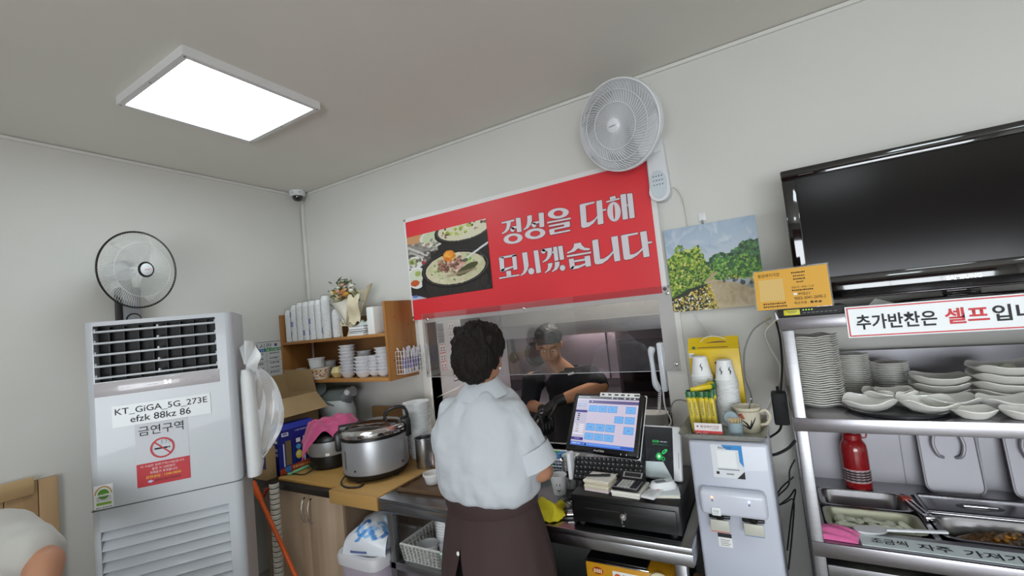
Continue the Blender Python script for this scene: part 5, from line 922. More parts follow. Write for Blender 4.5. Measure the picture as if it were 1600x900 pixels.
# ================================================================ water dispenser
WDX0, WDX1, WDY0, WDY1, WDZ = -.306, -.050, 1.72, 2.08, 1.128
DISP = mat('dispenser_white', '#b9bdca', .3, coat=.2)
t = thing('water_dispenser', 'white floor standing water dispenser with two taps', 'water dispenser', (WDX0, WDY0, 0)); w_ = WDX1-WDX0; d_ = WDY1-WDY0
obj('body', B().rbox(0, 0, .02, w_, d_, WDZ, .012, 3), DISP, t); obj('base', B().rbox(.01, .02, 0, w_-.01, d_-.01, .03, .004), GREY, t)
pnl = obj('tap_panel', B().rbox(.022, -.045, .888, w_-.026, .004, .974, .016, 4), mat('dispenser_panel', '#c6cad6', .28, coat=.3), t)
for x, c, z in ((.064, '#ff7a5a', .952), (.178, '#7a86ff', .948)): obj('indicator', B().ball((x, -.0455, z), (.004, .0015, .004), 10, 6), mat('lamp_'+c, c, .4, emit=2.5), pnl); obj('symbol', B().rbox(x-.003, -.0462, z-.014, x+.003, -.0445, z-.007, .0005, 1), mat('symbol_grey', '#7c8090', .5), pnl)
lk = obj('safety_lock', B().rbox(.058, -.052, .892, .088, -.044, .92, .006, 3), WHITE, pnl); text('안전', .065, .9, .081, .913, mat('lock_print', '#8a8d98', .5), lk, -.0525)
for x in (.078, .182):
    tp = obj('tap', B().lathe([(0, 0), (.011, 0), (.012, .012), (.017, .02), (.017, .03), (0, .03)], 18, (x, -.022, .862)), BLACK, t); obj('lever', B().rbox(x-.03, -.042, .832, x+.03, -.036, .874, .004), mat('lever_cream', '#b9b9ae', .4), tp); obj('lever_mark', B().box(x-.029, -.0425, .834, x+.029, -.0415, .837), mat('mark_red', '#c96a5c', .5) if x < .1 else mat('mark_blue', '#7a90b0', .5), tp)
    obj('lever_bracket', B().rbox(x-.034, -.03, .874, x+.034, -.01, .884, .003), BLACK, tp)
st = obj('rating_label', B().rbox(.062, -.0008, .765, .106, .0, .812, .0003, 1), PAPER, t); obj('label_head', B().box(.062, -.0014, .798, .106, -.0008, .812), INK, st)
for k in range(4): obj('label_print', B().box(.068, -.0013, .788-k*.006, .1-.005*(k % 2), -.0008, .790-k*.006), mat('print_grey', '#77777c', .6), st)
dt = obj('drip_tray', B().rbox(.004, -.10, .60, w_-.004, .002, .648, .016, 3), mat('drip_rim', '#9aa0ae', .3), t)
for k in range(15): obj('drip_slat', B().box(.018, -.093+k*.006, .648, w_-.018, -.0905+k*.006, .651), mat('slat_steel', '#6f7684', .35, .6), dt)
obj('drip_badge', B().lathe([(0, 0), (.012, 0), (.012, .003), (0, .003)], 20, (w_/2, -.06, .651)), CHROME, dt)
# sticker with blue corner (code left out)
t = thing('review_sticker', 'white payment sticker with blue corner on the water dispenser', 'sticker', (-.232, WDY0-.0012, 1.006)); obj('sheet', B().box(0, 0, 0, .1, .001, .114), mat('sticker_white', '#d5d8dc', .35), t)
obj('blue_corner', B().prism([(.035, .114), (.1, .114), (.1, .04), (.088, .058), (.088, .098), (.05, .098)], -.0008, 0), mat('sticker_blue', '#2f86c8', .4), t); obj('dark_corner', B().prism([(.1, 0), (.1, .026), (.074, 0)], -.0008, 0), INK, t); obj('code_patch', B().box(.018, -.0006, .036, .078, 0, .093), mat('patch_white', '#e4e6e8', .4), t)
text('황금돼지국밥', .024, .100, .066, .109, mat('navy_ink', '#2c3a66', .5), t, -.0014); obj('fine_print', B().box(.016, -.0007, .028, .085, 0, .031).box(.042, -.0007, .012, .066, 0, .016), mat('print_grey', '#77777c', .6), t); obj('mark', B().box(.010, -.0007, .012, .02, 0, .021), INK, t)
# ---------------------------------------------------------------- on top of it
TZ = WDZ+.001
t = thing('metal_tray', 'embossed silver tray on the water dispenser', 'tray', (-.335, 1.712, TZ)); TR = mat('embossed_foil', '#b2b1a8', .34, .45, bump=.3, bscale=120); w_, d_ = .285, .30
def trayf(u, v):
    e = max(abs(2*u-1), abs(2*v-1)); z = .004+(.0 if e < .82 else (e-.82)/.18*.024); return (w_*u, d_*v, z)
b = B().grid(trayf, 34, 34); k0 = len(b.v); b.add([(x, y, z-.003) for x, y, z in b.v], [tuple(reversed(f)) for f in b.f]); obj('tray', b, TR, t, normals=False)
for i in range(12):
    x = .03+i*.02; obj('fluting', B().tube([(x, .004, .022), (x, .024, .008)], .004, 6, flat=.5), TR, t)
    if i < 12: obj('fluting', B().tube([(.004, .03+i*.02, .024), (.022, .03+i*.02, .008)], .004, 6, flat=.5), TR, t)
IZ = TZ+.0052
# yellow coffee carton
t = thing('coffee_carton', 'tall yellow instant coffee carton behind the cups', 'carton', (-.312, 2.015, IZ), R(0)); w_ = .195; YC = mat('coffee_yellow', '#d9b70e', .35)
obj('body', B().rbox(0, 0, 0, w_, .055, .29, .002), YC, t); obj('lid', B().prism([(0, .29), (.055, .29), (.055, .335), (.05, .335)], 0, w_, 'yz'), YC, t); obj('handle', B().tube(bez([(.05, .02, .32), (.08, .01, .34), (.12, .01, .34), (.15, .02, .325)], 12), .0015, 5), WHITE, t); obj('vanilla_print', B().prism(el(.10, .31, .05, .007, 4), -.0012+.026, .026), mat('brown_print', '#5a2c12', .5), t, (0, .0, 0))
obj('badge', B().box(.018, -.001, .292, .03, -.0, .302), mat('dark_green', '#1c4a24', .5), t); obj('line_print', B().box(.038, -.001, .295, .155, 0, .2975), mat('brown_print', '#5a2c12', .5), t); obj('count_label', B().box(.002, -.001, .255, .024, 0, .275), PAPER, t); text('210', .004, .259, .022, .271, INK, t, -.0018); obj('brush_print', B().tube(bez([(.10, -.001, .235), (.125, -.001, .205), (.15, -.001, .19)], 8), .004, 5).tube(bez([(.15, -.001, .235), (.125, -.001, .21), (.105, -.001, .185)], 8), .003, 5), mat('brown_print', '#5a2c12', .5), t)
CUPM = mesh('cup', B().lathe([(.0, 0), (.040, 0), (.0415, .0015), (.0415, .004), (.0385, .0055), (.027, .078), (.025, .08), (.024, .078), (0, .078)], 26)); CUPM.materials.append(CUPW)
def cup_stack(x, y, n, label, top):
    for k in range(n):
        last = k == n-1; nm = top if last else label
        o = put('paper_cup', CUPM, None, None, (x+RNG.uniform(-.0006, .0006), y, IZ+k*.0072)); tag(o, nm, 'cup', 'paper cups upside down on the dispenser')
        if last:
            for a in ((-82,) if x < -.2 else (-112, -58)): obj('logo', B().tube(bez([(0, 0, .0), (.004, 0, .012), (-.002, 0, .02), (.003, 0, .03)], 8), [.0008, .0016, .002, .002, .002, .002, .0018, .0012, .0006], 5), INK, o, (.0355*math.cos(R(a)), .0355*math.sin(R(a)), .026), (R(8)*0, 0, R(a+90)))
cup_stack(-.262, 1.965, 27, 'white paper cup in the stack behind the coffee sticks', 'paper cup crowning the stack behind the coffee sticks')
cup_stack(-.172, 1.945, 25, 'white paper cup in the stack beside the flower mug', 'paper cup crowning the stack beside the flower mug')
# coffee sticks in an open clear box
t = thing('stick_box', 'clear acrylic box holding yellow coffee sticks', 'box', (-.302, 1.79, IZ), R(-3)); w_, d_, h = .10, .085, .125; b = B(); th = .002
for (x0, y0, x1, y1) in ((0, 0, w_, th), (0, d_-th, w_, d_), (0, th, th, d_-th), (w_-th, th, w_, d_-th)): b.box(x0, y0, 0, x1, y1, h)
b.box(0, 0, 0, w_, d_, .002); obj('box', b, glassy('thin_acrylic', (.97, .98, .97), gloss=.01, rough=.05, haze=.02, ior=1.12), t)
SB = mesh('stick', B().rings([(0, 0, 0, .0088, .002), (0, 0, .004, .009, .005), (0, 0, .13, .009, .005), (0, 0, .135, .0095, .0015), (0, 0, .152, .0095, .001)], 12)); SB.materials.append(mat('stick_yellow', '#d8bd1c', .35))
SG = mesh('stick_top', B().rings([(0, 0, .128, .0094, .0053), (0, 0, .136, .0099, .002), (0, 0, .1525, .0099, .0014)], 12)); SG.materials.append(mat('stick_green', '#1d5c2c', .35)); _o = text('MAXIM', 0, 0, .045, .008, mat('stick_ink', '#3c3208', .5), None, 0, 'stick_print'); SL = _o.data; bpy.data.objects.remove(_o); SL.transform(Matrix.Translation((-.004, -.0056, .112)) @ Matrix.Rotation(R(90), 4, 'Y'))
for k in range(20):
    i, j = k % 5, k//5; x = .013+i*.0185; y = .010+j*.021
    o = thing('coffee_stick', 'yellow coffee mix stick with a green tip standing in the box', 'coffee stick', t.matrix_basis @ Vector((x, y, .003)), 0, 'coffee sticks in the clear box'); o.rotation_euler = (R(RNG.uniform(-3, 3)), R(RNG.uniform(-7, 1)), R(RNG.uniform(-10, 10)))
    put('sachet', SB, None, o); put('green_tip', SG, None, o); put('print', SL, None, o)
for k in range(4):
    o = thing('coffee_stick', 'yellow coffee mix stick lying flat across the others', 'coffee stick', t.matrix_basis @ Vector((.01+.02*k, .03+.012*k, .158+.004*(k % 2))), 0, 'coffee sticks lying on the clear box'); o.rotation_euler = (0, R(84), R(20+25*k)); o.scale = (1, 1, .6); put('sachet', SB, None, o); put('green_tip', SG, None, o)
t = thing('name_card_stand', 'small acrylic stand with a red and white shop card', 'card stand', (-.281, 1.733, IZ+.001), R(-4)); obj('stand', B().box(0, 0, 0, .095, .012, .003).box(0, .003, 0, .095, .0045, .056), CLR, t)
p = Pic(76, 44, '#e2dcdc'); p.rect(0, .5, 1, 1, '#cc4a4f').ell(.12, .22, .035, .055, '#7c2436').scribble(.55, .34, .86, .40, '#7d6a6a').ell(.15, .72, .1, .09, '#efe4e2').ell(.15, .72, .085, .07, '#cc4a4f').scribble(.3, .6, .5, .86, '#f2dede', 3).scribble(.6, .64, .92, .84, '#f0c040', 2)
p.obj('card', .093, .053, GLOSSP, t, (.001, .0025, .002)); text('황금돼지국밥', .022, .039, .085, .048, mat('wine_ink', '#6a2434', .5), t, .0018)
t = thing('toothpick_cup', 'grey blue plastic cup full of toothpicks', 'cup', (-.147, 1.765, IZ)); GBL = mat('grey_blue_plastic', '#8a9ca4', .45); obj('cup', B().lathe([(0, 0), (.022, 0), (.0235, .003), (.0245, .056), (.0225, .056), (.0215, .005), (0, .005)], 24), GBL, t); obj('lid', B().lathe([(0, 0), (.024, 0), (.025, .004), (.022, .012), (0, .014)], 24, mx=Matrix.Translation((-.012, .025, .062)) @ Matrix.Rotation(R(70), 4, 'X')), GBL, t)
for k in range(34):
    a = k*2.4; r = .0032*math.sqrt(k); o = thing('toothpick', 'wooden toothpick standing in the grey blue cup', 'toothpick', (-.147+r*math.cos(a)*.9, 1.765+r*math.sin(a)*.9, IZ+.0055), 0, 'toothpicks in the cup'); o.rotation_euler = (.12*math.sin(a)*-r/.019, .12*math.cos(a)*r/.019, 0); obj('pick', B().tube([(0, 0, 0), (0, 0, .06), (0, 0, .065)], [.001, .001, .0003], 5), mat('toothpick_wood', '#d8bd8e', .6), o)
t = thing('flower_mug', 'cream mug with red flower painting and a spoon', 'mug', (-.108, 1.862, IZ), R(-12)); CRM = mat('mug_cream', '#cfc8b4', .22, coat=.5)
obj('body', B().lathe([(0, .003), (.03, .003), (.032, 0), (.036, 0), (.039, .008), (.043, .075), (.047, .086), (.0475, .09), (.045, .09), (.041, .078), (.036, .012), (0, .01)], 32), CRM, t); obj('handle', B().tube(bez([(.042, 0, .072), (.062, 0, .078), (.074, 0, .058), (.062, 0, .032), (.041, 0, .024)], 16), .0055, 10), CRM, t); obj('rim_band', B().tube([(.0455*math.cos(2*PI*i/32), .0455*math.sin(2*PI*i/32), .078) for i in range(32)], .0012, 5, closed=True), mat('band_brown', '#9a8a68', .4), t)
def onmug(a, z): r = .0398+.043*.09*(z/.07); return (r*math.cos(R(a)), r*math.sin(R(a)), z)
for k, (a0, z0, a1, z1) in enumerate(((-72, .016, -110, .05), (-72, .016, -98, .045), (-72, .016, -60, .05), (-70, .016, -40, .058), (-74, .016, -120, .03))): obj('leaf_stroke', B().tube(bez([onmug(a0, z0), onmug((a0+a1)/2+4, (z0+z1)/2+.004), onmug(a1, z1)], 8), [.0022, .0024, .0024, .0022, .002, .0018, .0015, .001, .0005], 5), INK, t)
for a, z in ((-106, .056), (-99, .062), (-112, .064), (-104, .068), (-96, .055)): obj('petal', B().ball(onmug(a, z), (.0045, .0045, .003), 8, 6), mat('petal_red', '#b8402e', .5), t)
obj('spoon', B().tube([(-.01, .01, .01), (.01, .0, .09), (.018, -.002, .115)], .002, 6).ball((.019, -.002, .118), .003, 8, 6), CHROME, t)
# ================================================================ steel rack with warming table, right of the dispenser
RX0, RX1, RY0, RY1 = .035, 1.36, 1.75, 2.345
RS = steel('rack_steel', '#a3a1a6', .26, (1, 8, 8), .01)
t = thing('steel_rack', 'tall stainless rack with shelves and a warming table', 'rack', (0, 0, 0))
for x in (RX0, RX1-.038):
    for y in (RY0+.004, RY1-.04): l = obj('post', B().rbox(x, y, .03, x+.036, y+.036, 1.504, .004), STEELD, t); obj('foot', B().lathe([(0, 0), (.02, 0), (.02, .02), (.012, .03), (0, .03)], 12, (x+.018, y+.018, 0)), RUBBER, l)
for nm, z0, z1 in (('top_shelf', 1.505, 1.547), ('middle_shelf', 1.168, 1.212)):
    s_ = obj(nm, B().rbox(RX0-.004, RY0, z1-.008, RX1, RY1, z1, .002), RS, t); obj('shelf_lip', B().rbox(RX0-.004, RY0-.002, z0, RX1, RY0+.004, z1, .002), RS, s_); obj('shelf_lip', B().box(RX0-.004, RY1-.006, z0, RX1, RY1, z1-.008), RS, s_)
bpn = obj('back_panel', B().box(RX0+.04, RY1-.012, .80, RX1-.04, RY1-.006, 1.352), mat('back_sheet', '#aeacb3', .48, .4, var=.04, vscale=4), t)
for x in (.21, .40, .63, .86, 1.1): obj('panel_seam', B().box(x, RY1-.014, .80, x+.003, RY1-.012, 1.168), mat('seam_shadow', '#8d8a92', .5, .4), bpn)  # narrow darker grey joints on the back sheet
obj('apron', B().rbox(RX0+.0, RY0-.002, .765, RX1, RY0+.012, .812, .003), RS, t); obj('lower_rail', B().rbox(RX0+.036, RY0+.002, .70, RX1, RY0+.012, .742, .003), STEELD, t); obj('lower_body', B().box(RX0+.036, RY0+.02, .25, RX1-.04, RY1-.02, .699), mat('rack_dark', '#26262a', .5), t)
W1 = (.085, 1.87, .372, 2.225); W2_ = (.388, 1.87, .80, 2.225); W3 = (.816, 1.87, 1.28, 2.225); b = B(); zt = .812
b.box(RX0, RY0+.01, zt-.012, RX1, 1.87, zt); b.box(RX0, 2.225, zt-.012, RX1, RY1-.012, zt); b.box(RX0, 1.87, zt-.012, .085, 2.225, zt); b.box(.372, 1.87, zt-.012, .388, 2.225, zt); b.box(.80, 1.87, zt-.012, .816, 2.225, zt); b.box(1.28, 1.87, zt-.012, RX1, 2.225, zt); obj('warming_top', b, STEELD, t)
obj('water_bath', B().box(RX0+.04, 1.80, .699, RX1-.04, 2.29, .71), mat('bath_dark', '#333337', .4, .5), t)
def pan(label, x0, y0, x1, y1, z, dep, m, name='food_pan'):
    t = thing(name, label, 'food pan', ((x0+x1)/2, (y0+y1)/2, z-dep)); a, c = (x1-x0)/2, (y1-y0)/2
    obj('pan', B().rings([(0, 0, 0, a-.03, c-.022), (0, 0, dep-.004, a-.016, c-.012), (0, 0, dep, a-.008, c-.006), (0, 0, dep+.002, a-.001, c-.001), (0, 0, dep+.004, a, c), (0, 0, dep+.004, a-.012, c-.010), (0, 0, dep-.004, a-.019, c-.015), (0, 0, .004, a-.032, c-.025)], 40, ex=7), m, t); return t
PANS = steel('pan_steel', '#98979a', .25, (1, 1, 1), .01); PANY = mat('pan_worn', '#a9a994', .35, .55)
pan('deep empty steel pan at the back of the warming table', .09, 2.045, .366, 2.22, zt, .095, PANS)
pan('steel pan of white radish pieces on the warming table', .09, 1.873, .366, 2.037, zt, .075, PANY)
pan('steel pan of brown braised food on the warming table', .394, 1.873, .795, 2.055, zt, .075, PANS)
pan('wide steel pan at the far end of the warming table', .822, 1.873, 1.275, 2.22, zt, .075, PANS)
RAD = mat('pickled_radish', '#e2e4d0', .35, sss=.05); RADM = []
for k in range(3):
    def pf(u, v, k=k): a = 2*PI*u; r = .023*(1+.15*math.sin(3*a+k)); q = math.sin(PI*v); return (r*q*math.cos(a), .75*r*q*math.sin(a), .009*math.cos(PI*v)+.003*math.sin(2*a+k)*q)
    m_ = mesh('radish', B().grid(pf, 16, 8)); m_.materials.append(RAD); RADM.append(m_)
cells = [(i, j) for i in range(7) for j in range(3)]
for k, (i, j) in enumerate(cells):
    x = .135+.031*i+RNG.uniform(-.006, .006); y = 1.915+.038*j+RNG.uniform(-.006, .006)
    if 2.5 < i < 4.6 and j < 1: continue
    o = put('radish_piece', RADM[k % 3], None, None, (x, y, zt-.026+RNG.uniform(0, .010)), (RNG.uniform(-.5, .5), RNG.uniform(-.5, .5), RNG.uniform(0, 6))); tag(o, 'pale pickled radish chunk heaped in the steel pan', 'radish', 'radish chunks in the pan')
bed = thing('radish_bed', 'layer of pale radish brine covering the pan floor', 'food', (.228, 1.955, zt-.0705)); stuff(bed); obj('layer', B().rings([(0, 0, 0, .098, .05), (0, 0, .034, .108, .058)], 30, ex=6), mat('brine', '#c3c7a4', .2), bed)
fd = thing('braised_food', 'brown braised side dish heaped in the steel pan', 'food', (.595, 1.963, zt-.0705)); 
def food(u, v): x = -.155+.31*u; y = -.055+.11*v; e = math.sin(PI*u)*math.sin(PI*v); return (x, y, .001+.066*e**.3+.006*math.sin(50*u+8*v)*e+.006*math.sin(33*v-20*u)*e)
stuff(obj('heap', B().grid(food, 70, 26), mat('braise', '#6d4a1c', .4, col2='#2f2313', vscale=22, bump=.8, bscale=60), fd, normals=False)); fd['kind'] = 'stuff'
for k in range(14): obj('chunk', B().ball((RNG.uniform(-.08, .12), RNG.uniform(-.035, .035), .064), (RNG.uniform(.006, .012), RNG.uniform(.006, .01), .006), 8, 6), mat('braise_orange', '#a9701c', .35, bump=.5, bscale=80), fd)
t = thing('rice_scoop', 'white plastic spoon resting across the radish pan', 'spoon', (.30, 1.885, zt+.006), R(12)); obj('handle', B().rbox(-.05, -.008, 0, .115, .006, .008, .003), WHITE, t); obj('bowl', B().rings([(-.10, 0, -.012, .02, .015), (-.095, 0, -.004, .045, .024), (-.09, 0, .004, .05, .027)], 20), WHITE, t)
t = thing('tongs', 'steel tongs with a red grip hung on the pan edge', 'tongs', (.372, 2.10, zt+.006), R(100)); obj('arm', B().rbox(-.09, -.012, 0, .05, -.004, .01, .003), CHROME, t); obj('arm', B().rbox(-.09, .004, 0, .05, .012, .01, .003), CHROME, t); obj('hinge', B().rbox(-.115, -.014, -.002, -.085, .014, .014, .005), CHROME, t); obj('red_grip', B().rbox(.04, -.016, -.004, .075, .016, .012, .006), mat('grip_red', '#c2452e', .4), t)
t = thing('pan_lid', 'flat steel half lid with a recessed grip over the food pan', 'lid', (.595, 2.14, zt+.0005)); obj('lid', B().rbox(-.20, -.08, 0, .20, .08, .008, .004), PANS, t); obj('raised_edge', B().tube([(-.19, -.07, .008), (.19, -.07, .008), (.19, .07, .008), (-.19, .07, .008)], .005, 6, closed=True), PANS, t)
obj('grip_recess', B().prism(el(-.04, -.005, .062, .026), .0078, .0088, 'xy'), mat('recess_dark', '#2e2e32', .3, .6), t); obj('grip_bar', B().rbox(-.085, -.016, .008, .005, -.008, .016, .003), CHROME, t)
def leaning_lid(x, label):
    t = thing('standing_lid', label, 'lid', (x, 2.268, zt+.0005)); mx = Matrix.Rotation(R(-8), 4, 'X'); n = 6; r = .03; w_, h = .165, .33; P = []
    for cx, cz, a0 in ((w_-r, r, -90), (w_-r, h-r, 0), (r, h-r, 90), (r, r, 180)):
        for i in range(n+1): a = R(a0+90*i/n); P.append((cx+r*math.cos(a), cz+r*math.sin(a)))
    obj('sheet', B().prism(P, 0, .003, mx=mx), mat('lid_steel', '#a5a3aa', .5, .35), t); obj('raised_edge', B().tube([mx @ Vector((a, -.001, c)) for a, c in P], .004, 6, closed=True), mat('lid_steel', '#a5a3aa', .5, .35), t)
    for s_ in (-1, 1): obj('handle', B().tube([mx @ Vector(p) for p in bez([(w_/2+s_*.018, -.002, .13), (w_/2+s_*.034, -.014, .14), (w_/2+s_*.044, -.016, .18), (w_/2+s_*.034, -.014, .22), (w_/2+s_*.018, -.002, .23)], 14)], .006, 8), mat('lid_steel', '#a5a3aa', .5, .35), t)
leaning_lid(.45, 'steel pan lid with two handles leaning on the rack back'); leaning_lid(.69, 'second steel pan lid leaning on the rack back farther from the bottle')
# red bottle
t = thing('red_bottle', 'red bottle with a checked band and looped cap on the warming table', 'bottle', (.238, 2.262, zt+.0005)); RB = mat('bottle_red', '#97161c', .22, coat=.6)
obj('body', B().lathe([(0, 0), (.042, 0), (.045, .004), (.0455, .03), (.0455, .15), (.043, .172), (.034, .188), (.030, .192), (0, .192)], 32), RB, t); obj('cap', B().lathe([(.031, .192), (.033, .194), (.033, .212), (.026, .218), (.0, .218)], 28), RB, t); obj('nozzle', B().lathe([(.012, .217), (.012, .243), (0, .244)], 16, (-.008, 0, 0)), RB, t); obj('loop', B().tube(bez([(.02, 0, .212), (.034, 0, .232), (.048, 0, .22), (.045, 0, .2), (.03, 0, .198)], 16), .003, 6), RB, t)
p = Pic(64, 20, '#1c1216')
for i in range(32):
    for j in range(5): p.rect((i+.5-.3)/32, (j+.5-.32)/5, (i+.5+.3)/32, (j+.5+.32)/5, '#b8a0a4' if (i+j) % 1 == 0 else '#1c1216')
p.a = np.where((np.indices((20, 64)).sum(0) % 4 < 2)[..., None] & True, p.a, p.a*.7); p.rect(0, 0, 1, .06, '#d8c8ca').rect(0, .94, 1, 1, '#d8c8ca')
p.obj('checked_band', 1, 1, PRINT, t, fn=lambda x, y, z: (.0459*np.cos(2*PI*x), .0459*np.sin(2*PI*x), .028+.05*z))
# pink cloth + label strip on the front ledge
t = thing('pink_cloth', 'folded pink cleaning cloth at the corner of the warming table', 'cloth', (.108, 1.812, zt+.0005), R(-12))
def pc(u, v): x = -.062+.125*u; y = -.042+.085*v+.02*(u-.5); e = (math.sin(PI*u)*math.sin(PI*v))**.4 if 0 < u < 1 and 0 < v < 1 else 0; return (x, y, .001+.024*e+.005*math.sin(16*v+4*u)*e)
obj('cloth', B().grid(pc, 26, 22), mat('pink_cloth', '#d5639b', .85, bump=.3, bscale=140, sheen=.3), t, normals=False, sharp=180)
t = thing('pink_cloth', 'small pink cloth stuffed behind the rack post', 'cloth', (.062, 1.93, zt+.0005)); obj('cloth', B().ball((0, 0, .02), (.012, .022, .022), 14, 10), mat('pink_cloth', '#d5639b', .85), t)
t = thing('take_little_sign', 'white strip sign with black lettering on the warming table ledge', 'sign', (.172, 1.767, zt+.001), R(0)); obj('strip', B().box(0, 0, 0, .62, .072, .002), mat('sign_white', '#d2dcde', .4), t)
text('조금씩', .028, .020, .118, .054, INK, t, .003, flat=True, bold=.012); text('자주', .142, .016, .222, .052, INK, t, .003, flat=True, bold=.012); text('가져가세요', .246, .012, .46, .05, INK, t, .003, flat=True, bold=.012)
# ---------------------------------------------------------------- plates
def wavy(r, dep, amp, lobes, n=28):
    b = B(); P = [(.0, 0), (.45*r, 0), (.5*r, -.0015), (.55*r, .001), (.85*r, dep*.7), (1.0*r, dep), (.995*r, dep+.002), (.84*r, dep*.7+.002), (.5*r, .0035), (0, .003)]; vs = []; fs = []; k = len(P)
    for i in range(n):
        a = 2*PI*i/n
        for (q, z) in P: f = q/r; vs.append((q*(1+.04*f*math.cos(lobes*a))*math.cos(a), q*(1+.04*f*math.cos(lobes*a))*math.sin(a), z+.0016+amp*f*f*math.cos(lobes*a)))
    for i in range(n):
        for j in range(k-1): fs.append((i*k+j, ((i+1) % n)*k+j, ((i+1) % n)*k+j+1, i*k+j+1))
    return b.add(vs, fs)
PLM = [mesh('plate', wavy(.074, .017, .0028, 6)), mesh('plate', wavy(.054, .015, .0018, 4)), mesh('plate', wavy(.056, .015, .0018, 4))]
for m_ in PLM: m_.materials.append(PORC)
SZ = 1.2125
for (mi, x, y, n, dz, l, g_) in ((0, .128, 1.93, 31, .0078, 'white wavy plate in the tallest stack beside the rack post', 'tall stack of wavy plates'), (1, .258, 2.14, 21, .0068, 'small white wavy saucer in the second tallest stack', 'middle stack of saucers'), (2, .372, 2.15, 16, .0066, 'small white wavy saucer in the low neat stack', 'low stack of saucers')):
    for k in range(n):
        o = put('wavy_plate' if mi == 0 else 'saucer', PLM[mi], None, None, (x+RNG.uniform(-.001, .001), y+RNG.uniform(-.001, .001), SZ+k*dz), (0, 0, RNG.uniform(-.12, .12))); tag(o, l, 'plate', g_)
def dish(a, c, dep, ex, amp, n=32):
    b = B(); P = [(0, 0), (.55, 0), (.6, .002), (.85, dep*.55), (1.0, dep), (.985, dep+.003), (.83, dep*.55+.003), (.58, .005), (0, .004)]; vs = []; fs = []; k = len(P)
    for i in range(n):
        t_ = 2*PI*i/n; ca, sa = math.cos(t_), math.sin(t_); ex_, ey = math.copysign(abs(ca)**(2/ex), ca), math.copysign(abs(sa)**(2/ex), sa)
        for (f, z) in P: vs.append((a*f*ex_, c*f*ey, z+amp*f*f*f*(.5-.5*math.cos(4*t_))))
    for i in range(n):
        for j in range(k-1): fs.append((i*k+j, ((i+1) % n)*k+j, ((i+1) % n)*k+j+1, i*k+j+1))
    return b.add(vs, fs)
DM = {'sq': mesh('dish', dish(.078, .06, .026, 3.4, .010)), 'big': mesh('dish', dish(.10, .075, .03, 3.2, .012)), 'oval': mesh('dish', dish(.075, .058, .028, 2.6, .014)), 'small': mesh('dish', dish(.05, .045, .022, 2.6, .006))}
for m_ in DM.values(): m_.materials.append(PORC)
def setdish(kind, x, y, z, label, rz=0, tilt=(0, 0), group=None): o = put('side_dish_plate', DM[kind], None, None, (x, y, z), (tilt[0], tilt[1], rz)); return tag(o, label, 'dish', group)
for k, l in enumerate(('lowest square dish of the used pile of three', 'middle square dish of the used pile of three', 'square dish with green scraps topping the used pile of three')): setdish('sq', .478+.002*k, 2.05, SZ+.0005+k*.0245, l, R(4-5*k), (0, R(2*k-2)))
o = thing('vegetable_scrap', 'dark green vegetable scrap in the top used dish', 'food', (.485, 2.045, SZ+.055)); obj('leaf', B().ball((0, 0, .006), (.02, .012, .007), 12, 8), mat('kimchi_green', '#3c4a2a', .4, bump=.8, bscale=90), o); obj('broth', B().lathe([(0, 0), (.036, 0), (.036, .002), (0, .003)], 20), mat('broth', '#b9b68c', .2), o)
for k, l in enumerate(('lowest big dish of the used pile of four', 'second big dish of the used pile of four', 'third big dish with brown sauce in the used pile of four', 'big dish with leftovers topping the used pile of four')): setdish('big', .645+.003*k, 2.03, SZ+.0005+k*.0275, l, R(3*k-4), (0, R(2-k)))
o = thing('leftover_radish', 'white radish leftover in the top big dish', 'food', (.65, 2.03, SZ+.0875)); obj('piece', B().ball((0, .01, .014), (.022, .014, .016), 12, 8), mat('pickled_radish', '#d3d6b4', .35), o); obj('dark_sauce', B().rings([(0, 0, 0, .05, .035), (0, 0, .004, .055, .04)], 20), mat('dark_sauce', '#2a1a12', .25), o)
t = thing('round_tray', 'round steel tray under the used dishes on the rack', 'tray', (.325, 1.868, SZ)); obj('tray', B().lathe([(0, .001), (.115, .001), (.12, .003), (.128, .013), (.131, .014), (.127, .016), (.118, .005), (0, .004)], 48), STEEL, t)
setdish('oval', .26, 1.862, SZ+.0075, 'empty leaf shaped dish on the round tray beside the plate stack', R(-8), (R(6), R(-4))); setdish('oval', .395, 1.845, SZ+.0075, 'empty leaf shaped dish on the round tray beside the small bowls', R(8), (R(6), R(5)))
setdish('oval', .325, 1.935, SZ+.017, 'lower dish of the used pair at the back of the round tray', R(0)); setdish('small', .335, 1.935, SZ+.030, 'small dish with red sauce on the used pair', R(10))
setdish('small', .487, 1.795, SZ+.0005, 'small empty bowl at the shelf edge beside the round tray', R(5)); setdish('small', .592, 1.795, SZ+.0005, 'small empty bowl at the shelf edge with brown sauce', R(-5)); setdish('oval', .465, 1.905, SZ+.0005, 'leaf shaped dish with dark sauce behind the small bowl', R(0)); setdish('oval', .60, 1.895, SZ+.0005, 'leaf shaped dish under the big used pile', R(4))
for (x, y, z, c) in ((.335, 1.935, SZ+.036, '#8a3a26'), (.465, 1.905, SZ+.0065, '#5a3626'), (.487, 1.795, SZ+.006, '#8f5a48'), (.592, 1.795, SZ+.006, '#7a4a30')):
    o = thing('sauce_rest', 'reddish brown sauce left in a used dish', 'sauce', (x, y, z), 0, 'sauce rests in used dishes'); obj('puddle', B().rings([(0, 0, 0, .022, .016), (0, 0, .002, .018, .012)], 18), mat('sauce_'+c, c, .25), o)
for k, (x0, x1, w2) in enumerate(((.80, 1.0, .07), (.99, 1.2, .06))):
    for j in range(5): setdish('big', (x0+x1)/2, 2.02, SZ+.0005+j*.0275, 'clean big dish in the pile %s' % ('next to the used pile of four', 'at the far end of the shelf')[k], 0, (0, 0), 'clean dishes at the far end')
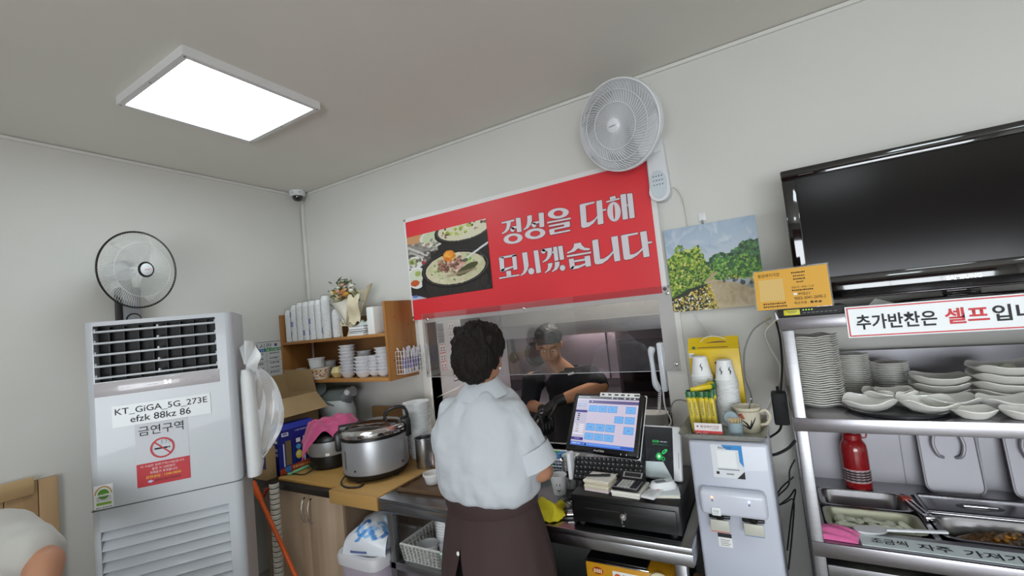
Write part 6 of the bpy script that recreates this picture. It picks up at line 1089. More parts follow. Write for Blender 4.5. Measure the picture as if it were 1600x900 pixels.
# ---------------------------------------------------------------- red framed self service sign
t = thing('self_service_sign', 'white sign with red border and bold Korean lettering on the rack', 'sign', (.213, RY0-.006, 1.468), 0); SWd, SHt = .78, .098
obj('board', B().rbox(0, 0, 0, SWd, .003, SHt, .0008, 1), mat('sign_face', '#dde0e2', .35), t); b = B()
for (x0, z0, x1, z1) in ((.004, .004, SWd-.004, .0075), (.004, SHt-.0075, SWd-.004, SHt-.004), (.004, .0075, .0075, SHt-.0075), (SWd-.0075, .0075, SWd-.004, SHt-.0075)): b.box(x0, -.0006, z0, x1, 0, z1)
obj('red_border', b, RED, t); text('추가반찬은', .025, .024, .215, .070, INK, t, -.001, bold=.022); text('셀프', .232, .026, .325, .072, RED, t, -.001, bold=.022); text('입니다', .332, .026, .465, .072, INK, t, -.001, bold=.022)
# ================================================================ television
TX0, TX1, TY, TZ0, TZ1 = .112, 1.09, 2.10, 1.585, 2.118
t = thing('television', 'large black flat television standing on the steel rack', 'television', ((TX0+TX1)/2, TY, 1.5475)); w_ = (TX1-TX0)/2; GLB = mat('gloss_black', '#0a0708', .08, coat=1); z0, z1 = TZ0-1.5475, TZ1-1.5475
obj('cabinet', B().rbox(-w_+.01, .03, z0+.02, w_-.01, .085, z1-.02, .02), MBLACK, t); fr = B()
for (x0, za, x1, zb) in ((-w_, z0, w_, z0+.085), (-w_, z1-.042, w_, z1), (-w_, z0+.085, -w_+.048, z1-.042), (w_-.048, z0+.085, w_, z1-.042)): fr.rbox(x0, 0, za, x1, .035, zb, .006)
obj('bezel', fr, GLB, t); obj('screen', B().box(-w_+.046, .006, z0+.083, w_-.046, .012, z1-.04), mat('screen_dark', '#0c0809', .16, spec=.25), t); obj('chrome_edge', B().rbox(-w_+.004, -.002, z0-.005, w_-.004, .03, z0+.001, .003), mat('smoke_chrome', '#5c5558', .15, .9), t)
text('SAMSUNG', -.045, z0+.030, .045, z0+.045, mat('silver_logo', '#c9c9cc', .3, .6), t, -.0008, bold=.02)
obj('neck', B().rbox(-.05, .03, .01, .05, .06, z0+.05, .01), GLB, t); obj('stand', B().rings([(0, .045, 0, .22, .10), (0, .045, .008, .22, .10), (0, .045, .014, .19, .08)], 36, ex=3), GLB, t); obj('dim_print', B().box(-w_+.06, -.0006, z1-.032, -w_+.11, 0, z1-.029), mat('dim_print', '#3c3638', .4), t)
# set top box, account card, speaker
t = thing('set_top_box', 'black set top box with a yellow label under the account card', 'set top box', (.032, 1.752, 1.5475)); obj('case', B().rbox(0, 0, 0, .19, .13, .028, .003), MBLACK, t); obj('yellow_label', B().rbox(.016, -.001, .006, .062, .0, .024, .001), mat('label_yellow', '#d3c914', .4), t); obj('label_print', B().box(.024, -.0016, .017, .054, -.001, .0185).box(.03, -.0016, .0125, .05, -.001, .014), INK, t)
for k in range(4): obj('indicator', B().box(.07+.008*k, -.0008, .019, .074+.008*k, 0, .022), mat('led_green', '#9ac23a', .5, emit=.8), t)
for k in range(8): obj('vent', B().box(.07+.012*k, -.0008, .010, .078+.012*k, 0, .0115), mat('vent_grey', '#777777', .5), t)
t = thing('account_card', 'orange account card in a clear acrylic stand above the set top box', 'card', (-.028, 1.752, 1.5765), -.10); mx = Matrix.Rotation(-.17, 4, 'X'); CW, CH = .212, .136
obj('acrylic', B().box(-.004, .0005, -.002, CW+.004, .004, CH+.004, mx=mx), CLR, t); obj('foot', B().box(.0, -.005, -.001, CW, .05, .0005), CLR, t)
cd = obj('card', B().box(0, 0, 0, CW, .0006, CH, mx=mx), mat('card_orange', '#d8a23a', .5), t)
obj('code_patch', B().box(.012, -.0006, .03, .085, 0, .105, mx=mx), mat('card_patch', '#d2b06a', .5), t); BRN = mat('brown_ink', '#40260e', .6)
def ct(s_, *a): o = text(s_, *a, BRN, t, -.0012); o.matrix_basis = mx
def cbars(x0, z0, x1, z1, n):
    bb = B()
    for k in range(n): w0 = (x1-x0)/n; bb.box(x0+k*w0, -.0012, z0+(z1-z0)*.15*(k % 2), x0+(k+.72)*w0, -.0005, z1-(z1-z0)*.1*(k % 3), mx=mx)
    obj('small_print', bb, BRN, t)
ct('황금돼지국밥', .012, .114, .078, .126); ct('새마을금고', .123, .042, .158, .051); ct('9003-3041-2690-2', .112, .027, .198, .037); ct('예금주명 :', .110, .012, .150, .021); ct('영업시간 : 09:30 - 21:00', .108, .066, .17, .073)
for q_ in ((.112, .117, .152, .122, 8), (.116, .106, .150, .110, 6), (.116, .095, .150, .100, 7), (.124, .085, .144, .089, 4), (.108, .057, .168, .062, 11), (.155, .013, .188, .020, 3), (.02, .018, .088, .023, 10), (.02, .008, .09, .013, 11)): cbars(*q_)
obj('coin_mark', B().prism(el(.116, .047, .006, .004), -.0012, -.0004, mx=mx), PAPER, t)
t = thing('small_speaker', 'small grey rounded speaker beside the television', 'speaker', (.095, 1.96, 1.5475)); obj('body', B().rings([(0, 0, 0, .03, .028), (0, 0, .01, .033, .03), (0, 0, .10, .032, .03), (0, 0, .15, .022, .022), (0, 0, .16, .008, .008)], 22), GREY, t); obj('grille', B().rings([(0, -.004, .03, .028, .029), (0, -.004, .09, .028, .029)], 18), BLACK, t)
t = thing('folded_paper', 'folded white papers lying before the television stand', 'papers', (.265, 1.80, 1.5475), R(14)); obj('sheet', B().add([(0, 0, 0), (.12, 0, 0), (.12, .09, .0), (0, .09, .0), (.01, .01, .004), (.05, .02, .035), (.12, .06, .012), (.02, .08, .005)], [(0, 1, 2, 3), (4, 5, 6, 7)]), PAPER, t, normals=False)
# ---------------------------------------------------------------- cables beside the rack
def cable(label, pts, r, m, y=2.3, name='cable'):
    P = [onY(u, v, y if not isinstance(y, (list, tuple)) else y[i]) for i, (u, v) in enumerate(pts)]; c = P[-1]; t = tag(obj(name, B().tube([p-c for p in bez(P, 40)], r, 6), m, None, c), label, 'cable'); return t
cable('grey cable hanging from the rack to the dispenser tray', [(1205, 497), (1190, 505), (1174, 520), (1163, 550), (1164, 590), (1173, 615), (1175, 640)], .0035, CABLE, 2.2)
cable('white cable curling down beside the black adapter', [(1212, 500), (1196, 520), (1204, 545), (1219, 572), (1216, 605), (1203, 635), (1194, 655), (1207, 676)], .005, WCABLE, 2.2)
cable('yellowish cable curling behind the account card', [(1215, 500), (1203, 508), (1196, 500), (1206, 494)], .0025, mat('yellow_cable', '#b9ab62', .5), 2.2)
cable('black cable running down to the power adapter', [(1213, 503), (1219, 530), (1222, 570), (1220, 613)], .004, RUBBER, [1.95, 2.0, 2.02, 2.02])
cable('short black cable leaving the adapter for the dispenser', [(1222, 658), (1218, 672), (1205, 682), (1190, 690)], .0045, RUBBER, [2.02, 2.05, 2.1, 2.15])
cable('thick black cable looped beside the rack post', [(1243, 688), (1232, 700), (1215, 709), (1200, 712)], .006, RUBBER, 2.15)
cable('thin black cable dropping behind the water dispenser', [(1242, 718), (1234, 735), (1232, 758), (1216, 775), (1212, 790), (1226, 786), (1240, 782), (1238, 830), (1232, 890)], .003, RUBBER, 2.15)
cable('second thin black cable crossing behind the dispenser', [(1240, 745), (1218, 766), (1210, 792), (1232, 778), (1243, 765), (1237, 800), (1230, 860)], .003, RUBBER, 2.2)
cable('thin grey cable running along the hatch jamb', [(1078, 628), (1060, 625), (1050, 632), (1048, 655), (1055, 685)], .003, CABLE, [2.37, 2.37, 2.36, 2.34, 2.3])
cable('white cable hanging under the garden painting', [(1085, 490), (1095, 505), (1108, 520), (1113, 530)], .0035, WCABLE, [2.385, 2.38, 2.36, 2.2])
q = onY(1219, 636, 2.02); t = thing('power_adapter', 'black power adapter hanging beside the rack post', 'adapter', (q.x-.0, 2.02, q.z-.065)); obj('brick', B().rbox(-.026, -.03, 0, .026, .03, .125, .008), MBLACK, t); obj('strain_relief', B().tube([(0, 0, .125), (0, 0, .145)], .006, 8), RUBBER, t)
# ================================================================ kitchen behind the hatch
t = thing('range_hood', 'grey steel range hood hanging inside the kitchen', 'hood', (0, 0, 0)); HM = steel('hood_steel', '#b2b5b8', .4, (1, 8, 8), .01)
obj('canopy', B().prism([(3.05, 1.50), (3.05, 1.56), (3.45, 2.25), (4.1, 2.25), (4.1, 1.50)], -2.1, .75, 'yz'), HM, t); obj('lip', B().rbox(-2.1, 3.035, 1.46, .75, 3.05, 1.56, .003), HM, t); obj('hood_lamp', B().rbox(-2.0, 3.5, 1.47, -1.25, 3.58, 1.499, .01), mat('hood_glow', '#ffeef0', .5, emit=22), t); obj('duct', B().box(-.9, 3.55, 2.25, -.4, 4.0, ZC-.001), HM, t)  # hidden lamp added under the hood to brighten the back panels
t = thing('kitchen_bench', 'dark steel work bench inside the kitchen', 'bench', (0, 0, 0)); obj('top', B().rbox(-2.3, 3.3, .84, .75, 4.1, .88, .004), STEELD, t); obj('cupboard', B().box(-2.3, 3.34, 0, .75, 4.1, .84), mat('bench_dark', '#232224', .5), t)
pt = struct('wall_kitchen_side', B().box(-2.125, YB+.101, .835, -2.085, 2.80, 2.0), mat('partition_grey', '#b5b4b6', .5)); struct('edge_strip', B().box(-2.126, 2.78, .835, -2.08, 2.80, 2.0), mat('strip_white', '#dcdcdc', .4), pt)
def icons(label, y, z, w_, h, bgc, ink, rows):
    t = thing('menu_card', label, 'card', (-2.0845, y, z), R(90)); obj('card', B().box(0, 0, 0, w_, .0008, h), PAPER, t); p = Pic(40, int(40*h/w_), bgc)
    for r_ in range(rows):
        for c in range(2): x, yy = .27+.46*c, (r_+.5)/rows; p.rect(x-.19, yy-.40/rows, x+.19, yy+.40/rows, '#e2d9da' if bgc != '#33272b' else '#8f8488').ell(x, yy-.08/rows, .10, .16/rows, ink).ell(x, yy+.22/rows, .13, .10/rows, ink)
    p.obj('print', w_, h, PRINT, t, (0, -.0012, 0))
icons('dark icon menu card on the kitchen side wall', 2.52, 1.50, .07, .14, '#33272b', '#1a1416', 3); icons('red framed icon menu card below the dark one', 2.525, 1.30, .07, .19, '#b0685c', '#2a1c1e', 3)
icons('grey icon card beside the dark menu card', 2.645, 1.50, .08, .14, '#8d8a90', '#4a464c', 3); icons('pink icon card beside the red framed card', 2.65, 1.33, .09, .16, '#c48f98', '#5a3c44', 3); icons('black photo card low on the kitchen side wall', 2.66, 1.20, .09, .10, '#3a3638', '#77706c', 1)
q = onY(797, 515, 4.13); t = thing('ladle', 'black slotted ladle hanging on the kitchen wall', 'ladle', (q.x, 4.13, q.z-.36)); obj('handle', B().rbox(-.012, 0, .10, .012, .01, .36, .004), BLACK, t); obj('bowl', B().rings([(0, .0, 0, .02, .006), (0, 0, .03, .05, .016), (0, 0, .08, .045, .016), (0, 0, .115, .014, .008)], 18), BLACK, t); obj('hook', B().tube([(0, .02, .375), (0, 0, .375), (0, 0, .355)], .004, 6), CHROME, t)
q = onY(838, 553, 4.12); t = thing('frying_pan', 'black frying pan hanging on the kitchen wall', 'pan', (q.x, 4.13, q.z)); obj('pan', B().lathe([(0, 0), (.10, 0), (.125, .03), (.12, .03), (.098, .005), (0, .005)], 32, mx=Matrix.Rotation(R(90), 4, 'X')), BLACK, t); obj('handle', B().rbox(-.012, -.03, .12, .012, -.015, .28, .004), BLACK, t)
t = thing('dark_machine', 'dark machine box standing on the kitchen bench', 'machine', (-1.12, 3.62, .8805)); obj('case', B().rbox(0, 0, 0, 1.5, .4, .57, .01), mat('machine_dark', '#2b2124', .4), t); obj('door', B().rbox(.03, -.012, .05, .42, .0, .47, .006), mat('machine_door', '#1a1417', .15), t); obj('knob', B().lathe([(0, .02), (.02, .018), (.022, 0), (0, 0)], 16, mx=Matrix.Translation((.52, 0, .35)) @ Matrix.Rotation(R(90), 4, 'X')), GREY, t)  # case widened and raised to keep this end of the kitchen dark
t = thing('black_cups', 'stack of black plastic containers on the hatch sill', 'containers', (-1.955, 2.44, WZ0+.0005)); 
for k in range(9): obj('container', B().lathe([(0, 0), (.045, 0), (.055, .05), (.058, .05), (.058, .056), (.05, .055), (0, .01)], 22, (0, 0, .028*k)), BLACK, t)
obj('paper_lid', B().add([(-.09, -.05, .30), (.10, -.05, .36), (.10, .05, .38), (-.09, .05, .31)], [(0, 1, 2, 3)]), PAPER, t, normals=False)

# ================================================================ people
from mathutils import noise
def V(*a): return Vector(a)
def hand(w_, d, up, thumb, curl=.45, s=1.0):
    """palm and five fingers as overlapping limbs; thumb = +1/-1 side"""
    w_, d, up = Vector(w_), Vector(d).normalized(), Vector(up).normalized(); up = (up-d*up.dot(d)).normalized(); sd = d.cross(up)*thumb; out = []
    for k in range(4): o = sd*(.030-.020*k)*s; out.append(limb([w_+sd*(.012-.008*k)*s, w_+d*.045*s+o*.9, w_+d*.088*s+o], [.017*s, .015*s, .0115*s], 10))
    for k, L_ in enumerate((.072, .080, .074, .058)):
        p0 = w_+d*.086*s+sd*(.030-.020*k)*s; a = 0; P = [p0]
        for j, f in enumerate((.45, .32, .23)): a += curl*(.7 if j == 0 else 1); P.append(P[-1]+(d*math.cos(a)-up*math.sin(a))*L_*f*s)
        out.append(limb(P, [.0092*s, .0088*s, .0082*s, .0072*s], 8))
    p0 = w_+d*.02*s+sd*.03*s; p1 = p0+(d*.6+sd*.8).normalized()*.04*s; p2 = p1+(d*.9+sd*.3-up*.3).normalized()*.03*s; out.append(limb([p0, p1, p2, p2+(d-up*.3).normalized()*.022*s], [.013*s, .0115*s, .010*s, .008*s], 8)); return out
def head(c, face, tilt=0, s=1.0):
    """skull, jaw, nose, ears, eye sockets; face = direction looked at"""
    f = Vector(face).normalized(); mx = Matrix.Translation(c) @ Matrix.Rotation(math.atan2(f.x, -f.y), 4, 'Z') @ Matrix.Rotation(math.asin(-f.z)+tilt, 4, 'X') @ Matrix.Scale(s, 4)
    P = [B().ball((0, .012, .03), (.074, .092, .088), 20, 14, mx), B().ball((0, -.02, -.03), (.062, .066, .085), 18, 12, mx), B().ball((0, -.055, -.088), (.03, .026, .022), 12, 8, mx)]
    nb = B().ball((0, -.092, -.012), (.012, .014, .026), 10, 8, mx); nb.ball((0, -.100, -.028), (.015, .013, .011), 10, 8, mx); P.append(nb)
    for sx in (-1, 1): P.append(B().ball((sx*.077, .012, -.008), (.010, .020, .032), 10, 8, mx)); P.append(B().ball((sx*.034, -.066, -.032), (.022, .018, .02), 10, 8, mx))
    P.append(B().ball((0, -.078, .028), (.05, .014, .012), 12, 8, mx)); P.append(B().ball((0, -.078, -.062), (.024, .014, .012), 12, 8, mx)); return P, mx
def face_parts(t, mx, base, dark=True):
    o = Matrix.Translation(-base)
    for sx in (-1, 1):
        obj('eye', B().ball((sx*.03, -.0775, .004), (.0125, .006, .0045), 12, 8, o @ mx), mat('eye_white', '#d9d5cf', .3), t); obj('iris', B().ball((sx*.03, -.0828, .004), (.005, .0022, .0046), 10, 6, o @ mx), mat('iris_dark', '#20140e', .2), t)
        obj('eyebrow', B().tube([o @ mx @ Vector(p) for p in bez([(sx*.014, -.087, .026), (sx*.03, -.086, .033), (sx*.048, -.076, .027)], 6)], .0032, 6), HAIR, t)
    obj('mouth', B().tube([o @ mx @ Vector(p) for p in bez([(-.02, -.083, -.060), (0, -.0905, -.058), (.02, -.083, -.060)], 6)], .0034, 6), mat('lips', '#8f5248', .5), t)
def wrinkle(me, amp, sc, seed=0, stretch=(1, 1, 1)):
    n = len(me.vertices); co = np.zeros(n*3); me.vertices.foreach_get('co', co); no = np.zeros(n*3); me.vertices.foreach_get('normal', no); co = co.reshape(-1, 3); no = no.reshape(-1, 3)
    d = np.array([noise.noise(Vector((x*sc*stretch[0]+seed, y*sc*stretch[1], z*sc*stretch[2])))+.5*noise.noise(Vector((x*sc*2.1+seed, y*sc*2.1, z*sc*2.1))) for x, y, z in co]); co = co+no*(d*amp)[:, None]; me.vertices.foreach_set('co', co.ravel()); me.update(); return me
def shift(me, base):
    me.transform(Matrix.Translation(-base)); me.polygons.foreach_set('use_smooth', [True]*len(me.polygons)); return me
def collar(t, c, r0, r1, h, m, base, open_front=None, tilt=(0, 0)):
    def f(u, v):
        a = 2*PI*u; rr = r0+(r1-r0)*v; return (c[0]-base.x+rr*math.cos(a), c[1]-base.y+rr*.9*math.sin(a), c[2]-base.z+h*(1-v)+tilt[0]*math.cos(a)+tilt[1]*math.sin(a))
    obj('collar', B().grid(f, 36, 4), m, t, normals=False)
SHIRT = mat('white_shirt', '#bcc1c7', .8, bump=.12, bscale=90); APRON = mat('brown_apron', '#3a2828', .8, bump=.08, bscale=160); TROU = mat('black_trousers', '#101012', .8); SHOE = mat('dark_shoe', '#1a1a1c', .5)
# ---- the woman at the counter, seen from behind
bs = V(-.975, 1.40, 0); PX = -.975
t = thing('person', 'person with short dark hair in a white shirt and brown apron at the till', 'person', bs)
hc = V(PX-.002, 1.43, 1.50); HP, hm = head(hc, (-.12, 1, -.12), 0)
parts = HP + [limb([(PX, 1.405, 1.30), (PX, 1.41, 1.36), (PX-.003, 1.42, 1.45)], [.062, .054, .05]), B().rings([(PX, 1.40, .80, .15, .10), (PX, 1.40, .95, .14, .095), (PX, 1.40, 1.15, .15, .09), (PX, 1.40, 1.28, .14, .07), (PX, 1.40, 1.33, .08, .05)], 24),
    limb([(PX+.13, 1.40, 1.27), (PX+.18, 1.43, 1.14), (PX+.195, 1.45, 1.08)], [.045, .042, .043]), limb([(PX+.195, 1.45, 1.08), (PX+.14, 1.59, 1.02), (PX+.06, 1.665, .995)], [.042, .034, .027]),
    limb([(PX-.14, 1.40, 1.27), (PX-.20, 1.45, 1.10)], [.045, .042]), limb([(PX-.20, 1.45, 1.10), (PX-.14, 1.60, 1.02), (PX-.08, 1.665, .995)], [.042, .034, .027]),
    limb([(PX+.075, 1.40, .85), (PX+.08, 1.40, .48), (PX+.08, 1.41, .1)], [.085, .058, .042]), limb([(PX-.075, 1.40, .85), (PX-.08, 1.40, .48), (PX-.08, 1.41, .1)], [.085, .058, .042])]
parts += hand((PX+.06, 1.665, .995), (-.7, .5, -.15), (0, .1, 1), 1, .5) + hand((PX-.08, 1.665, .995), (.6, .6, -.15), (0, .1, 1), -1, .5)
put('body', shift(fuse(parts, .0065, 3), bs), SKIN, t); face_parts(t, hm, bs)
hb = [B().ball((0, .02, .045), (.098, .108, .095), 20, 14, hm), B().ball((0, .075, -.01), (.088, .06, .085), 18, 12, hm), B().ball((0, .065, -.05), (.072, .045, .05), 16, 10, hm)]
hb += [B().ball((sx*.07, .045, .0), (.024, .04, .05), 12, 8, hm) for sx in (-1, 1)]
for k in range(20): a = k*2.4; zz = .02+.10*(k/20); rr = .088*math.sqrt(max(.15, 1-((zz-.03)/.12)**2)); yy = .03+rr*math.sin(a); hb.append(B().ball((rr*math.cos(a)*.98, max(-.03, yy), zz), .022, 8, 6, hm)) if yy > -.05 else None
hm_ = fuse(hb, .006, 5); put('hair', shift(wrinkle(hm_, .007, 60, 3, (1.3, 1.3, .35)), bs), HAIR, t)
for sx in (-1, 1): obj('earring', B().ball((sx*.083, .014, -.046), .006, 10, 8, Matrix.Translation(-bs) @ hm), mat('pearl', '#e6e6ea', .15, .6), t)
sh = [B().rings([(PX+.0, 1.40, .985, .165, .115), (PX+.0, 1.395, 1.008, .192, .142), (PX-.005, 1.395, 1.06, .205, .155), (PX-.015, 1.395, 1.15, .205, .150), (PX-.015, 1.40, 1.24, .198, .138), (PX-.008, 1.405, 1.305, .175, .118), (PX, 1.41, 1.35, .125, .095), (PX, 1.415, 1.38, .080, .075)], 36, ex=2.3),
    limb([(PX+.112, 1.405, 1.285), (PX+.155, 1.415, 1.20), (PX+.175, 1.43, 1.14)], [.07, .074, .076]), limb([(PX-.14, 1.405, 1.285), (PX-.18, 1.43, 1.20), (PX-.19, 1.45, 1.11)], [.073, .076, .078])]
put('shirt', shift(wrinkle(wrinkle(fuse(sh, .0075, 4), .016, 8, 1, (1, 1, .6)), .0042, 17, 4, (1.5, 1, .9)), bs), SHIRT, t)
obj('sleeve_cuff', B().tube([(PX+.165-bs.x, 1.424-bs.y, 1.168), (PX+.186-bs.x, 1.435-bs.y, 1.100)], [.079, .084], 28, caps=False), SHIRT, t)
collar(t, (PX, 1.412, 1.362), .060, .108, .058, SHIRT, bs, tilt=(0, .012))
def apr(u, v):
    a = R(-90-20+12)+2*PI*(.008+.984*u); z = 1.0-.64*v; gap = .0; g0 = min(.9, max(0, v-.22)*1.9); a = R(-102)+g0*.5+(2*PI-g0)*u
    rx = .168+.045*math.sin(min(1, v*2)*PI/2)+.02*v; ry = .125+.05*math.sin(min(1, v*2)*PI/2)+.02*v; fl = .006*math.sin(14*a)*v; return (PX-bs.x+(rx+fl)*math.cos(a), (ry+fl)*math.sin(a), z+.012*math.sin(a+.4))
obj('apron', B().grid(apr, 90, 16), APRON, t, normals=False, sharp=60)
obj('apron_waistband', B().tube([((.168+.002)*math.cos(2*PI*i/40), (.127)*math.sin(2*PI*i/40), .99+.012*math.sin(2*PI*i/40+.4)) for i in range(40)], .016, 8, closed=True, flat=2.2), APRON, t)
obj('apron_button', B().ball((-.052, -.158, .845), (.006, .004, .008), 10, 8), PORC, t)
put('trousers', shift(fuse([limb([(PX+.078, 1.40, .88), (PX+.085, 1.40, .48), (PX+.085, 1.41, .10)], [.095, .075, .062]), limb([(PX-.078, 1.40, .88), (PX-.085, 1.40, .48), (PX-.085, 1.41, .10)], [.095, .075, .062]), B().ball((PX, 1.40, .9), (.155, .115, .09))], .012, 4), bs), TROU, t)
for sx in (-1, 1): obj('shoe', B().rings([(sx*.085, .04, 0, .042, .11), (sx*.085, .04, .03, .044, .112), (sx*.085, .02, .065, .036, .075), (sx*.085, .0, .10, .033, .04)], 22, ex=2.5), SHOE, t)
# ---- the cook inside the kitchen
bs = V(-1.20, 2.86, 0); t = thing('person', 'cook in a black shirt bending over the hatch with black gloves', 'person', bs)
MX = -1.20; SK2 = mat('cook_skin', '#b2805f', .55, sss=.1); BLK = mat('black_shirt', '#12141c', .8, bump=.1, bscale=80); GLV = mat('black_glove', '#0d0d0f', .45)
hc = onY(858, 540, 2.68); HP, hm = head(hc, (.35, -1, -.45), 0, 1.06)
sL, sR = onY(832, 592, 2.82), onY(918, 586, 2.80); eL, eR = onY(828, 632, 2.80), onY(938, 604, 2.72); wL, wR = onY(848, 640, 2.62), onY(872, 626, 2.60)
parts = HP + [limb([(MX, 2.82, 1.18), (hc.x-.01, 2.76, 1.30), hc+V(0, .03, -.05)], [.07, .06, .055]), B().rings([(MX, 2.90, .80, .16, .11), (MX, 2.88, .95, .16, .11), (MX, 2.84, 1.08, .17, .11), (MX+.01, 2.81, 1.18, .14, .09)], 24), limb([sR, eR], [.052, .046]), limb([eR, eR.lerp(wR, .5), wR], [.05, .046, .032]), limb([sL, eL], [.052, .046]), limb([eL, wL], [.045, .032]),
    limb([(MX+.09, 2.90, .84), (MX+.1, 2.90, .46), (MX+.1, 2.92, .1)], [.095, .066, .048]), limb([(MX-.09, 2.90, .84), (MX-.1, 2.90, .46), (MX-.1, 2.92, .1)], [.095, .066, .048])]
put('body', shift(fuse(parts, .0075, 3), bs), SK2, t); face_parts(t, hm, bs)
hb = [B().ball((0, .018, .058), (.088, .098, .078), 20, 14, hm), B().ball((0, .06, .0), (.08, .055, .07), 18, 12, hm)]
put('hair', shift(wrinkle(fuse(hb, .008, 2), .006, 40, 9), bs), mat('cook_hair', '#16130f', .5, bump=.5, bscale=60), t)
el_ = sR.lerp(eR, .75)
sh = [B().rings([(MX, 2.90, .78, .19, .14), (MX, 2.89, .95, .195, .14), (MX, 2.86, 1.08, .205, .14), (MX, 2.83, 1.16, .20, .13), (MX+.01, 2.81, 1.215, .15, .105), (MX+.02, 2.79, 1.25, .085, .08)], 32, ex=2.3), limb([sR+V(-.03, 0, -.01), sR, el_], [.075, .078, .074]), limb([sL+V(.03, 0, -.01), sL, sL.lerp(eL, .8)], [.075, .078, .07])]
put('shirt', shift(wrinkle(fuse(sh, .009, 5), .010, 10, 5), bs), BLK, t); collar(t, (MX+.03, 2.785, 1.235), .062, .082, .03, BLK, bs)
lg = onY(892, 584, 2.685)-bs; obj('chest_logo', B().rbox(-.022, -.002, -.006, .022, .0, .008, .001), PAPER, t, (lg.x, -.175, lg.z), (0, R(-12), 0))
obj('apron', B().grid(lambda u, v: (MX-bs.x+.2*math.cos(R(200+140*u)), .03-.0+.16*math.sin(R(200+140*u)), 1.10-.7*v), 24, 8), mat('cook_apron', '#17171a', .6), t, normals=False)
d1, d2 = (wR-eR).normalized(), (wL-eL).normalized()
put('glove', shift(fuse([limb([wR-d1*.05, wR], [.037, .036])]+hand(wR, V(-.7, -.3, -.45), (.2, -.2, 1), -1, .55, 1.12), .006, 2), bs), GLV, t); put('glove', shift(fuse([limb([wL-d2*.01, wL], [.034, .034])]+hand(wL, V(.35, -.35, -.5), (.3, -.2, 1), 1, .55, 1.12), .006, 2), bs), GLV, t)
put('trousers', shift(fuse([limb([(MX+.095, 2.90, .85), (MX+.105, 2.90, .46), (MX+.105, 2.92, .1)], [.105, .082, .068]), limb([(MX-.095, 2.90, .85), (MX-.105, 2.90, .46), (MX-.105, 2.92, .1)], [.105, .082, .068])], .014, 4), bs), TROU, t)
for sx in (-1, 1): obj('shoe', B().rings([(sx*.105, -.01, 0, .046, .12), (sx*.105, -.01, .03, .048, .122), (sx*.105, .01, .07, .04, .08), (sx*.105, .05, .11, .036, .045)], 22, ex=2.5), SHOE, t)
q = onY(846, 650, 2.56); sc = thing('scissors', 'steel kitchen scissors held by the cook', 'scissors', q, R(20))
for sx in (-1, 1): b = B(); b.tube([(sx*.018+.013*math.cos(2*PI*i/16), 0, .035+.02*math.sin(2*PI*i/16)) for i in range(16)], .003, 6, closed=True); b.tube([(sx*.012, 0, .018), (0, 0, -.01), (-sx*.006, 0, -.09)], [.004, .004, .001], 6); obj('blade', b, CHROME, sc)
sc.rotation_euler = (R(30), R(40), R(20))
# ---- the guest sitting by the panelled wall
bs = V(-2.40, .27, 0); t = thing('person', 'seated guest in a grey white tee shirt beside the wood panelling', 'person', bs); TEE = mat('grey_tee', '#b6b4ae', .85, bump=.12, bscale=70)
shl = onX(-2, 838, -2.33); elb = onX(70, 880, -2.10); wr = V(-1.99, .42, .795); tx, ty = -2.40, shl.y-.20
hc = V(-2.31, ty-.03, 1.34); HP, hm = head(hc, (1, -.15, -.2), 0, 1.03)
parts = HP + [limb([(tx+.02, ty, 1.10), (tx+.05, ty-.01, 1.18), (hc.x-.02, hc.y, 1.28)], [.07, .058, .055]), B().rings([(tx-.03, ty, .50, .13, .17), (tx-.02, ty, .70, .12, .16), (tx, ty, .95, .13, .18), (tx+.01, ty, 1.09, .09, .15)], 26), limb([shl, elb], [.058, .048]), limb([elb, elb.lerp(wr, .45), wr], [.05, .046, .03]), limb([(tx+.02, ty-.19, 1.06), (-2.25, ty-.28, .86)], [.055, .046]), limb([(-2.25, ty-.28, .86), (-2.02, ty-.2, .80)], [.046, .03])]
parts += hand(wr, V(.8, -.5, -.05), (0, 0, 1), -1, .4) + hand((-2.02, ty-.2, .80), V(.9, .3, -.05), (0, 0, 1), 1, .4)
parts += [limb([(tx, ty+.1, .50), (tx+.42, ty+.12, .50), (tx+.44, ty+.12, .08)], [.085, .06, .042]), limb([(tx, ty-.1, .50), (tx+.42, ty-.12, .50), (tx+.44, ty-.12, .08)], [.085, .06, .042])]
put('body', shift(fuse(parts, .0085, 3), bs), SKIN, t); face_parts(t, hm, bs)
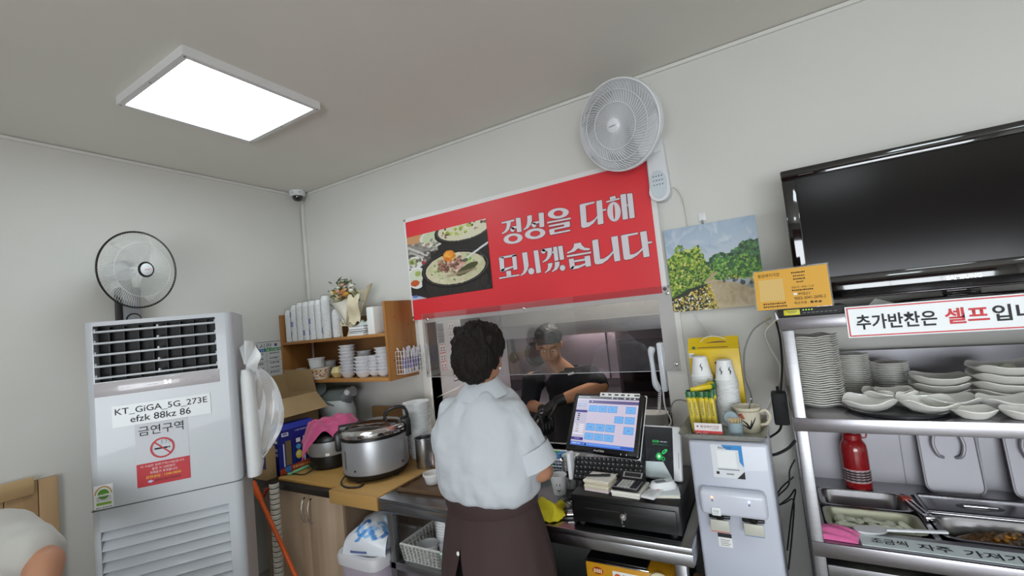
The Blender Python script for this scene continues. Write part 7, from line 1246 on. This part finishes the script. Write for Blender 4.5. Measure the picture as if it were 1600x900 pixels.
put('hair', shift(wrinkle(fuse([B().ball((0, .02, .055), (.088, .10, .08), 20, 14, hm), B().ball((0, .06, .0), (.08, .055, .07), 18, 12, hm)], .009, 2), .006, 40, 2), bs), mat('guest_hair', '#3a3634', .6, bump=.5, bscale=60), t)
put('tee_shirt', shift(wrinkle(fuse([B().rings([(tx-.03, ty, .47, .16, .21), (tx-.02, ty, .70, .15, .195), (tx, ty, .95, .155, .205), (tx+.01, ty, 1.09, .12, .18), (tx+.02, ty, 1.15, .085, .09)], 30, ex=2.3), limb([shl+V(-.04, -.06, -.01), shl, shl.lerp(elb, .66)], [.092, .088, .082]), limb([(tx+.02, ty-.16, 1.06), (-2.28, ty-.25, .93)], [.085, .08])], .01, 5), .014, 9, 7), bs), TEE, t)
put('trousers', shift(fuse([limb([(tx, ty+.1, .51), (tx+.42, ty+.12, .51), (tx+.45, ty+.12, .10)], [.10, .078, .062]), limb([(tx, ty-.1, .51), (tx+.42, ty-.12, .51), (tx+.45, ty-.12, .10)], [.10, .078, .062])], .014, 4), bs), mat('guest_trousers', '#2b2e38', .85), t)
for sy in (-1, 1): obj('shoe', B().rings([(.48, ty-.27+sy*.12, 0, .12, .046), (.48, ty-.27+sy*.12, .03, .12, .048), (.46, ty-.27+sy*.12, .07, .08, .04), (.45, ty-.27+sy*.12, .11, .045, .036)], 22, ex=2.5), SHOE, t)
t = thing('stool', 'plain wooden stool under the seated guest', 'stool', (tx-.02, ty, 0)); ST = wood('stool_wood', '#8a6a45', '#6f5335', 0, 10); obj('seat', B().rbox(-.17, -.19, .38, .19, .19, .41, .008), ST, t)
for sx in (-.14, .13):
    for sy in (-.15, .12): obj('leg', B().rbox(sx, sy, 0, sx+.035, sy+.035, .38, .003), ST, t)
t = thing('dining_table', 'wooden dining table before the seated guest', 'table', (-1.72, ty-.05, 0)); obj('table_top', B().rbox(-.38, -.42, .735, .30, .42, .765, .005), ST, t)
for sx in (-.34, .22):
    for sy in (-.38, .34): obj('leg', B().rbox(sx, sy, 0, sx+.04, sy+.04, .735, .003), ST, t)
